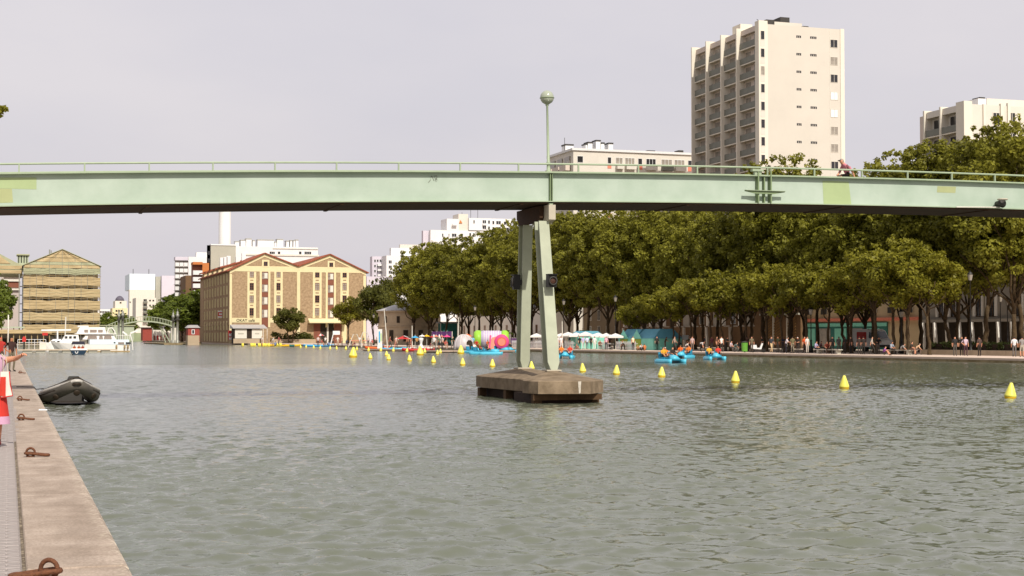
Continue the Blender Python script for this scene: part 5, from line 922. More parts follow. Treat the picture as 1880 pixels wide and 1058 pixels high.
for k in range(16): lw(t, 2 + k * (ln - 4) / 15, 2.6, 1.0, 3.0, cols=2, fr='brown', gl='glassl' if k % 2 else 'glass')
lb_(t, 'roof_edge', -.3, ln + .3, -.4, 10.3, 7.41, 7.8, M['zinc'])
gk = thing('park_kiosk', 'dark green park kiosk left of the grey dome tent', 'kiosk', bank(822, 22)); MB().box(-1.6, 1.6, -1.2, 1.2, 0, 4.2).build('wall', M['teald'], gk, False); MB().box(-2.2, 2.2, -1.8, 1.8, 4.21, 4.5).build('roof', M['zinc'], gk, False)
for x in (-1.9, 1.9): MB().tube([(x, -1.6, 0), (x, -1.6, 4.2)], .09, 6).build('post', M['offw'], gk, False)
# ================================================================ THINGS ON THE LEFT QUAY
def mooring(px, py, rz, lab, sc_=1.):
    p = at_z(px, py, 0); t = thing('mooring_ring', lab, 'mooring ring', (p.x, p.y, .004), 'rusty mooring rings on the quay edge', rz)
    m = MB(); n = 18; m.tube([(0, .062 * sc_ * math.cos(2 * math.pi * k / n) * 1, .06 * sc_ + .062 * sc_ * math.sin(2 * math.pi * k / n)) for k in range(n)], .017 * sc_, 8, closed=True)
    o = m.build('eye_bolt', M['rust'], t, False, True); o.rotation_euler = (0, 0, R(70))
    L_ = .2 * sc_; r = .055 * sc_; pts = [(L_ + r * math.cos(a) + .0, r * math.sin(a), .02) for a in [R(-90 + 180 * k / 8) for k in range(9)]] + [(-.02 + r * math.cos(a), r * math.sin(a), .02 + .01 * math.sin(a * 1)) for a in [R(90 + 180 * k / 8) for k in range(9)]]
    pts = [(x, y_, .02 + (.03 if x < .03 else 0)) for x, y_, z in pts]
    MB().tube(pts, .02 * sc_, 8, closed=True).build('link', M['rust'], t, False, True)
    MB().lathe((0, 0, 0), [(.06 * sc_, -.004), (.06 * sc_, .008), (.03, .014)], 12).build('base_plate', M['rust'], t, False)
mooring(90, 1062, R(172), 'rusty mooring ring nearest the camera on the stone edge', 1.05)
mooring(56, 839, R(0), 'second nearest rusty mooring ring on the stone edge'); mooring(39, 772, R(-2), 'third rusty mooring ring, beside the white scrap'); mooring(36.5, 736, R(0), 'fourth rusty mooring ring, just behind the white scrap', .95); mooring(37, 686, R(0), 'farthest rusty mooring ring, by the feet of the strollers', .95)
p = at_z(80, 753.5, 0); MB().loft([[(-.1, -.12, .0), (.1, -.14, .0), (.11, .15, .0), (-.09, .13, .0)], [(-.09, -.11, .018), (.09, -.13, .026), (.1, .14, .016), (-.08, .12, .022)]]).build('paper_scrap', M['white'], None, loc=(0, 0, 0)); o = bpy.data.objects['paper_scrap']; o.location = (p.x - .02, p.y, .004); tag(o, 'white scrap of paper lying on the stone edge', 'litter')
# mooring rope to the dinghy
a = at_z(30, 711, .01); MB().tube([(a.x, a.y, .02), (.5, a.y + .1, .015), (.88, a.y - .2, .015), (.93, a.y - .6, -.05), (1.05, 48.2, .15)], .014, 6).build('mooring_rope', M['rubd'], None); tag(bpy.data.objects['mooring_rope'], 'dark mooring rope across the stone edge to the grey dinghy', 'rope')
# grey inflatable dinghy, bow towards the camera
dg_ = thing('inflatable_dinghy', 'grey inflatable dinghy with outboard moored at the left quay', 'dinghy', (1.98, 47.6, WZ)); dg_.rotation_euler = (0, 0, R(4))
hw = .68; pts = []
for s_ in (-1, 1):
    seq = [(hw, 3.3, .2), (hw, 2.3, .22), (hw, 1.5, .25), (hw * .93, 1.05, .3), (hw * .66, .62, .42), (hw * .36, .22, .54), (hw * .08, -.1, .635)]
    seq = [(s_ * x, y_, z) for x, y_, z in seq]; pts = pts + (seq if s_ < 0 else seq[::-1])
rs = [.12, .2, .21, .21, .205, .2, .195, .195, .2, .205, .21, .21, .2, .12]
MB().tube(pts, rs, 16).build('buoyancy_tube', M['rub'], dg_, False, True)
for sgn, mt, r_, dz, nm in ((1, 'rubd', .03, .0, 'rubbing_strake'), (0, 'rubd', .018, .21, 'grab_line')):
    q = []
    for i, (x, y_, z) in enumerate(pts):
        v = Vector((x, y_ - 1.2, 0)).normalized() if y_ < 1.2 else Vector((1 if x > 0 else -1, 0, 0)); q.append(Vector((x, y_, z)) + v * (.2 if sgn else .06) * (1 if 0 < i < 13 else .5) + Vector((0, 0, (dz if not sgn else .03) + (0.015 * (i % 2) if not sgn else 0))))
    MB().tube(q, r_, 8).build(nm, M[mt], dg_, False, True)
q = []
for i, (x, y_, z) in enumerate(pts[2:12]):
    v = Vector((x, y_ - 1.2, 0)).normalized() if y_ < 1.2 else Vector((1 if x > 0 else -1, 0, 0)); q.append(Vector((x, y_, z)) + v * .175 + Vector((0, 0, .125)))
MB().tube(q, .055, 6).build('light_band', M['rubl'], dg_, False, True)
for i, (x, z) in enumerate(((.0, .4), (-.55, .26), (.56, .28))):
    y_ = -.26 if i == 0 else .28; m = MB(); m.lathe((0, 0, 0), [(.1, 0), (.095, .02), (.05, .03)], 14); o = m.build('bow_patch', M['rubd'], dg_, False, True); o.location = (x, y_ + .02, z); o.rotation_euler = (R(115), 0, R(0 if i == 0 else (-38 if i == 1 else 38)))
MB().loft([[(-.5, .5, .05), (0, .25, -.06), (.5, .5, .05)], [(-.62, 3.2, .02), (0, 3.2, -.12), (.62, 3.2, .02)]], cap=False).build('hull', M['rubd'], dg_, False)
MB().box(-.6, .6, 3.0, 3.06, -.05, .45).build('transom', M['darkgrey'], dg_, False); MB().box(-.62, .62, 1.7, 1.95, .32, .36).build('thwart', M['darkgrey'], dg_, False)
MB().loft([[(.12, 2.95, .45), (.42, 2.95, .45), (.42, 3.4, .45), (.12, 3.4, .45)], [(.1, 2.9, .6), (.44, 2.9, .6), (.44, 3.45, .6), (.1, 3.45, .6)], [(.12, 2.95, .82), (.42, 2.95, .82), (.42, 3.4, .76), (.12, 3.4, .76)]]).build('outboard_motor', M['black'], dg_, False); MB().box(.095, .445, 2.885, 2.899, .56, .63).build('motor_stripe', M['white'], dg_, False)
# ---------------------------------------------------------------- near people on the left quay
def extra_person(P, rad, edges, label, loc, rz, fwd=(0, -1, 0), sub=2, **kw):
    me = skin_mesh('person_near', P, rad, edges, {'fwd': fwd}, sub); o = inst(me, 'person', None, loc, rz); dress(o, **kw); return tag(o, label, 'person')
P = pose(hea=(0, -.02, 1.57), top=(0, 0, 1.66), sR=(.165, 0, 1.375), eR=(.30, -.12, 1.395), wR=(.36, -.37, 1.45), fR=(.365, -.44, 1.462), eL=(-.26, .03, 1.12), wL=(-.25, -.06, .88), kR=(.09, .05, .48), aR=(.09, .2, .1), tR=(.1, .08, .04))
E2 = list(EDG); fing = {}
for i, (dx, ln_, zz) in enumerate(((-.028, .085, .008), (-.009, .098, .012), (.011, .09, .008), (.03, .072, 0))):
    b0 = Vector(P['fR']); d = (Vector(P['fR']) - Vector(P['wR'])).normalized(); sd_ = Vector((d.y, -d.x, 0)) * -1
    p1 = b0 + sd_ * dx + d * (.03) + Vector((0, 0, zz)); p2 = p1 + d * ln_ * .45 + Vector((0, 0, -.008)); p3 = p2 + d * ln_ * .4 + Vector((0, 0, -.03))
    for nm, q in (('p', p1), ('q', p2), ('r', p3)): P[f'{nm}{i}'] = tuple(q); fing[f'{nm}{i}'] = (.0095, .009)
    E2 += [('fR', f'p{i}', 'hand'), (f'p{i}', f'q{i}', 'hand'), (f'q{i}', f'r{i}', 'hand')]
th0 = Vector(P['fR']).lerp(Vector(P['wR']), .35) + sd_ * -.035; P['u0'] = tuple(th0); P['u1'] = tuple(th0 + d * .045 + sd_ * -.02 + Vector((0, 0, -.012))); P['u2'] = tuple(th0 + d * .075 + sd_ * -.018 + Vector((0, 0, -.02)))
for k in ('u0', 'u1', 'u2'): fing[k] = (.011, .011)
E2 += [('wR', 'u0', 'hand'), ('u0', 'u1', 'hand'), ('u1', 'u2', 'hand')]
RW = dict(RAD); RW.update(fing); RW.update(wR=(.027, .027), fR=(.036, .018), eR=(.043, .043), sR=(.055, .055), che=(.15, .1), spi=(.12, .09), pel=(.15, .11), eL=(.04, .04), wL=(.027, .027), fL=(.032, .02))
wp = at_z(-14, 822, 0)
wm = extra_person(P, RW, E2, 'woman in lilac top and red skirt reaching out her arm at the left edge', (wp.x + .02, wp.y, .0), R(8), fwd=(.3, -1, 0), top='#b893a8', bot='#b02a2a', skin=0, hair='brown', sleeve='none', legs='short', shoe='#6a2a2a')
sk = MB(); n = 20
sk.loft([[((.155 + .0 * k + .012 * j) * math.cos(2 * math.pi * k / n) * (1 + .05 * math.sin(k * 3) * (j > 0)), (.12 + .012 * j) * math.sin(2 * math.pi * k / n), 1.0 - j * .085) for k in range(n)] for j in range(7)], cap=False); sk.mm(1); sk.loft([[((.232 + .004 * j) * math.cos(2 * math.pi * k / n) * (1 + .05 * math.sin(k * 3)), (.196 + .006 * j) * math.sin(2 * math.pi * k / n), .49 - j * .06) for k in range(n)] for j in range(3)], cap=False)
o = sk.build('skirt', [cl('#c0352c'), cl('#c79ab4')], None, smooth=True); o.parent = wm
bgt = thing('tote_bag', 'white tote bag with red trim hanging beside the woman', 'bag', (wp.x + .19, wp.y - .1, .79)); bgt.scale = (.72, .8, 1); 
MB().loft([[(-.1, -.07, 0), (.14, -.07, .03), (.14, .07, .03), (-.1, .07, 0)], [(-.12, -.05, .2), (.09, -.05, .22), (.09, .05, .22), (-.12, .05, .2)], [(-.11, -.02, .4), (.07, -.02, .4), (.07, .02, .4), (-.11, .02, .4)]]).build('bag_body', cl('#d8ccc0'), bgt, False); MB().box(-.118, -.0, -.08, -.071, .02, .32).build('print_panel', cl('#c23a2c'), bgt, False)
MB().tube([(-.1, -.075, -.005), (.145, -.075, .025), (.09, -.055, .21), (.072, -.025, .4)], .011, 6).build('trim', cl('#b8322c'), bgt, False); MB().tube([(-.06, 0, .4), (-.06, .0, .62), (-.1, 0, .68)], .008, 6).build('strap', cl('#c9bda8'), bgt, False); MB().tube([(.04, 0, .4), (.0, .0, .62), (-.1, 0, .68)], .008, 6).build('strap', cl('#c9bda8'), bgt, False)
p = at_z(21, 683, 0); person((p.x, p.y, .003), 'hips', R(25), 'stroller in dark brown shirt and mottled trousers on the left quay', '#3a2622', '#6a6250', skin=1, hair='brown', sleeve='short')
p = at_z(3, 681, 0); person((p.x - .05, p.y + .6, .003), 'stand', R(-10), 'stroller wearing a bright red sun hat at the left edge', '#a03028', '#4a4038', skin=1, hat='#c02a28')
# ---------------------------------------------------------------- man sitting on the footbridge girder
xm_ = at_Y(1558, 315, BY + .1).x
d = dict(POSES['sit']); 
MANP = pose(pel=(0, 0, .12), hL=(-.02, -.09, .12), hR=(.02, .09, .12), spi=(-.06, 0, .3), che=(-.13, 0, .46), nec=(-.2, 0, .56), hea=(-.27, 0, .635), top=(-.275, 0, .74), sL=(-.14, -.17, .49), sR=(-.13, .17, .49), eL=(.02, -.24, .28), wL=(.12, -.22, .08), fL=(.14, -.22, .03), eR=(-.2, .26, .27), wR=(-.3, .2, .16), fR=(-.36, .18, .16), kL=(-.36, -.1, .12), kR=(-.36, .1, .1), aL=(-.4, -.02, -.3), tL=(-.52, -.02, -.34), aR=(-.38, .12, -.32), tR=(-.5, .12, -.36))
o = extra_person(MANP, RAD, EDG, 'balding man in pink shirt and black shorts sitting on the footbridge', (xm_ + .1, BY + .3, arch(xm_) - .02), 0, fwd=(-1, -.2, 0), sub=2, top='#c07882', bot='#2a221e', skin=0, hair='grey', legs='short')
MB().tube([(-.36, -.075, .665), (-.365, -.03, .66), (-.37, 0, .655), (-.365, .03, .66), (-.36, .075, .665)], .02, 6).build('sunglasses', M['black'], o, False)
# ================================================================ BUOYS
def buoy_parts(h, w_):
    r = w_ / 2
    return (MB().lathe((0, 0, 0), [(r * .98, h * .12), (r, h * .2), (r * .94, h * .26), (r * .62, h * .6), (r * .3, h * .92), (r * .2, h * .985), (r * .08, h)], 20).mesh('cone', M['yellow'], True), MB().lathe((0, 0, 0), [(r * .6, -h * .3), (r * .85, -h * .02), (r * .97, h * .1), (r * .97, h * .119)], 20).mesh('float', M['orangey'], True))
BS, BB = buoy_parts(.54, .4), buoy_parts(1.02, .84)
def buoy(px, py, big, lab, grp):
    p = at_z(px, py, WZ); t = thing('buoy', lab, 'buoy', (p.x, p.y, WZ), grp); t.rotation_euler = (R(random.uniform(-4, 4)), R(random.uniform(-4, 4)), 0)
    for nm, me in zip(('cone', 'float'), BB if big else BS): inst(me, nm, t)
for i, (x, y) in enumerate([(1854.5, 732), (1550, 714), (1350, 703), (1214.5, 693), (1131.5, 688.5), (1070, 684), (976, 679), (904, 674), (849.5, 671), (796, 666.3), (752, 663.5), (713.5, 661.5), (680, 659)]):
    buoy(x, y, False, f'small yellow cone buoy, {ORD[i] or "first "}from the right in the near line', 'small yellow buoys in the near line')
for x, y, l in ((648, 656.5, 'big yellow cone buoy farthest left, off the warehouse'), (771.5, 652.5, 'big yellow cone buoy before the red kayak'), (846, 650, 'big yellow cone buoy before the grey dome tent')): buoy(x, y, True, l, 'big yellow buoys')
for i, (x, y) in enumerate([(803, 651.3), (808.5, 648.5), (780, 647.8), (747, 646.5), (722, 645.3), (699, 645), (709.5, 654), (676.5, 644.8), (655, 643), (635, 642), (618, 641.6), (606, 641.5), (588, 641), (576, 639.5), (562, 639), (552, 639)]):
    buoy(x, y, False, f'tiny yellow buoy, {ORD[i] or "first "}from the right in the far line', 'small yellow buoys in the far line')
# ================================================================ PEDAL BOATS
def pedalo_meshes():
    hull = MB()
    for s_ in (-1, 1):
        hull.loft([[(s_ * .62 + dx, y_, z) for dx, z in ((-.2 * k, -.12), (.2 * k, -.12), (.25 * k, .14 + up), (-.25 * k, .14 + up))] for y_, k, up in ((-1.35, .35, .14), (-1.1, .8, .08), (-.5, 1, .03), (.9, 1, .03), (1.3, .7, .06))])
    deck = MB(); deck.loft([[(-.78, -1.0, .16), (.78, -1.0, .16), (.78, 1.1, .19), (-.78, 1.1, .19)], [(-.7, -.95, .24), (.7, -.95, .24), (.72, 1.05, .27), (-.72, 1.05, .27)]])
    nose = MB(); nose.loft([[(-.42, -1.05, .22), (.42, -1.05, .22), (.36, .1, .24), (-.36, .1, .24)], [(-.14, -.9, .5), (.14, -.9, .5), (.16, -.1, .55), (-.16, -.1, .55)], [(-.07, -.75, .57), (.07, -.75, .57), (.08, -.2, .6), (-.08, -.2, .6)]])
    seat = MB()
    for s_ in (-1, 1): seat.box(s_ * .4 - .26, s_ * .4 + .26, .2, .75, .271, .38).obox((s_ * .4, .82, .55), (.5, .1, .45), 0, R(-12))
    return [('hull', hull.mesh('hull', M['turq'], True)), ('deck', deck.mesh('deck', M['turq'])), ('nose', nose.mesh('nose', M['turq'], True)), ('seat', seat.mesh('seat', M['turqd']))]
PB = pedalo_meshes()
VEST = ['#e07a28', '#d8b030', '#d85a2c', '#c03a30']
def pedalo(px, py, rz, lab, riders, n=2):
    p = at_z(px, py, WZ); t = thing('pedal_boat', lab, 'pedal boat', (p.x, p.y, WZ + .05), 'turquoise pedal boats', rz)
    for nm, me in PB: inst(me, nm, t)
    for (sx, sy, vest, bot, l) in riders:
        v = Matrix.Rotation(rz, 3, 'Z') @ Vector((sx, sy, 0)); q = person((p.x + v.x, p.y + v.y, WZ + .05 + .27), 'pedal', rz, l, vest, bot, 'pedal boat riders', .95, skin=random.choice((0, 1)), hair=random.choice(('dark', 'brown')), legs='short', hat='#d8d4cc' if 'white cap' in l else None)
FC = -TH
pedalo(1231, 666.5, FC + R(20), 'turquoise pedal boat with three riders nearest the camera', [(-.4, .45, '#c9962c', '#2a2622', 'rider in yellow life vest, left seat of the nearest pedal boat'), (.4, .45, '#2c2420', '#3a2e2a', 'rider in dark vest, right seat of the nearest pedal boat'), (.0, .95, '#dd7a2a', '#3a3a40', 'rider in orange vest and white cap at the back of the nearest pedal boat')])
pedalo(1254, 658, FC + R(-25), 'turquoise pedal boat half hidden behind the nearest pedal boat', [(-.4, .45, '#d9662c', '#2a2622', 'rider in orange vest on the half hidden pedal boat, left seat'), (.4, .45, '#d8762c', '#3a2e2a', 'rider in orange vest on the half hidden pedal boat, right seat')])
pedalo(1312, 661, FC + R(4), 'turquoise pedal boat alone on the right', [(-.4, .45, '#d0a030', '#2a2622', 'rider in yellow vest on the right-hand pedal boat'), (.4, .45, '#c83a30', '#2a2024', 'rider in red vest on the right-hand pedal boat')])
pedalo(1038, 658.5, FC + R(-6), 'turquoise pedal boat just right of the pier leg', [(-.4, .45, '#d97a30', '#dcd8d0', 'rider in orange vest on the pedal boat beside the pier, left seat'), (.4, .45, '#c8402c', '#d8d0c8', 'rider in red vest on the pedal boat beside the pier, right seat')])
for i, (px, py, rz) in enumerate([(871, 648.5, 40), (885, 650.8, 70), (901, 651, 88), (921, 646.5, 75), (934, 646.5, 20)]):
    pedalo(px, py, FC + R(rz), f'turquoise pedal boat moored at the beach pontoon, {ORD[i] or "first "}from the left', [(.35, .45, ['#dcd6cc', '#9a3a2c', '#3a3430', '#d8d2c8', '#2c2622'][i], '#3a3430', f'person sitting in the {ORD[i] or "first "}moored pedal boat from the left')])
# ================================================================ LEFT MARINA
# pontoon
YP = 199.; t = thing('pontoon', 'long low pontoon with white edge beside the moored yacht', 'pontoon', (X_(120, YP), YP, WZ)); xa, xb = X_(33, YP), X_(216, YP)
MB().box(xa, xb, YP, YP + 2.2, WZ + .28, WZ + .42).build('deck', mat('pontoon_edge', '#bfae98', .8, .08, 1), t)
for k in range(7): x = xa + .6 + k * (xb - xa - 1) / 7; MB().box(x, x + 1.1, YP + .15, YP + 2, WZ - .3, WZ + .279).build('float', M['greyb'], t)
for zz in (1.0, .62): MB().tube([(xa, YP + 2.1, zz + .3), (X_(85, YP), YP + 2.1, zz + .3)], .03, 6).build('rail', M['white'], t)
for k in range(6): x = xa + k * (X_(85, YP) - xa) / 5; MB().tube([(x, YP + 2.1, WZ + .42), (x, YP + 2.1, 1.3)], .03, 6).build('rail_post', M['white'], t)
q = thing('life_ring_post', 'red life ring holder on a dark post at the pontoon', 'life ring', (X_(44.5, YP), YP + 1, WZ + .42)); MB().box(-.1, .1, -.08, .08, 0, .95).build('post', M['black'], q, False); MB().loft([[(-.22, -.12, .95), (.22, -.12, .95), (.22, .1, .95), (-.22, .1, .95)], [(-.24, -.12, 1.35), (.24, -.12, 1.35), (.24, .1, 1.35), (-.24, .1, 1.35)], [(-.1, -.1, 1.62), (.1, -.1, 1.62), (.1, .08, 1.62), (-.1, .08, 1.62)]]).build('case', M['redp'], q, False)
q = thing('notice_box', 'white service box on the pontoon', 'box', (X_(79, YP), YP + 1, WZ + .421)); MB().box(-.4, .4, -.3, .3, 0, .85).build('cabinet', M['offw'], q, False); MB().box(-.42, .42, -.32, .32, .851, .9).build('lid', M['white'], q, False)
q = thing('flagpole', 'slim grey pole at the left edge of the marina', 'pole', (X_(15, 230), 230, -.02)); zt_ = Z_(15, 578, 230); MB().tube([(0, 0, 0), (0, 0, zt_ * .5), (0, 0, zt_)], [.12, .1, .08], 8).build('shaft', M['offw'], q, False, True); MB().lathe((0, 0, 0), [(.2, 0), (.2, .1), (.12, .14)], 10).build('base', M['scaff'], q, False)
def yacht(name, lab, cx, cy, L_, B_, parts, cat='yacht'):
    t = thing(name, lab, cat, (cx, cy, WZ)); return t
YY = 205.; xs, xe = X_(118, YY), X_(243, YY); ya = thing('motor_yacht', 'large white motor yacht moored across the pontoon', 'yacht', ((xs + xe) / 2, YY, WZ))
def hullx(x0_, x1_, yc, b, zl, zh, mt, nm, t, rake=1.2):      # hull along x with pointed bow at x0 side
    st = []
    for u, k, sh_ in ((0, .04, .35), (.1, .45, .25), (.25, .8, .12), (.5, 1, .03), (.8, 1, 0), (1, .92, 0)):
        xx = x0_ + (x1_ - x0_) * u; bx = xx + (rake * (1 - u) ** 3); hb_ = b / 2 * k
        st.append([(bx, yc - hb_ * .97, zl), (bx, yc + hb_ * .97, zl), (xx, yc + hb_, zh + sh_), (xx, yc - hb_, zh + sh_)])
    return MB().loft(st).build(nm, mt, t)
zk = lambda py: Z_(190, py, YY)
hullx(xs - 1.6, xe - .3, YY + 1.8, 3.6, WZ - .2, zk(633), M['gel'], 'hull', ya)
MB().box(xs + 3.2, xe - .4, YY - .02, YY + 3.55, zk(633) + .01, zk(623.6)).build('deckhouse', mat('yacht_blue_white', '#cfdbe0', .35, .03, 1), ya)
MB().loft([[(X_(152, YY), YY + .25, zk(623.5)), (X_(213, YY), YY + .25, zk(623.5)), (X_(213, YY), YY + 3.3, zk(623.5)), (X_(152, YY), YY + 3.3, zk(623.5))], [(X_(160, YY), YY + .4, zk(614)), (X_(208, YY), YY + .4, zk(614)), (X_(208, YY), YY + 3.2, zk(614)), (X_(160, YY), YY + 3.2, zk(614))]]).build('saloon', M['gel'], ya)
for a, b in ((160.5, 177), (181.5, 188), (190.5, 204)): MB().prismy([(X_(a, YY), zk(622.6)), (X_(b, YY) + .12, zk(622.6)), (X_(b, YY), zk(616)), (X_(a, YY) + .12, zk(616))], YY + .2, YY + .36).build('window', M['tint'], ya)
MB().box(X_(138, YY), X_(214, YY), YY + .1, YY + 3.5, zk(613.9), zk(612.6)).build('flybridge_floor', M['gel'], ya)
MB().loft([[(X_(141, YY), YY + .5, zk(612.5)), (X_(195, YY), YY + .5, zk(612.5)), (X_(195, YY), YY + 3.1, zk(612.5)), (X_(141, YY), YY + 3.1, zk(612.5))], [(X_(147, YY), YY + .6, zk(601)), (X_(193, YY), YY + .6, zk(601)), (X_(193, YY), YY + 3, zk(601)), (X_(147, YY), YY + 3, zk(601))]]).build('wheelhouse', M['gel'], ya)
for a, b in ((155, 162), (165.5, 178), (180.5, 189)): MB().box(X_(a, YY), X_(b, YY), YY + .46, YY + .56, zk(610.5), zk(605.5)).build('window', M['tint'], ya)
MB().box(X_(143, YY), X_(163, YY), YY + .6, YY + 3, zk(600.8), zk(598)).build('roof_box', M['gel'], ya)
MB().tube([(X_(197, YY), YY + .6, zk(613)), (X_(200, YY), YY + .6, zk(603)), (X_(206, YY), YY + .6, zk(602)), (X_(211, YY), YY + .6, zk(608)), (X_(213, YY), YY + .6, zk(618))], .07, 6).build('radar_arch', M['gel'], ya)
for a, b in ((217, 228), (231, 240)): MB().box(X_(a, YY), X_(b, YY), YY - .06, YY - .025, zk(632), zk(628.5)).build('window', M['glass'] if a == 231 else M['tint'], ya)
MB().box(X_(209, YY), X_(212, YY), YY - .05, YY - .025, zk(630.5), zk(628.3)).build('porthole', M['black'], ya)
MB().tube([(X_(244.5, YY), YY + .4, zk(643)), (X_(243.5, YY), YY + .4, zk(628)), (X_(239, YY), YY + .4, zk(613))], .07, 6).build('stern_ladder', M['gel'], ya); MB().bar((X_(240, YY), YY + .6, zk(612)), (X_(253, YY), YY + .6, zk(606.5)), .15, .2).build('davit', M['gel'], ya); MB().bar((X_(226, YY), YY + 1, zk(609)), (X_(234, YY), YY + 1, zk(615)), .1, .2).build('davit', M['gel'], ya)
for k in range(7): x = X_(214 + k * 4, YY); MB().tube([(x, YY + .1, zk(623)), (x, YY + .1, zk(616))], .025, 5).build('rail_post', M['gel'], ya)
MB().tube([(X_(213, YY), YY + .1, zk(616)), (X_(239, YY), YY + .1, zk(616))], .03, 5).build('rail', M['gel'], ya)
for px in (214, 229, 235): MB().lathe((X_(px, YY), YY - .12, zk(641)), [(.02, -.02), (.11, .06), (.11, .5), (.02, .58)], 10).build('fender', M['plank'], ya, True, True)
MB().box(xs + 1.2, xe - .3, YY - .025, YY + .02, WZ + .0, WZ + .16).build('boot_stripe', M['plank'], ya)
Yb = 214.
for i, (a, b, top, lab) in enumerate(((92, 150, 615, 'white cabin cruiser left of the large yacht'), (70, 118, 623, 'small white sailing boat left of the cabin cruiser'))):
    yy = Yb + i * 7; t = thing('cabin_cruiser' if i == 0 else 'sailing_boat', lab, 'boat', (X_((a + b) / 2, yy), yy, WZ)); hullx(X_(a, yy), X_(b, yy), yy + 1, 2.4, WZ - .2, Z_(110, 630, yy), M['gel'], 'hull', t, .9)
    MB().loft([[(X_(a + 18, yy), yy + .2, Z_(110, 631, yy)), (X_(b - 3, yy), yy + .2, Z_(110, 631, yy)), (X_(b - 3, yy), yy + 1.9, Z_(110, 631, yy)), (X_(a + 18, yy), yy + 1.9, Z_(110, 631, yy))], [(X_(a + 28, yy), yy + .4, Z_(110, top, yy)), (X_(b - 6, yy), yy + .4, Z_(110, top, yy)), (X_(b - 6, yy), yy + 1.7, Z_(110, top, yy)), (X_(a + 28, yy), yy + 1.7, Z_(110, top, yy))]]).build('cabin', M['gel'], t)
    for k in range(3): MB().box(X_(a + 27 + k * 8, yy), X_(a + 32 + k * 8, yy), yy + .2, yy + .3, Z_(110, top + 6, yy), Z_(110, top + 2.5, yy)).build('window', M['glass'], t)
    if i == 1:
        xm2 = X_(121, yy); MB().tube([(xm2 - .1, yy + 1, 0), (xm2, yy + 1, Z_(121, 582, yy))], .09, 8).build('mast', M['offw'], t); MB().tube([(X_(76, yy), yy + 1, Z_(100, 607, yy)), (X_(131, yy), yy + 1, Z_(100, 606.5, yy))], .13, 8).build('boom', M['white'], t)
        MB().box(X_(78, yy), X_(88, yy), yy + .6, yy + 1.4, Z_(80, 616, yy), Z_(80, 611, yy)).build('sail_cover', M['redp'], t); MB().tube([(X_(106, yy), yy + 1, 0), (X_(106, yy), yy + 1, Z_(106, 607, yy))], .12, 6).build('boom_crutch', M['white'], t)
# small blue and white launch coming towards the camera
Yl = at_z(145, 651.5, WZ).y; xl_ = X_(145, Yl); la = thing('launch', 'small navy and white boat with dark awning on open water', 'boat', (xl_, Yl, WZ)); zl = lambda py: Z_(145, py, Yl) - WZ
MB().loft([[(-.5, .15, -.1), (.5, .15, -.1), (.88, .1, .52), (-.88, .1, .52)], [(-.6, 1, -.1), (.6, 1, -.1), (.92, 1, .48), (-.92, 1, .48)], [(-.6, 3, -.1), (.6, 3, -.1), (.85, 3, .48), (-.85, 3, .48)]]).build('hull', M['navy'], la, False)
MB().loft([[(-.9, .06, .521), (.9, .06, .521), (.92, 3.02, .521), (-.92, 3.02, .521)], [(-.86, .1, .68), (.86, .1, .68), (.88, 3, .62), (-.88, 3, .62)]]).build('gunwale', M['gel'], la, False)
m = MB(); m.tube([(-.24 + .14 * math.cos(a), .085, .32 + .17 * math.sin(a)) for a in [R(-200 + 220 * k / 10) for k in range(11)]], .045, 6); m.build('hull_letter', M['white'], la, False)
MB().loft([[(-.72, .5, 1.15), (.72, .5, 1.15), (.72, 2.6, 1.15), (-.72, 2.6, 1.15)], [(-.62, .6, 1.5), (.62, .6, 1.5), (.62, 2.5, 1.5), (-.62, 2.5, 1.5)]]).build('awning', mat('awning_navy', '#272632', .8, .1, 3), la, False)
for x in (-.66, .66):
    for y_ in (.6, 2.5): MB().tube([(x, y_, .6), (x, y_, 1.16)], .025, 5).build('awning_post', M['offw'], la, False)
for i, (x, c_) in enumerate(((-.45, '#d8683c'), (.05, '#d8703c'), (.45, '#d05a38'))): person((xl_ + x, Yl + 1.0, WZ + .2), 'sit', 0, f'passenger in orange life vest on the navy launch, {["left", "middle", "right"][i]}', c_, '#30303a', 'launch passengers', .72)
q = thing('channel_marker', 'small red and white float near the red hut', 'buoy', at_z(265, 627.5, WZ)); MB().lathe((0, 0, 0), [(.5, -.2), (.6, .1), (.6, .5), (.3, .9), (.1, 1.2)], 12).build('float', M['redp'], q, False, True); MB().lathe((0, 0, 0), [(.61, .2), (.61, .4)], 12).build('band', M['white'], q, False)
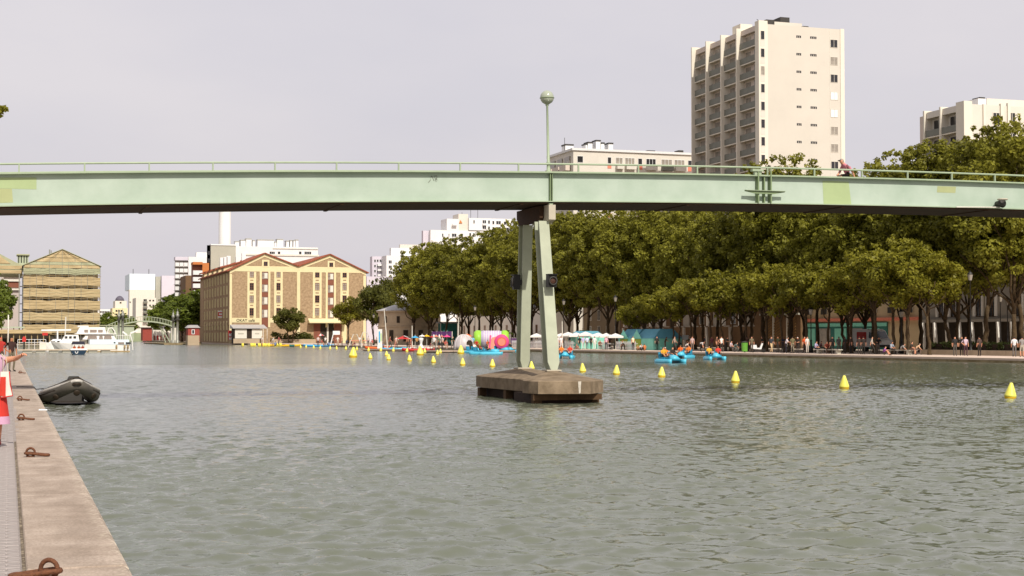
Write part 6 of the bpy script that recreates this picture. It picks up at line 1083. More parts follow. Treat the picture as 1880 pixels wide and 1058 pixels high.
# ================================================================ RIGHT BANK
G = 'people on the right bank promenade'
def rp(px, py, pose_, rz, lab, top, bot, **kw):
    off = {'ground': 1.0}.get(pose_, 3.0 + ((px * 7) % 10) * .12) + (2.2 if px > 1740 else (3.2 if px > 1630 else 0)) - (.2 if 1000 < px < 1160 else 0); p = bank(px, off) if px > 950 else at_z(px, py, 0); return person((p.x, p.y, .006), pose_, FC + R(rz), lab, top, bot, G, kw.pop('sc', 1.), **kw)
PEOPLE = [
 (1862, 652.5, 'stand', 160, 'stroller in white T-shirt and grey trousers near the right edge', '#d8d4d4', '#6a6460', {}), (1876, 652.5, 'hips', 170, 'stroller in grey shirt and light shorts at the right edge', '#8a8480', '#b0a898', dict(legs='short')),
 (1798, 650.5, 'stand', 200, 'stroller in dark clothes before the hedge', '#4a3a34', '#2c2420', {}), (1772.5, 652, 'hips', 10, 'stroller in white and maroon striped shirt', '#b9a4ae', '#4a3038', {}), (1765.5, 652, 'stand', -20, 'stroller in black beside the striped shirt', '#201c1a', '#2a2420', {}), (1753, 652.5, 'stand', 0, 'stroller in black shirt with white sleeves', '#2c2a28', '#55504a', {}),
 (1681, 651.5, 'hunch', 80, 'person in cream top bending forward on the low wall', '#d9b490', '#6a5a50', dict(hair='grey')), (1672, 651.5, 'sit', 60, 'person in dark top seated beside the cream top', '#3a332c', '#7a5a4a', dict(legs='short')), (1653, 648.5, 'hunch', 70, 'person in grey shirt hunched on the bench', '#8f8d8a', '#6a5a4c', {}), (1636, 648.5, 'sit', 40, 'person in pale blue shirt seated on the bench', '#9aa2ae', '#3a3430', {}), (1622, 652, 'ground', 60, 'person in purple shirt sitting at the water edge', '#8a4a90', '#4a4038', dict(legs='short')),
 (1601, 647.5, 'walk', 80, 'person walking past the white van', '#a89c90', '#33302c', {}), (1585, 648, 'stand', 180, 'person in dark jacket beside the van, right of a pair', '#2a2420', '#2a2622', {}), (1577.5, 648, 'stand', 170, 'person in dark jacket beside the van, left of a pair', '#332822', '#332c28', {}),
 (1528, 645.5, 'stand', 10, 'person in black by the teal shopfront', '#1e1a18', '#28221e', {}), (1518, 648, 'sit', 0, 'person in red brown seated under the lime trees', '#7a3a2c', '#4a362a', {}), (1497, 647, 'sit', 50, 'person in lavender shirt seated by the lantern', '#a9a0c0', '#1e1c20', {}),
 (1482, 644.5, 'stand', 30, 'person in white beside the orange shirt', '#cfc8c0', '#b8b0a4', {}), (1477, 644.5, 'stand', 20, 'person in bright orange shirt', '#c4501e', '#2a1c18', {}), (1465, 646, 'lean', -40, 'person in dark shirt and white cap with a bicycle', '#3a322a', '#3a3430', dict(hat='#d8d0c8')), (1455, 646.5, 'stand', 170, 'person in khaki shirt and beige trousers', '#6e6648', '#a89c84', {}), (1443, 644.5, 'lean', 70, 'cyclist in white shirt under the lime trees', '#cfc4c8', '#26222a', {}),
 (1416, 646, 'walk', 30, 'walker in navy shirt and cream trousers', '#33363c', '#c8ac84', {}), (1380, 643, 'stand', 0, 'person in olive beside the green bin', '#6a604a', '#4a4034', {}), (1347, 642.5, 'hunch', 90, 'person in grey green leaning back near the bin', '#5f6c68', '#50564f', {}), (1341, 642, 'sit', 60, 'person in white seated on the quay under the trees', '#cfb8bc', '#4a4440', {}),
 (1324.5, 641.5, 'hips', 10, 'man in white sleeveless shirt standing with hands on hips', '#dcd4cc', '#3a302c', dict(sleeve='none')), (1316, 640, 'stand', 60, 'person in brown standing behind the white sleeveless shirt', '#6a4c3c', '#5a4034', {}), (1286, 642, 'bend', 70, 'person in white bending down on the quay', '#c8c4c0', '#2a2624', {}), (1258, 641.5, 'hunch', 80, 'person in white crouching above the pedal boats', '#d4ccc4', '#5a3a30', {}), (1238.5, 640, 'walk', 60, 'woman in beige walking right of the teal tents', '#a08a7c', '#4a4440', {}), (1271, 640, 'stand', 0, 'person in pale pink under the white sign board', '#b59a94', '#7a6a60', {}),
 (1184, 643, 'ground', 200, 'person with bare tanned back sitting at the water edge', '#b0683c', '#3a2a24', dict(sleeve='none')), (1176.5, 642.5, 'ground', 20, 'person in white shirt and teal cap sitting at the water edge', '#d4dcdc', '#5a4a44', dict(hat='#2f7c88')), (1170.5, 642.5, 'ground', 10, 'child in yellow hat sitting at the water edge', '#b88a60', '#7a5a44', dict(hat='#d0b050', sc=.8)), (1162, 642, 'stand', 30, 'person in white vest and black trousers by the picket fence', '#d9d6b0', '#262422', dict(sleeve='none')),
 (1141, 641.5, 'sit', 70, 'person in white seated by the picket fence', '#d8d2d0', '#2e2826', {}), (1147, 641.5, 'hunch', 250, 'person in black bending over a table by the picket fence', '#2a2422', '#3a302a', {}), (1113, 641.5, 'stand', 10, 'person in pink shirt and dark jeans by the parasols', '#d0a0b0', '#33363a', {}), (1101, 641.5, 'sit', 20, 'person in brown seated among the parasol tables', '#7a5644', '#4a342c', {}), (1091.5, 640.8, 'stand', 170, 'woman all in white under the parasols', '#dcd6d4', '#d6cec8', {}), (1085, 640.6, 'stand', 150, 'person in dark brown between two people in white', '#3a2a26', '#2a2220', {}), (1078, 640.6, 'stand', 190, 'person in pale blue shirt under the parasols', '#c4c8dc', '#5a5660', {}), (1070.5, 640.6, 'stand', 10, 'person in lavender shirt and white trousers', '#b4a8cc', '#cfc6c4', {}), (1064, 640.6, 'stand', 30, 'person in black left of the lavender shirt', '#1e1c1c', '#2a2622', {}), (1057, 640.8, 'ground', 60, 'child sitting before the picket fence', '#8a6a60', '#a87a6a', dict(sc=.9)), (1030, 640.6, 'stand', 20, 'woman in white dress right of the pier', '#d6d0d0', '#cfc4c0', {}), (1024, 640.4, 'stand', 160, 'second woman in white close to the pier leg', '#d4cccc', '#c8c0bc', {}),
 (921, 640, 'walk', 40, 'person in maroon before the pink disc', '#6a2c3a', '#3a2a30', {}), (890, 640.5, 'stand', 0, 'person in red vest and black shorts before the striped tube', '#b03a2c', '#2a2220', dict(legs='short')), (894.5, 641, 'sit', 40, 'person in orange seated before the striped tube', '#c8683c', '#8a5a48', {}), (875, 640.8, 'sit', 10, 'person in red seated by the dome tent', '#b8302a', '#7a2a24', {}), (868, 641, 'stand', 180, 'person in light blue shirt and black trousers', '#7ab0cc', '#2a2024', {}), (831.5, 640.5, 'walk', 80, 'walker in dark green left of the grey dome tent', '#33341c', '#2c2c24', {})]
for a in PEOPLE: rp(*a[:7], **a[7])
dn = ['charcoal', 'dark brown', 'black', 'dark olive', 'navy', 'maroon', 'dark grey']; dc = ['#34302c', '#3e2c20', '#1d1a18', '#3c3a24', '#262c3c', '#4a2226', '#4a4642']
for i, px in enumerate((1206, 1221, 1247, 1266, 1294, 1307, 1333, 1357, 1372, 1399, 1428, 1437, 1506, 1540, 1551, 1562, 1612, 1128, 1046, 1119)):
    p = bank(px, 5.2 + (i * 37 % 30) * .1); person((p.x, p.y, .006), ['stand', 'lean', 'sit', 'walk', 'hips'][i % 5], FC + R(i * 67), f'shaded person in {dn[i % 7]} under the trees, {ORD[i] or "first "}of the people farther back', dc[i % 7], ['#2a2624', '#5a5048', '#3a3430'][i % 3], G, skin=i % 3)
GB = 'people on the sand of the canal beach'; tops = ['#c8b8b0', '#b05a50', '#d0c8c0', '#6a7a9a', '#8a4a44', '#d8ccc0', '#a87a5c', '#4a4a58', '#c89a5a', '#7a3a4a', '#d4d0cc', '#5a6a50']
cn = ['cream', 'dull red', 'off white', 'slate blue', 'maroon', 'ivory', 'tan', 'charcoal', 'ochre', 'plum', 'white', 'moss green']
for i, px in enumerate([584, 590, 597, 604, 612, 620, 628, 636, 645, 652, 660, 668, 676, 684, 693, 702, 716, 728, 748, 756, 765, 789, 797, 806, 812, 818, 501, 505, 512, 481]):
    near = px > 700; p = at_z(px, 641.5 if px > 790 else (639.8 if near else 636.2), 0); ps = ['stand', 'sit', 'lean', 'ground', 'walk', 'hips'][i % 6]; where = ('among the beach umbrellas' if near else ('on the pontoon before the warehouse door' if px > 560 else 'by the cafe kiosk'))
    person((p.x, p.y, .006), ps, FC + R((i * 73) % 360), f'beachgoer in {cn[i % 12]} top {where}, {ORD[i] or "first "}in the crowd', tops[i % 12], ['#4a4440', '#c0a890', '#6a5a50', '#2a2a30'][i % 4], GB, skin=i % 2, legs='short' if i % 2 else 'long', hair=['dark', 'brown', 'fair'][i % 3])
# pontoons at the beach
def deckbox(name, lab, px0_, py0, px1_, py1, wd, h=.28):
    a, b = at_z(px0_, py0, WZ), at_z(px1_, py1, WZ); v = b - a; t = thing(name, lab, 'pontoon', a); t.rotation_euler = (0, 0, math.atan2(v.y, v.x)); ln = v.length
    n = max(2, int(ln / 2.2)); 
    for k in range(n): MB().box(k * ln / n + .02, (k + 1) * ln / n - .02, 0, wd, .1, h).build('deck_board', mat('grey_deck', '#9c8878', .85, .15, 1), t, False)
    for k in range(n): MB().box(k * ln / n + .3, (k + 1) * ln / n - .3, .2, wd - .2, -.3, .099).build('float', M['timber'], t, False)
    return t
deckbox('beach_pontoon', 'long dark pontoon below the grey dome tent', 803, 648.2, 946, 647.2, 6); deckbox('beach_pontoon', 'narrow white pontoon beside the red kayak', 662, 644.6, 740, 645.2, 4)
def umbrella(px, py, top, w_, mt, name_c, mt2=None):
    p = at_z(px, py, 0); H = hgt(px, top, p); s = p.length / F; r = w_ * s / 2; t = thing('beach_umbrella', f'{name_c} beach umbrella on the canal beach', 'umbrella', (p.x, p.y, 0), 'beach umbrellas'); hc = min(.75, r * .5)
    m = MB(); n = 8; m.v += [(0, 0, H)] + [(r * math.cos(2 * math.pi * k / n), r * math.sin(2 * math.pi * k / n), H - hc) for k in range(n)] + [(r * .98 * math.cos(2 * math.pi * (k + .5) / n) * .95, r * .98 * math.sin(2 * math.pi * (k + .5) / n) * .95, H - hc - .03) for k in range(n)]
    for k in range(n):
        for tri in ((0, 1 + k, 9 + k), (0, 9 + k, 1 + (k + 1) % n)): m.f.append(tri); m.m.append(k % 2 if mt2 else 0)
    m.build('canopy', [M[mt], M[mt2 or mt]], t, False); m = MB(); rg = [(r * math.cos(2 * math.pi * k / n), r * math.sin(2 * math.pi * k / n)) for k in range(n)]
    MB().tube([(0, 0, 0), (0, 0, H + .12)], .03, 6).build('pole', M['offw'], t, False)
    for x, y_ in rg: MB().bar((0, 0, H - hc * .75), (x * .93, y_ * .93, H - hc * .97), .015, .02).build('rib', M['offw'], t, False)
for a in [(762, 640, 616.5, 15, 'bluep', 'light blue'), (775, 640, 614.5, 13, 'whitec', 'white'), (783.5, 640, 614.5, 13, 'yel', 'golden yellow'), (793, 641, 617, 9, 'redp', 'deep red'), (800.5, 640, 615.5, 10, 'salmon', 'salmon'), (820.5, 641, 615, 15, 'pink', 'magenta pink'), (858, 641, 613, 18, 'org', 'orange'), (811, 641, 616, 7, 'salmon', 'small coral'), (589, 636, 613, 13, 'redp', 'red and white striped', 'whitec'), (1000, 642, 613, 10, 'redp', 'red, seen between the pier legs,')]: umbrella(*a)
for px, lab in ((796.5, 'left white folded parasol'), (806.5, 'right white folded parasol')):
    p = at_z(px, 640.5, 0); t = thing('folded_parasol', lab + ' by the red umbrellas', 'parasol', p); H = hgt(px, 614, p); MB().lathe((0, 0, 0), [(.28, H * .4), (.24, H * .6), (.08, H * .95), (.02, H)], 10).build('canopy', M['whitec'], t, False, True); MB().tube([(0, 0, 0), (0, 0, H * .42)], .03, 6).build('pole', M['offw'], t, False)
p = at_z(773, 640, 0); t = thing('white_fountain', 'white hourglass shaped stand among the umbrellas', 'stand', p); MB().lathe((0, 0, 0), [(.5, 0), (.42, .15), (.2, .5), (.16, .8), (.3, 1.1), (.36, 1.45), (.1, 1.6)], 16).build('body', M['white'], t, False, True); MB().lathe((0, 0, 0), [(.55, -.02), (.55, .0)], 16).build('foot', M['greyb'], t, False)
# red and white tent canopy
p = at_z(741, 640, 0); t = thing('canopy_tent', 'red and white canopy tent on the beach', 'tent', p); s = p.length / F; rr_ = 13 * s; H = hgt(741, 616.5, p); b_ = hgt(741, 622.5, p)
m = MB(); m.quad((-rr_, -1.2, b_), (0, 0, H), (-rr_, 1.2, b_)).quad((-rr_, -1.2, b_), (rr_, -1.2, b_), (0, 0, H)).mm(1).quad((rr_, -1.2, b_), (rr_, 1.2, b_), (0, 0, H)).quad((-rr_, 1.2, b_), (0, 0, H), (rr_, 1.2, b_)).quad((.1, -1.0, b_ + .4), (rr_ * .8, -.9, b_ + .3), (0, -.1, H + .02)); m.build('canopy', [M['redp'], M['whitec']], t, False); t.rotation_euler = (0, 0, FC)
for x in (-rr_, rr_):
    for y_ in (-1.2, 1.2): MB().tube([(x, y_, b_), (x * 1.25, y_ * 1.1, 0)], .035, 6).build('pole', M['salmon'], t, False)
# purple windbreaks
for a, b, tp_, bt, lab in ((793, 830, 609, 618, 'purple screen panel behind the folded parasols'), (938, 950, 621, 631, 'purple and grey booth beside the pier leg')):
    p = bank(a, 7); q = bank(b, 7); v = q - p; t = thing('screen_panel', lab, 'screen', p); t.rotation_euler = (0, 0, math.atan2(v.y, v.x)); ln = v.length; n = 4
    for k in range(n): MB().box(k * ln / n + .02, (k + 1) * ln / n - .02, -.03, .03, hgt(a, bt, p), hgt(a, tp_, p)).build('panel', M['purple'], t, False); MB().tube([(k * ln / n, 0, 0), (k * ln / n, 0, hgt(a, tp_, p) + .1)], .04, 6).build('post', M['offw'], t, False)
    MB().box(ln, ln + .05, -.05, .05, 0, hgt(a, tp_, p)).build('post', M['offw'], t, False)
# grey dome tent
p = at_z(851, 641.5, 0); s = p.length / F; t = thing('dome_tent', 'silver grey dome tent on the beach', 'tent', p); rx_ = 19 * s; H = hgt(851, 614.5, p); nA, nB = 20, 8
MB().loft([[(rx_ * math.cos(R(90) * j / nB) ** .8 * math.cos(2 * math.pi * k / nA), rx_ * .9 * math.cos(R(90) * j / nB) ** .8 * math.sin(2 * math.pi * k / nA), H * math.sin(R(90) * j / nB) ** .9) for k in range(nA)] for j in range(nB)] + [[(.02 * math.cos(2 * math.pi * k / nA), .02 * math.sin(2 * math.pi * k / nA), H) for k in range(nA)]]).build('shell', M['silver'], t, False, True)
for k in range(5): a = R(200 + k * 35); MB().tube([(rx_ * 1.01 * math.cos(R(90) * j / 8) ** .8 * math.cos(a), rx_ * .91 * math.cos(R(90) * j / 8) ** .8 * math.sin(a), H * 1.01 * math.sin(R(90) * j / 8) ** .9) for j in range(9)], .03, 5).build('seam', M['whitec'], t, False)
MB().loft([[(rx_ * .35 + dx * w2, -rx_ * .85 - .02 + yy, z) for dx in (-1, 1) for yy in (0, .12)] for z, w2 in ((0.02, .5), (.9, .4), (1.2, .15))]).build('opening', M['void'], t, False)
# inflatable striped tube with pink disc
p = at_z(902, 640.5, 0); s = p.length / F; t = thing('inflatable_tube', 'large inflatable striped water roller with lime ends', 'inflatable', p, rz=FC); L_ = 64 * s; rt_ = (hgt(902, 606.5, p)) / 2; n = 26
MB().tube([(-L_ / 2 + .7, 0, rt_), (L_ / 2 - .7, 0, rt_)], rt_ * .93, 28).build('core', M['lav2'], t, False, True)
for sgn in (-1, 1): MB().tube([(sgn * L_ / 2, 0, rt_), (sgn * (L_ / 2 - .35), 0, rt_), (sgn * (L_ / 2 - .72), 0, rt_), (sgn * (L_ / 2 - 1.0), 0, rt_)], [rt_ * .8, rt_, rt_, rt_ * .93], 28).build('end_ring', M['limeg'], t, False, True)
for k in range(15):
    x = -L_ / 2 + 1.25 + k * (L_ - 2.5) / 14; MB().tube([(x, rt_ * .94 * math.cos(a), rt_ + rt_ * .94 * math.sin(a)) for a in [R(k2 * 15) for k2 in range(24)]], .055, 5, closed=True).build('stripe', M['whitec'] if k % 2 else M['lav2'], t, False, True)
p2 = at_z(921, 641.5, 0); t = thing('inflatable_disc', 'round pink inflatable disc leaning before the striped roller', 'inflatable', p2, rz=FC); rd = hgt(921, 614, p2) / 2
MB().tube([(0, 0, rd), (0, .14, rd), (0, .34, rd), (0, .45, rd)], [rd * .85, rd, rd, rd * .85], 28).build('disc', M['pink'], t, False, True); MB().tube([(0, -.02, rd), (0, .0, rd)], rd * .55, 24).build('centre', M['salmon'], t, False); MB().tube([(rd * .55 * math.cos(R(k * 15)), -.01, rd + rd * .55 * math.sin(R(k * 15))) for k in range(24)], .05, 6, closed=True).build('ring', M['org'], t, False, True)
p = at_z(906, 641, 0); t = thing('slide_mat', 'salmon inflatable slide between the tube and the pink disc', 'inflatable', p, rz=FC); MB().loft([[(-.9, -.9, .02), (.9, -.9, .02), (.9, -.6, .02), (-.9, -.6, .02)], [(-.2, .0, 1.5), (1.0, .0, 1.9), (1.0, .2, 1.9), (-.2, .2, 1.5)]]).build('slope', M['salmon'], t, False)
for x in (-.5, .95): MB().tube([(x, -.8, .12), (x + .1, .1, 1.8)], .12, 8).build('side_bolster', M['pink'], t, False)
# banner, poles, kayaks
p = at_z(697.5, 640, 0); t = thing('banner_column', 'tall white and blue banner column near the warehouse', 'banner', p, rz=FC); s = p.length / F; H = hgt(697, 604.5, p); hw_ = 4.2 * s
MB().box(-hw_, hw_, -.15, .15, .5, H).build('panel', M['whitec'], t, False); MB().box(-hw_ * .5, hw_ * .1, -.17, -.152, .8, H - .3).build('stripe', M['bluep'], t, False); MB().box(-hw_ * 1.05, hw_ * 1.05, -.3, .3, 0, .49).build('base', M['white'], t, False); MB().box(hw_ * .35, hw_ * .7, -.17, -.153, 1, H - .6).build('stripe', M['limeg'], t, False)
for px, py, tx, ty, lab in ((711.5, 640, 705, 567, 'leaning pale mast behind the beach'), (757, 640, 756.5, 598, 'short pale mast behind the red canopy'), (840.5, 640, 842, 583, 'white pole beside the park kiosk'), (1033, 641, 1032, 590, 'white pole just right of the pier leg')):
    p = at_z(px, py, 0); q = p + (_rt * ((tx - px) * p.length / F)); t = thing('mast', lab, 'mast', p); h = hgt(px, ty, p); MB().tube([(0, 0, 0), (q.x - p.x, q.y - p.y, h)], [.09, .05], 7).build('shaft', M['offw'], t, False); MB().lathe((0, 0, 0), [(.25, 0), (.25, .06), (.1, .1)], 8).build('base', M['greyb'], t, False)
def kayak(px, py, L_, mt, rz, lab, z=WZ + .1):
    p = at_z(px, py, WZ); t = thing('kayak', lab, 'kayak', (p.x, p.y, z), 'kayaks at the beach', FC + R(rz)); st = []
    for u, k, r in ((-1, .05, .12), (-.8, .5, .04), (-.3, 1, 0), (.3, 1, 0), (.8, .5, .04), (1, .05, .12)): st.append([(u * L_ / 2, -.38 * k, .12 + r), (u * L_ / 2, -.22 * k, -.1 + r), (u * L_ / 2, .22 * k, -.1 + r), (u * L_ / 2, .38 * k, .12 + r), (u * L_ / 2, .15 * k, .3 + r), (u * L_ / 2, -.15 * k, .3 + r)])
    MB().loft(st).build('hull', M[mt], t, False, True); m = MB(); m.tube([(.5 * math.cos(R(a)), .2 * math.sin(R(a)), .3) for a in range(0, 360, 24)], .035, 6, closed=True); m.build('cockpit_rim', M['black'], t, False, True)
kayak(761, 645.5, 3.4, 'redp', 3, 'red kayak lying behind the big buoy, left one'); kayak(777, 645.2, 3.2, 'redp', -2, 'red kayak lying behind the big buoy, right one'); kayak(772, 643.2, 4, 'whitec', 0, 'white kayak behind the red kayaks'); kayak(693, 641.5, 4, 'org', 0, 'orange kayak by the banner column'); kayak(719, 643.4, 3.4, 'bluep', 5, 'pale blue kayak on the pontoon'); kayak(733, 643.4, 2.4, 'turq', 10, 'short turquoise kayak beside the pale blue kayak'); kayak(585, 637, 6, 'bluep', 0, 'light blue kayak below the warehouse door'); kayak(608, 636.8, 7, 'navy', 0, 'long navy and white rowing boat below the warehouse door'); kayak(520, 636.4, 7, 'yel', 0, 'yellow canoe below the terrace wall'); kayak(536, 637, 2, 'teald', 70, 'dark green canoe end-on below the terrace wall')
for i, (px, w_) in enumerate(((445.5, 4), (462, 5), (467, 5), (476, 5), (482, 5), (487, 5), (493, 5), (507, 7), (514, 6))):
    p = at_z(px, 636.4, WZ); t = thing('float_drum', f'yellow float drum moored below the cafe, {ORD[i] or "first "}from the left', 'float', (p.x, p.y, WZ), 'yellow float drums below the cafe'); s = p.length / F; r = w_ * s / 2; MB().tube([(-r, 0, .25), (-r * .8, 0, .25), (r * .8, 0, .25), (r, 0, .25)], [.3, .42, .42, .3], 12).build('drum', M['yellow'], t, False, True); MB().tube([(-.06, 0, .25), (.06, 0, .25)], .44, 12).build('band', M['orangey'], t, False)
p = at_z(606, 637, WZ); t = thing('slanted_sign', 'white slanted sign on a leaning post before the warehouse door', 'sign', p); s = p.length / F; MB().tube([(0, 0, 0), (6 * s, 0, 24 * s)], .1, 6).build('post', M['white'], t, False); MB().box(5 * s, 18 * s, -.06, .06, 22 * s, 29 * s).build('board', M['white'], t, False)
# trapeze frames and bunting arch by the beach
for i, (px, w_) in enumerate(((652, 26), (670, 14))):
    p = at_z(px, 638, 0); s = p.length / F; t = thing('swing_frame', ['white A-frame beside the small tree before the warehouse', 'white hoop frame right of the warehouse'][i], 'frame', p); q = w_ * s / 2; MB().tube([(-q, 0, 0), (-q * .25, 0, 2.0), (q * .25, 0, 2.0), (q, 0, 0)] if i == 0 else [(-q, 0, 0), (-q, 0, 1.6), (-q * .5, 0, 2.3), (q * .5, 0, 2.3), (q, 0, 1.8)], .06, 6).build('tube', M['offw'], t, False); MB().tube([(-q * .6, 0, 1.0), (q * .6, 0, 1.0)], .05, 6).build('crossbar', M['salmon'], t, False)
# moored rowing boats etc. handled above; picket fence, parasol row, tents
def fence(pxa, pxb, off, lab):
    a, b = bank(pxa, off), bank(pxb, off); v = b - a; t = thing('picket_fence', lab, 'fence', a); t.rotation_euler = (0, 0, math.atan2(v.y, v.x)); ln = v.length; n = int(ln / .32); pm_ = MB().prismy([(-.07, 0), (.07, 0), (.07, .92), (0, 1.05), (-.07, .92)], -.015, .015).mesh('picket', M['white'])
    for k in range(n): inst(pm_, 'picket', t, (k * .32, 0, .04))
    for z in (.3, .8): MB().box(0, ln, .016, .05, z - .04, z + .04).build('rail', M['white'], t, False)
fence(1037, 1055, 4.4, 'white picket fence left of the crowd under the parasols'); fence(1098, 1120, 4.4, 'short white picket fence among the parasol tables'); fence(1132, 1170, 4.4, 'white picket fence before the teal tents'); fence(940, 950, 5, 'white picket fence just left of the pier leg'); fence(968, 1000, 5.4, 'white picket fence between the pier legs')
for i, (px, top, w_) in enumerate([(1030, 612, 26), (1043, 609.5, 24), (1058, 610.5, 26), (1075, 609, 24), (1098, 611, 28), (1113, 611.5, 24), (1130, 612, 26), (985, 612, 22)]):
    p = bank(px, 5.2 + .6 * (i % 2)); s = p.length / F; r = w_ * s / 2 * 1.05; H = hgt(px, top, p); t = thing('market_parasol', f'white square parasol, {ORD[i] or "first "}from the left right of the pier' if i < 7 else 'white parasol seen between the pier legs', 'parasol', p, 'white parasols', FC)
    m = MB(); m.v += [(0, 0, H)] + [(r * x, r * y_, H - .38) for x, y_ in ((-1, -1), (0, -1.02), (1, -1), (1.02, 0), (1, 1), (0, 1.02), (-1, 1), (-1.02, 0))] + [(r * x, r * y_, H - .6) for x, y_ in ((-1, -1), (0, -1.02), (1, -1), (1.02, 0), (1, 1), (0, 1.02), (-1, 1), (-1.02, 0))]
    for k in range(8): m.f += [(0, 1 + k, 1 + (k + 1) % 8), (1 + k, 9 + k, 9 + (k + 1) % 8, 1 + (k + 1) % 8)]; m.m += [0, 0]
    m.build('canopy', M['whitec'], t, False); MB().tube([(0, 0, 0), (0, 0, H)], .04, 6).build('pole', M['offw'], t, False); MB().box(-.35, .35, -.35, .35, 0, .08).build('base', M['greyb'], t, False)
for i, (a, b, top, lab) in enumerate(((1134, 1200, 604, 'large teal market tent with lime gable panel'), (1042, 1062, 608, 'small teal tent behind the white parasols'))):
    p, q = bank(b, 6.4), bank(a, 6.4); v = p - q; t = thing('market_tent', lab, 'tent', q); t.rotation_euler = (0, 0, math.atan2(v.y, v.x)); ln = v.length; H = hgt(a, top, p); e = hgt(a, 621.5, p) if i == 0 else H * .7; nb = 2 if i == 0 else 1
    for k in range(nb):
        x0_, x1_ = k * ln / nb, (k + 1) * ln / nb - .05; MB().box(x0_ + .1, x1_ - .1, .05, 4, .0, e).build('side_wall', M['teal'], t, False)
        MB().loft([[(x0_, 0, e), (x1_, 0, e), (x1_, 4.1, e), (x0_, 4.1, e)], [(x0_ + ln * .04, 1.2, H), (x1_ - ln * .04, 1.2, H), (x1_ - ln * .04, 3, H), (x0_ + ln * .04, 3, H)]]).build('roof', M['tealroof'], t, False)
        if i == 0: xg = x0_ + (.35 if k == 0 else .1) * ln / nb; MB().prismy([(xg - 1.3, e - .05), (xg + 1.3, e - .05), (xg, H - .1)], -.06, -.01).build('gable_flap', M['teal'], t, False); MB().box(xg - 1.0, xg + 1.0, -.02, .04, .05, e - .1).build('gable_panel', M['lime'], t, False)
# palms in tubs
for px, off, lab in ((930, 8, 'potted palm behind the pink disc'), (1073, 9, 'potted palm behind the white parasols'), (1002, 9, 'potted palm seen between the pier legs')):
    p = bank(px, off); t = thing('potted_palm', lab, 'palm', p); H = hgt(px, 603, p); MB().tube([(0, 0, 0), (.05, 0, H * .45), (0, 0, H * .72)], [.16, .12, .1], 8).build('trunk', M['bark'], t, False); MB().lathe((0, 0, 0), [(.4, 0), (.5, .55), (.45, .56)], 12).build('tub', M['brown'], t, False); m = MB()
    for k in range(18):
        a = k * 2.4; up_ = .5 + .5 * ((k * 7) % 5) / 5; r = 1.7; pp = [Vector((r * u * math.cos(a) * (1 - .25 * up_), r * u * math.sin(a) * (1 - .25 * up_), H * .72 + up_ * 1.5 * u - 1.1 * u * u * (1.2 - up_ * .5))) for u in (0, .3, .6, 1)]; sd_ = Vector((-math.sin(a), math.cos(a), 0))
        for i in range(3): w0, w1 = (.05, .22, .2, .02)[i], (.05, .22, .2, .02)[i + 1]; m.quad(pp[i] - sd_ * w0, pp[i] + sd_ * w0, pp[i + 1] + sd_ * w1, pp[i + 1] - sd_ * w1)
    m.build('fronds', M['grass'], t, False)
# Paris lanterns
for i, (px, top, off) in enumerate([(1782, 497, 10), (1837, 538, 22), (1655, 566, 12), (1489, 562, 8), (1130, 541, 6), (1035, 548, 8), (872, 560, 9), (686, 575, 6), (1850, 545, 26)]):
    p = bank(px, off); H = hgt(px, top, p); t = thing('street_lantern', ['dark lantern post tallest in front of the hedge', 'dark lantern post near the right edge', 'dark lantern post left of the hedge', 'dark lantern post by the orange shirt', 'dark lantern post left of the large teal tent', 'dark lantern post just right of the pier', 'dark lantern post behind the striped tube', 'dark lantern post right of the warehouse', 'dark lantern post farther back at the right edge'][i], 'street lamp', p, 'lantern posts')
    MB().lathe((0, 0, 0), [(.22, 0), (.22, .5), (.12, .6), (.09, 1.2), (.12, 1.25), (.06, 1.4), (.045, H - .95), (.1, H - .9)], 10).build('post', M['black'], t, False, True); MB().lathe((0, 0, 0), [(.14, H - .89), (.24, H - .38), (.24, H - .36)], 8).build('lantern_glass', M['glassl'], t, False); MB().lathe((0, 0, 0), [(.28, H - .355), (.16, H - .15), (.05, H - .1), (.02, H)], 8).build('lantern_cap', M['black'], t, False)
# hedge, low wall, benches
a, b = bank(1990, 9.6), bank(1690, 9.6); v = a - b; lw_ = thing('planter_wall', 'low stone planter wall under the clipped hedge', 'wall', b); lw_.rotation_euler = (0, 0, math.atan2(v.y, v.x)); ln = v.length
n = int(ln / 2.2)
for k in range(n): MB().box(k * ln / n + .01, (k + 1) * ln / n - .01, 0, .45, -.01, .46).build('stone_block', mat('planter_stone', '#9a8a74', .9, .12, 1.5, .3, 14), lw_, False)
MB().box(0, ln, .46, 2.6, 0, .4).build('soil_bed', M['timber'], lw_, False)
hd = thing('clipped_hedge', 'clipped dark hedge on the planter wall at the right', 'hedge', b); hd.rotation_euler = lw_.rotation_euler; C3 = [(rng.uniform(.3, ln - .3), rng.uniform(.75, 2.2), rng.uniform(.6, 1.05)) for _ in range(260)]; inst(leaf_mesh('hedge_foliage', C3, [.36] * 260, 15000, .13, M['hedge']), 'foliage', hd)
MB().box(.2, ln - .2, .85, 2.1, .41, 1.0).build('inner_twigs', M['timber'], hd, False)
for px, lab in ((1645, 'stone bench under the two seated people in pale shirts'), (1517, 'bench under the lime trees by the teal shopfront')):
    p = bank(px, 6.5 if px > 1600 else 3.6); t = thing('bench', lab, 'bench', p); t.rotation_euler = (0, 0, BD - R(90)); MB().box(-2, 2, 0, .5, .38, .46).build('seat', M['greyb'], t, False)
    for x in (-1.6, 1.6): MB().box(x - .15, x + .15, .05, .45, 0, .379).build('leg', M['greyb'], t, False)
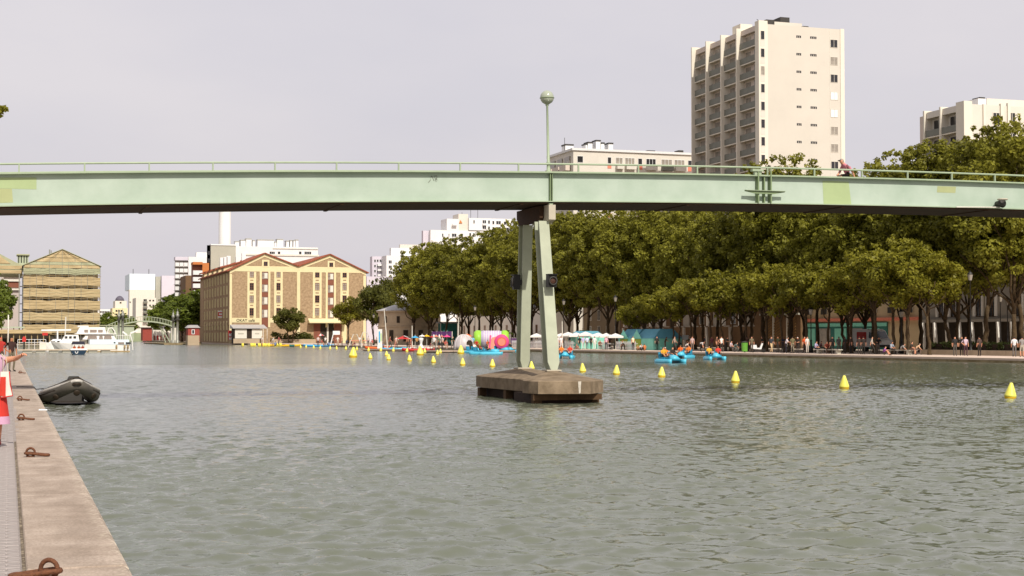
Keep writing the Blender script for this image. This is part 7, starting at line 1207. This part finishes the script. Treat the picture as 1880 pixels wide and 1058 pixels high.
# white van
p = bank(1598, 24); t = thing('delivery_van', 'white delivery van with red side panel parked under the trees', 'van', p); v = bank(1650, 24) - bank(1560, 24); t.rotation_euler = (0, 0, math.atan2(v.y, v.x))
MB().prismy([(-3.0, .45), (-3.0, 2.35), (-2.7, 2.55), (.9, 2.55), (1.5, 2.3), (2.15, 1.45), (2.85, 1.2), (2.95, .5)], -1, 1).build('body', M['gel'], t, False); MB().prismy([(1.05, 1.5), (1.1, 2.2), (1.42, 2.15), (1.95, 1.5)], -1.02, -1.003).build('side_window', M['glass'], t, False); MB().prismy([(1.56, 2.28), (2.18, 1.5), (2.2, 1.52), (1.58, 2.3)], -.85, .85).build('windscreen', M['glass'], t, False)
MB().box(-1.2, .6, -1.02, -1.003, 1.0, 2.2).build('side_panel', M['redp'], t, False); MB().box(2.952, 3.0, -.98, .98, .45, .75).build('bumper', M['darkgrey'], t, False)
for x in (-2.0, 2.1):
    for y_ in (-1.0, .78): o = MB().tube([(0, 0, 0), (0, .22, 0)], .36, 18).build('wheel', M['black'], t, False); o.location = (x, y_, .36)
for y_ in (-.8, .8): MB().box(2.86, 2.96, y_ - .15, y_ + .15, .95, 1.15).build('headlight', M['whitec'], t, False)
# small bits on the promenade
p = bank(1367, 4); t = thing('litter_bin', 'green litter bin under the lime trees', 'bin', p); MB().lathe((0, 0, 0), [(.3, .1), (.34, 1.0), (.3, 1.05)], 12).build('bag', M['green'], t, False); MB().lathe((0, 0, 0), [(.12, 0), (.1, .1), (.1, .099)], 8).build('foot', M['darkgrey'], t, False); MB().lathe((0, 0, 0), [(.37, 1.06), (.37, 1.12), (.1, 1.2)], 12).build('lid', M['darkgrey'], t, False)
p = bank(1391, 4.2); t = thing('motor_scooter', 'white motor scooter parked near the green bin', 'scooter', p, rz=FC); MB().prismy([(-.6, .4), (.35, .35), (.55, .95), (.42, 1.0), (.2, .5), (-.1, .5), (-.15, .8), (-.7, .82)], -.17, .17).build('body', M['white'], t, False); MB().bar((.48, 0, .95), (.42, 0, 1.15), .05, .05).build('steering', M['black'], t, False); MB().box(-.65, -.1, -.16, .16, .821, .9).build('seat', M['black'], t, False)
for x in (-.5, .62): o = MB().tube([(0, -.06, 0), (0, .06, 0)], .22, 14).build('wheel', M['black'], t, False); o.location = (x, 0, .22)
for px, py, lab in ((1460, 647, 'bicycle held by the rider in the white cap'), (1446, 645.5, 'bicycle under the cyclist in white')):
    p = bank(px, 3.4); t = thing('bicycle', lab, 'bicycle', p, rz=FC)
    for x in (-.52, .52): MB().tube([(x + .33 * math.cos(R(k * 20)), 0, .34 + .33 * math.sin(R(k * 20))) for k in range(18)], .018, 6, closed=True).build('wheel', M['black'], t, False)
    m = MB()
    for a, b in (((-.52, 0, .34), (-.05, 0, .32)), ((-.05, 0, .32), (-.2, 0, .85)), ((-.2, 0, .78), (.36, 0, .8)), ((-.05, 0, .32), (.38, 0, .74)), ((.52, 0, .34), (.36, 0, .98)), ((-.52, 0, .34), (-.19, 0, .78))): m.tube([a, b], .018, 6)
    m.build('frame', M['darkgrey'], t, False); MB().obox((-.21, 0, .88), (.26, .14, .06)).build('saddle', M['black'], t, False); MB().tube([(.36, -.26, 1.0), (.36, .26, 1.0)], .016, 6).build('handlebar', M['black'], t, False)
p = bank(1258, 12); t = thing('notice_board', 'white sign board hanging under the lime trees', 'sign', p, rz=FC); s = p.length / F; z0_, z1_ = hgt(1258, 624, p), hgt(1258, 615.5, p)
MB().box(-6 * s, 6 * s, -.05, .05, z0_, z1_).build('board', M['white'], t, False); MB().box(-11.5 * s, -8 * s, -.05, .05, z0_ + .05, z1_ - .1).build('side_board', M['offw'], t, False); MB().box(8 * s, 11 * s, -.05, .05, z0_ + .05, z1_ - .1).build('side_board', M['offw'], t, False); MB().box(-11.6 * s, 11.2 * s, .051, .1, z1_ - .06, z1_).build('rail', M['darkgrey'], t, False)
for x in (-11 * s, 10.5 * s): MB().tube([(x, .14, 0), (x, .14, z1_)], .05, 6).build('post', M['darkgrey'], t, False)
for i, (px, off) in enumerate(((1110, 5.2), (1122, 6), (1150, 5), (1095, 6.2), (1048, 5.6))):
    p = bank(px, off); t = thing('cafe_table', f'small round table among the parasols, {["third", "fourth", "fifth", "second", "first"][i]} from the left', 'table', p, 'cafe tables under the parasols'); MB().lathe((0, 0, 0), [(.38, .7), (.38, .73)], 14).build('table_top', M['whitec'], t, False); MB().lathe((0, 0, 0), [(.25, 0), (.22, .03), (.04, .06), (.035, .69)], 10).build('pedestal', M['darkgrey'], t, False)
# ================================================================ sub-parts: hang small pieces on the part that carries them
def hang(child, parent, things=None):
    for t in [o for o in bpy.data.objects if o.parent is None and o.type == 'EMPTY' and (things is None or o.name.split('.')[0] in things)]:
        ch = [c for c in t.children]; ps = [c for c in ch if c.name.split('.')[0] == parent]
        if not ps: continue
        def ctr(o):
            if 'c' not in cache.get(o.name, {}):
                b = [Vector(q) for q in o.bound_box]; cache[o.name] = {'c': sum(b, Vector()) / 8 + o.location}
            return cache[o.name]['c']
        for c in ch:
            if c.name.split('.')[0] != child: continue
            p = min(ps, key=lambda q: (ctr(q) - ctr(c)).length_squared)
            if p.rotation_euler.to_matrix().is_identity or all(abs(v) < 1e-6 for v in p.rotation_euler): c.location = c.location - p.location; c.parent = p
cache = {}
for c, p, th in (('paint_patch', 'girder_web', None), ('graffiti_letters', 'girder_web', None), ('stiffener', 'girder_web', None), ('rail_post', 'handrail', ['footbridge', 'arched_footbridge']), ('hinge_bracket', 'hinge_plate', None), ('dormer_roof', 'dormer', None),
  ('chimney_cap', 'chimney', None), ('stack_cap', 'roof_stack', None), ('chimney', 'roof', ['warehouse']), ('vent', 'spandrel', None), ('window_sill', 'window', ['warehouse']), ('curtain', 'loading_bay_panel', None), ('balcony_panel', 'balcony_slab', None), ('arrow', 'board', None), ('lettering', 'board', ['cafe_kiosk']), ('motor_stripe', 'outboard_motor', None),
  ('seam_band', 'globe', None), ('lantern_cap', 'lantern_glass', None), ('gable_panel', 'side_wall', ['market_tent']), ('rib', 'canopy', None), ('hood', 'housing', None), ('rim', 'housing', None), ('print_panel', 'bag_body', None), ('trim', 'bag_body', None), ('band', 'drum', None), ('seam', 'shell', None), ('cockpit_rim', 'hull', None), ('hull_letter', 'hull', None), ('boot_stripe', 'hull', None), ('porthole', 'deckhouse', None)):
    hang(c, p, th)
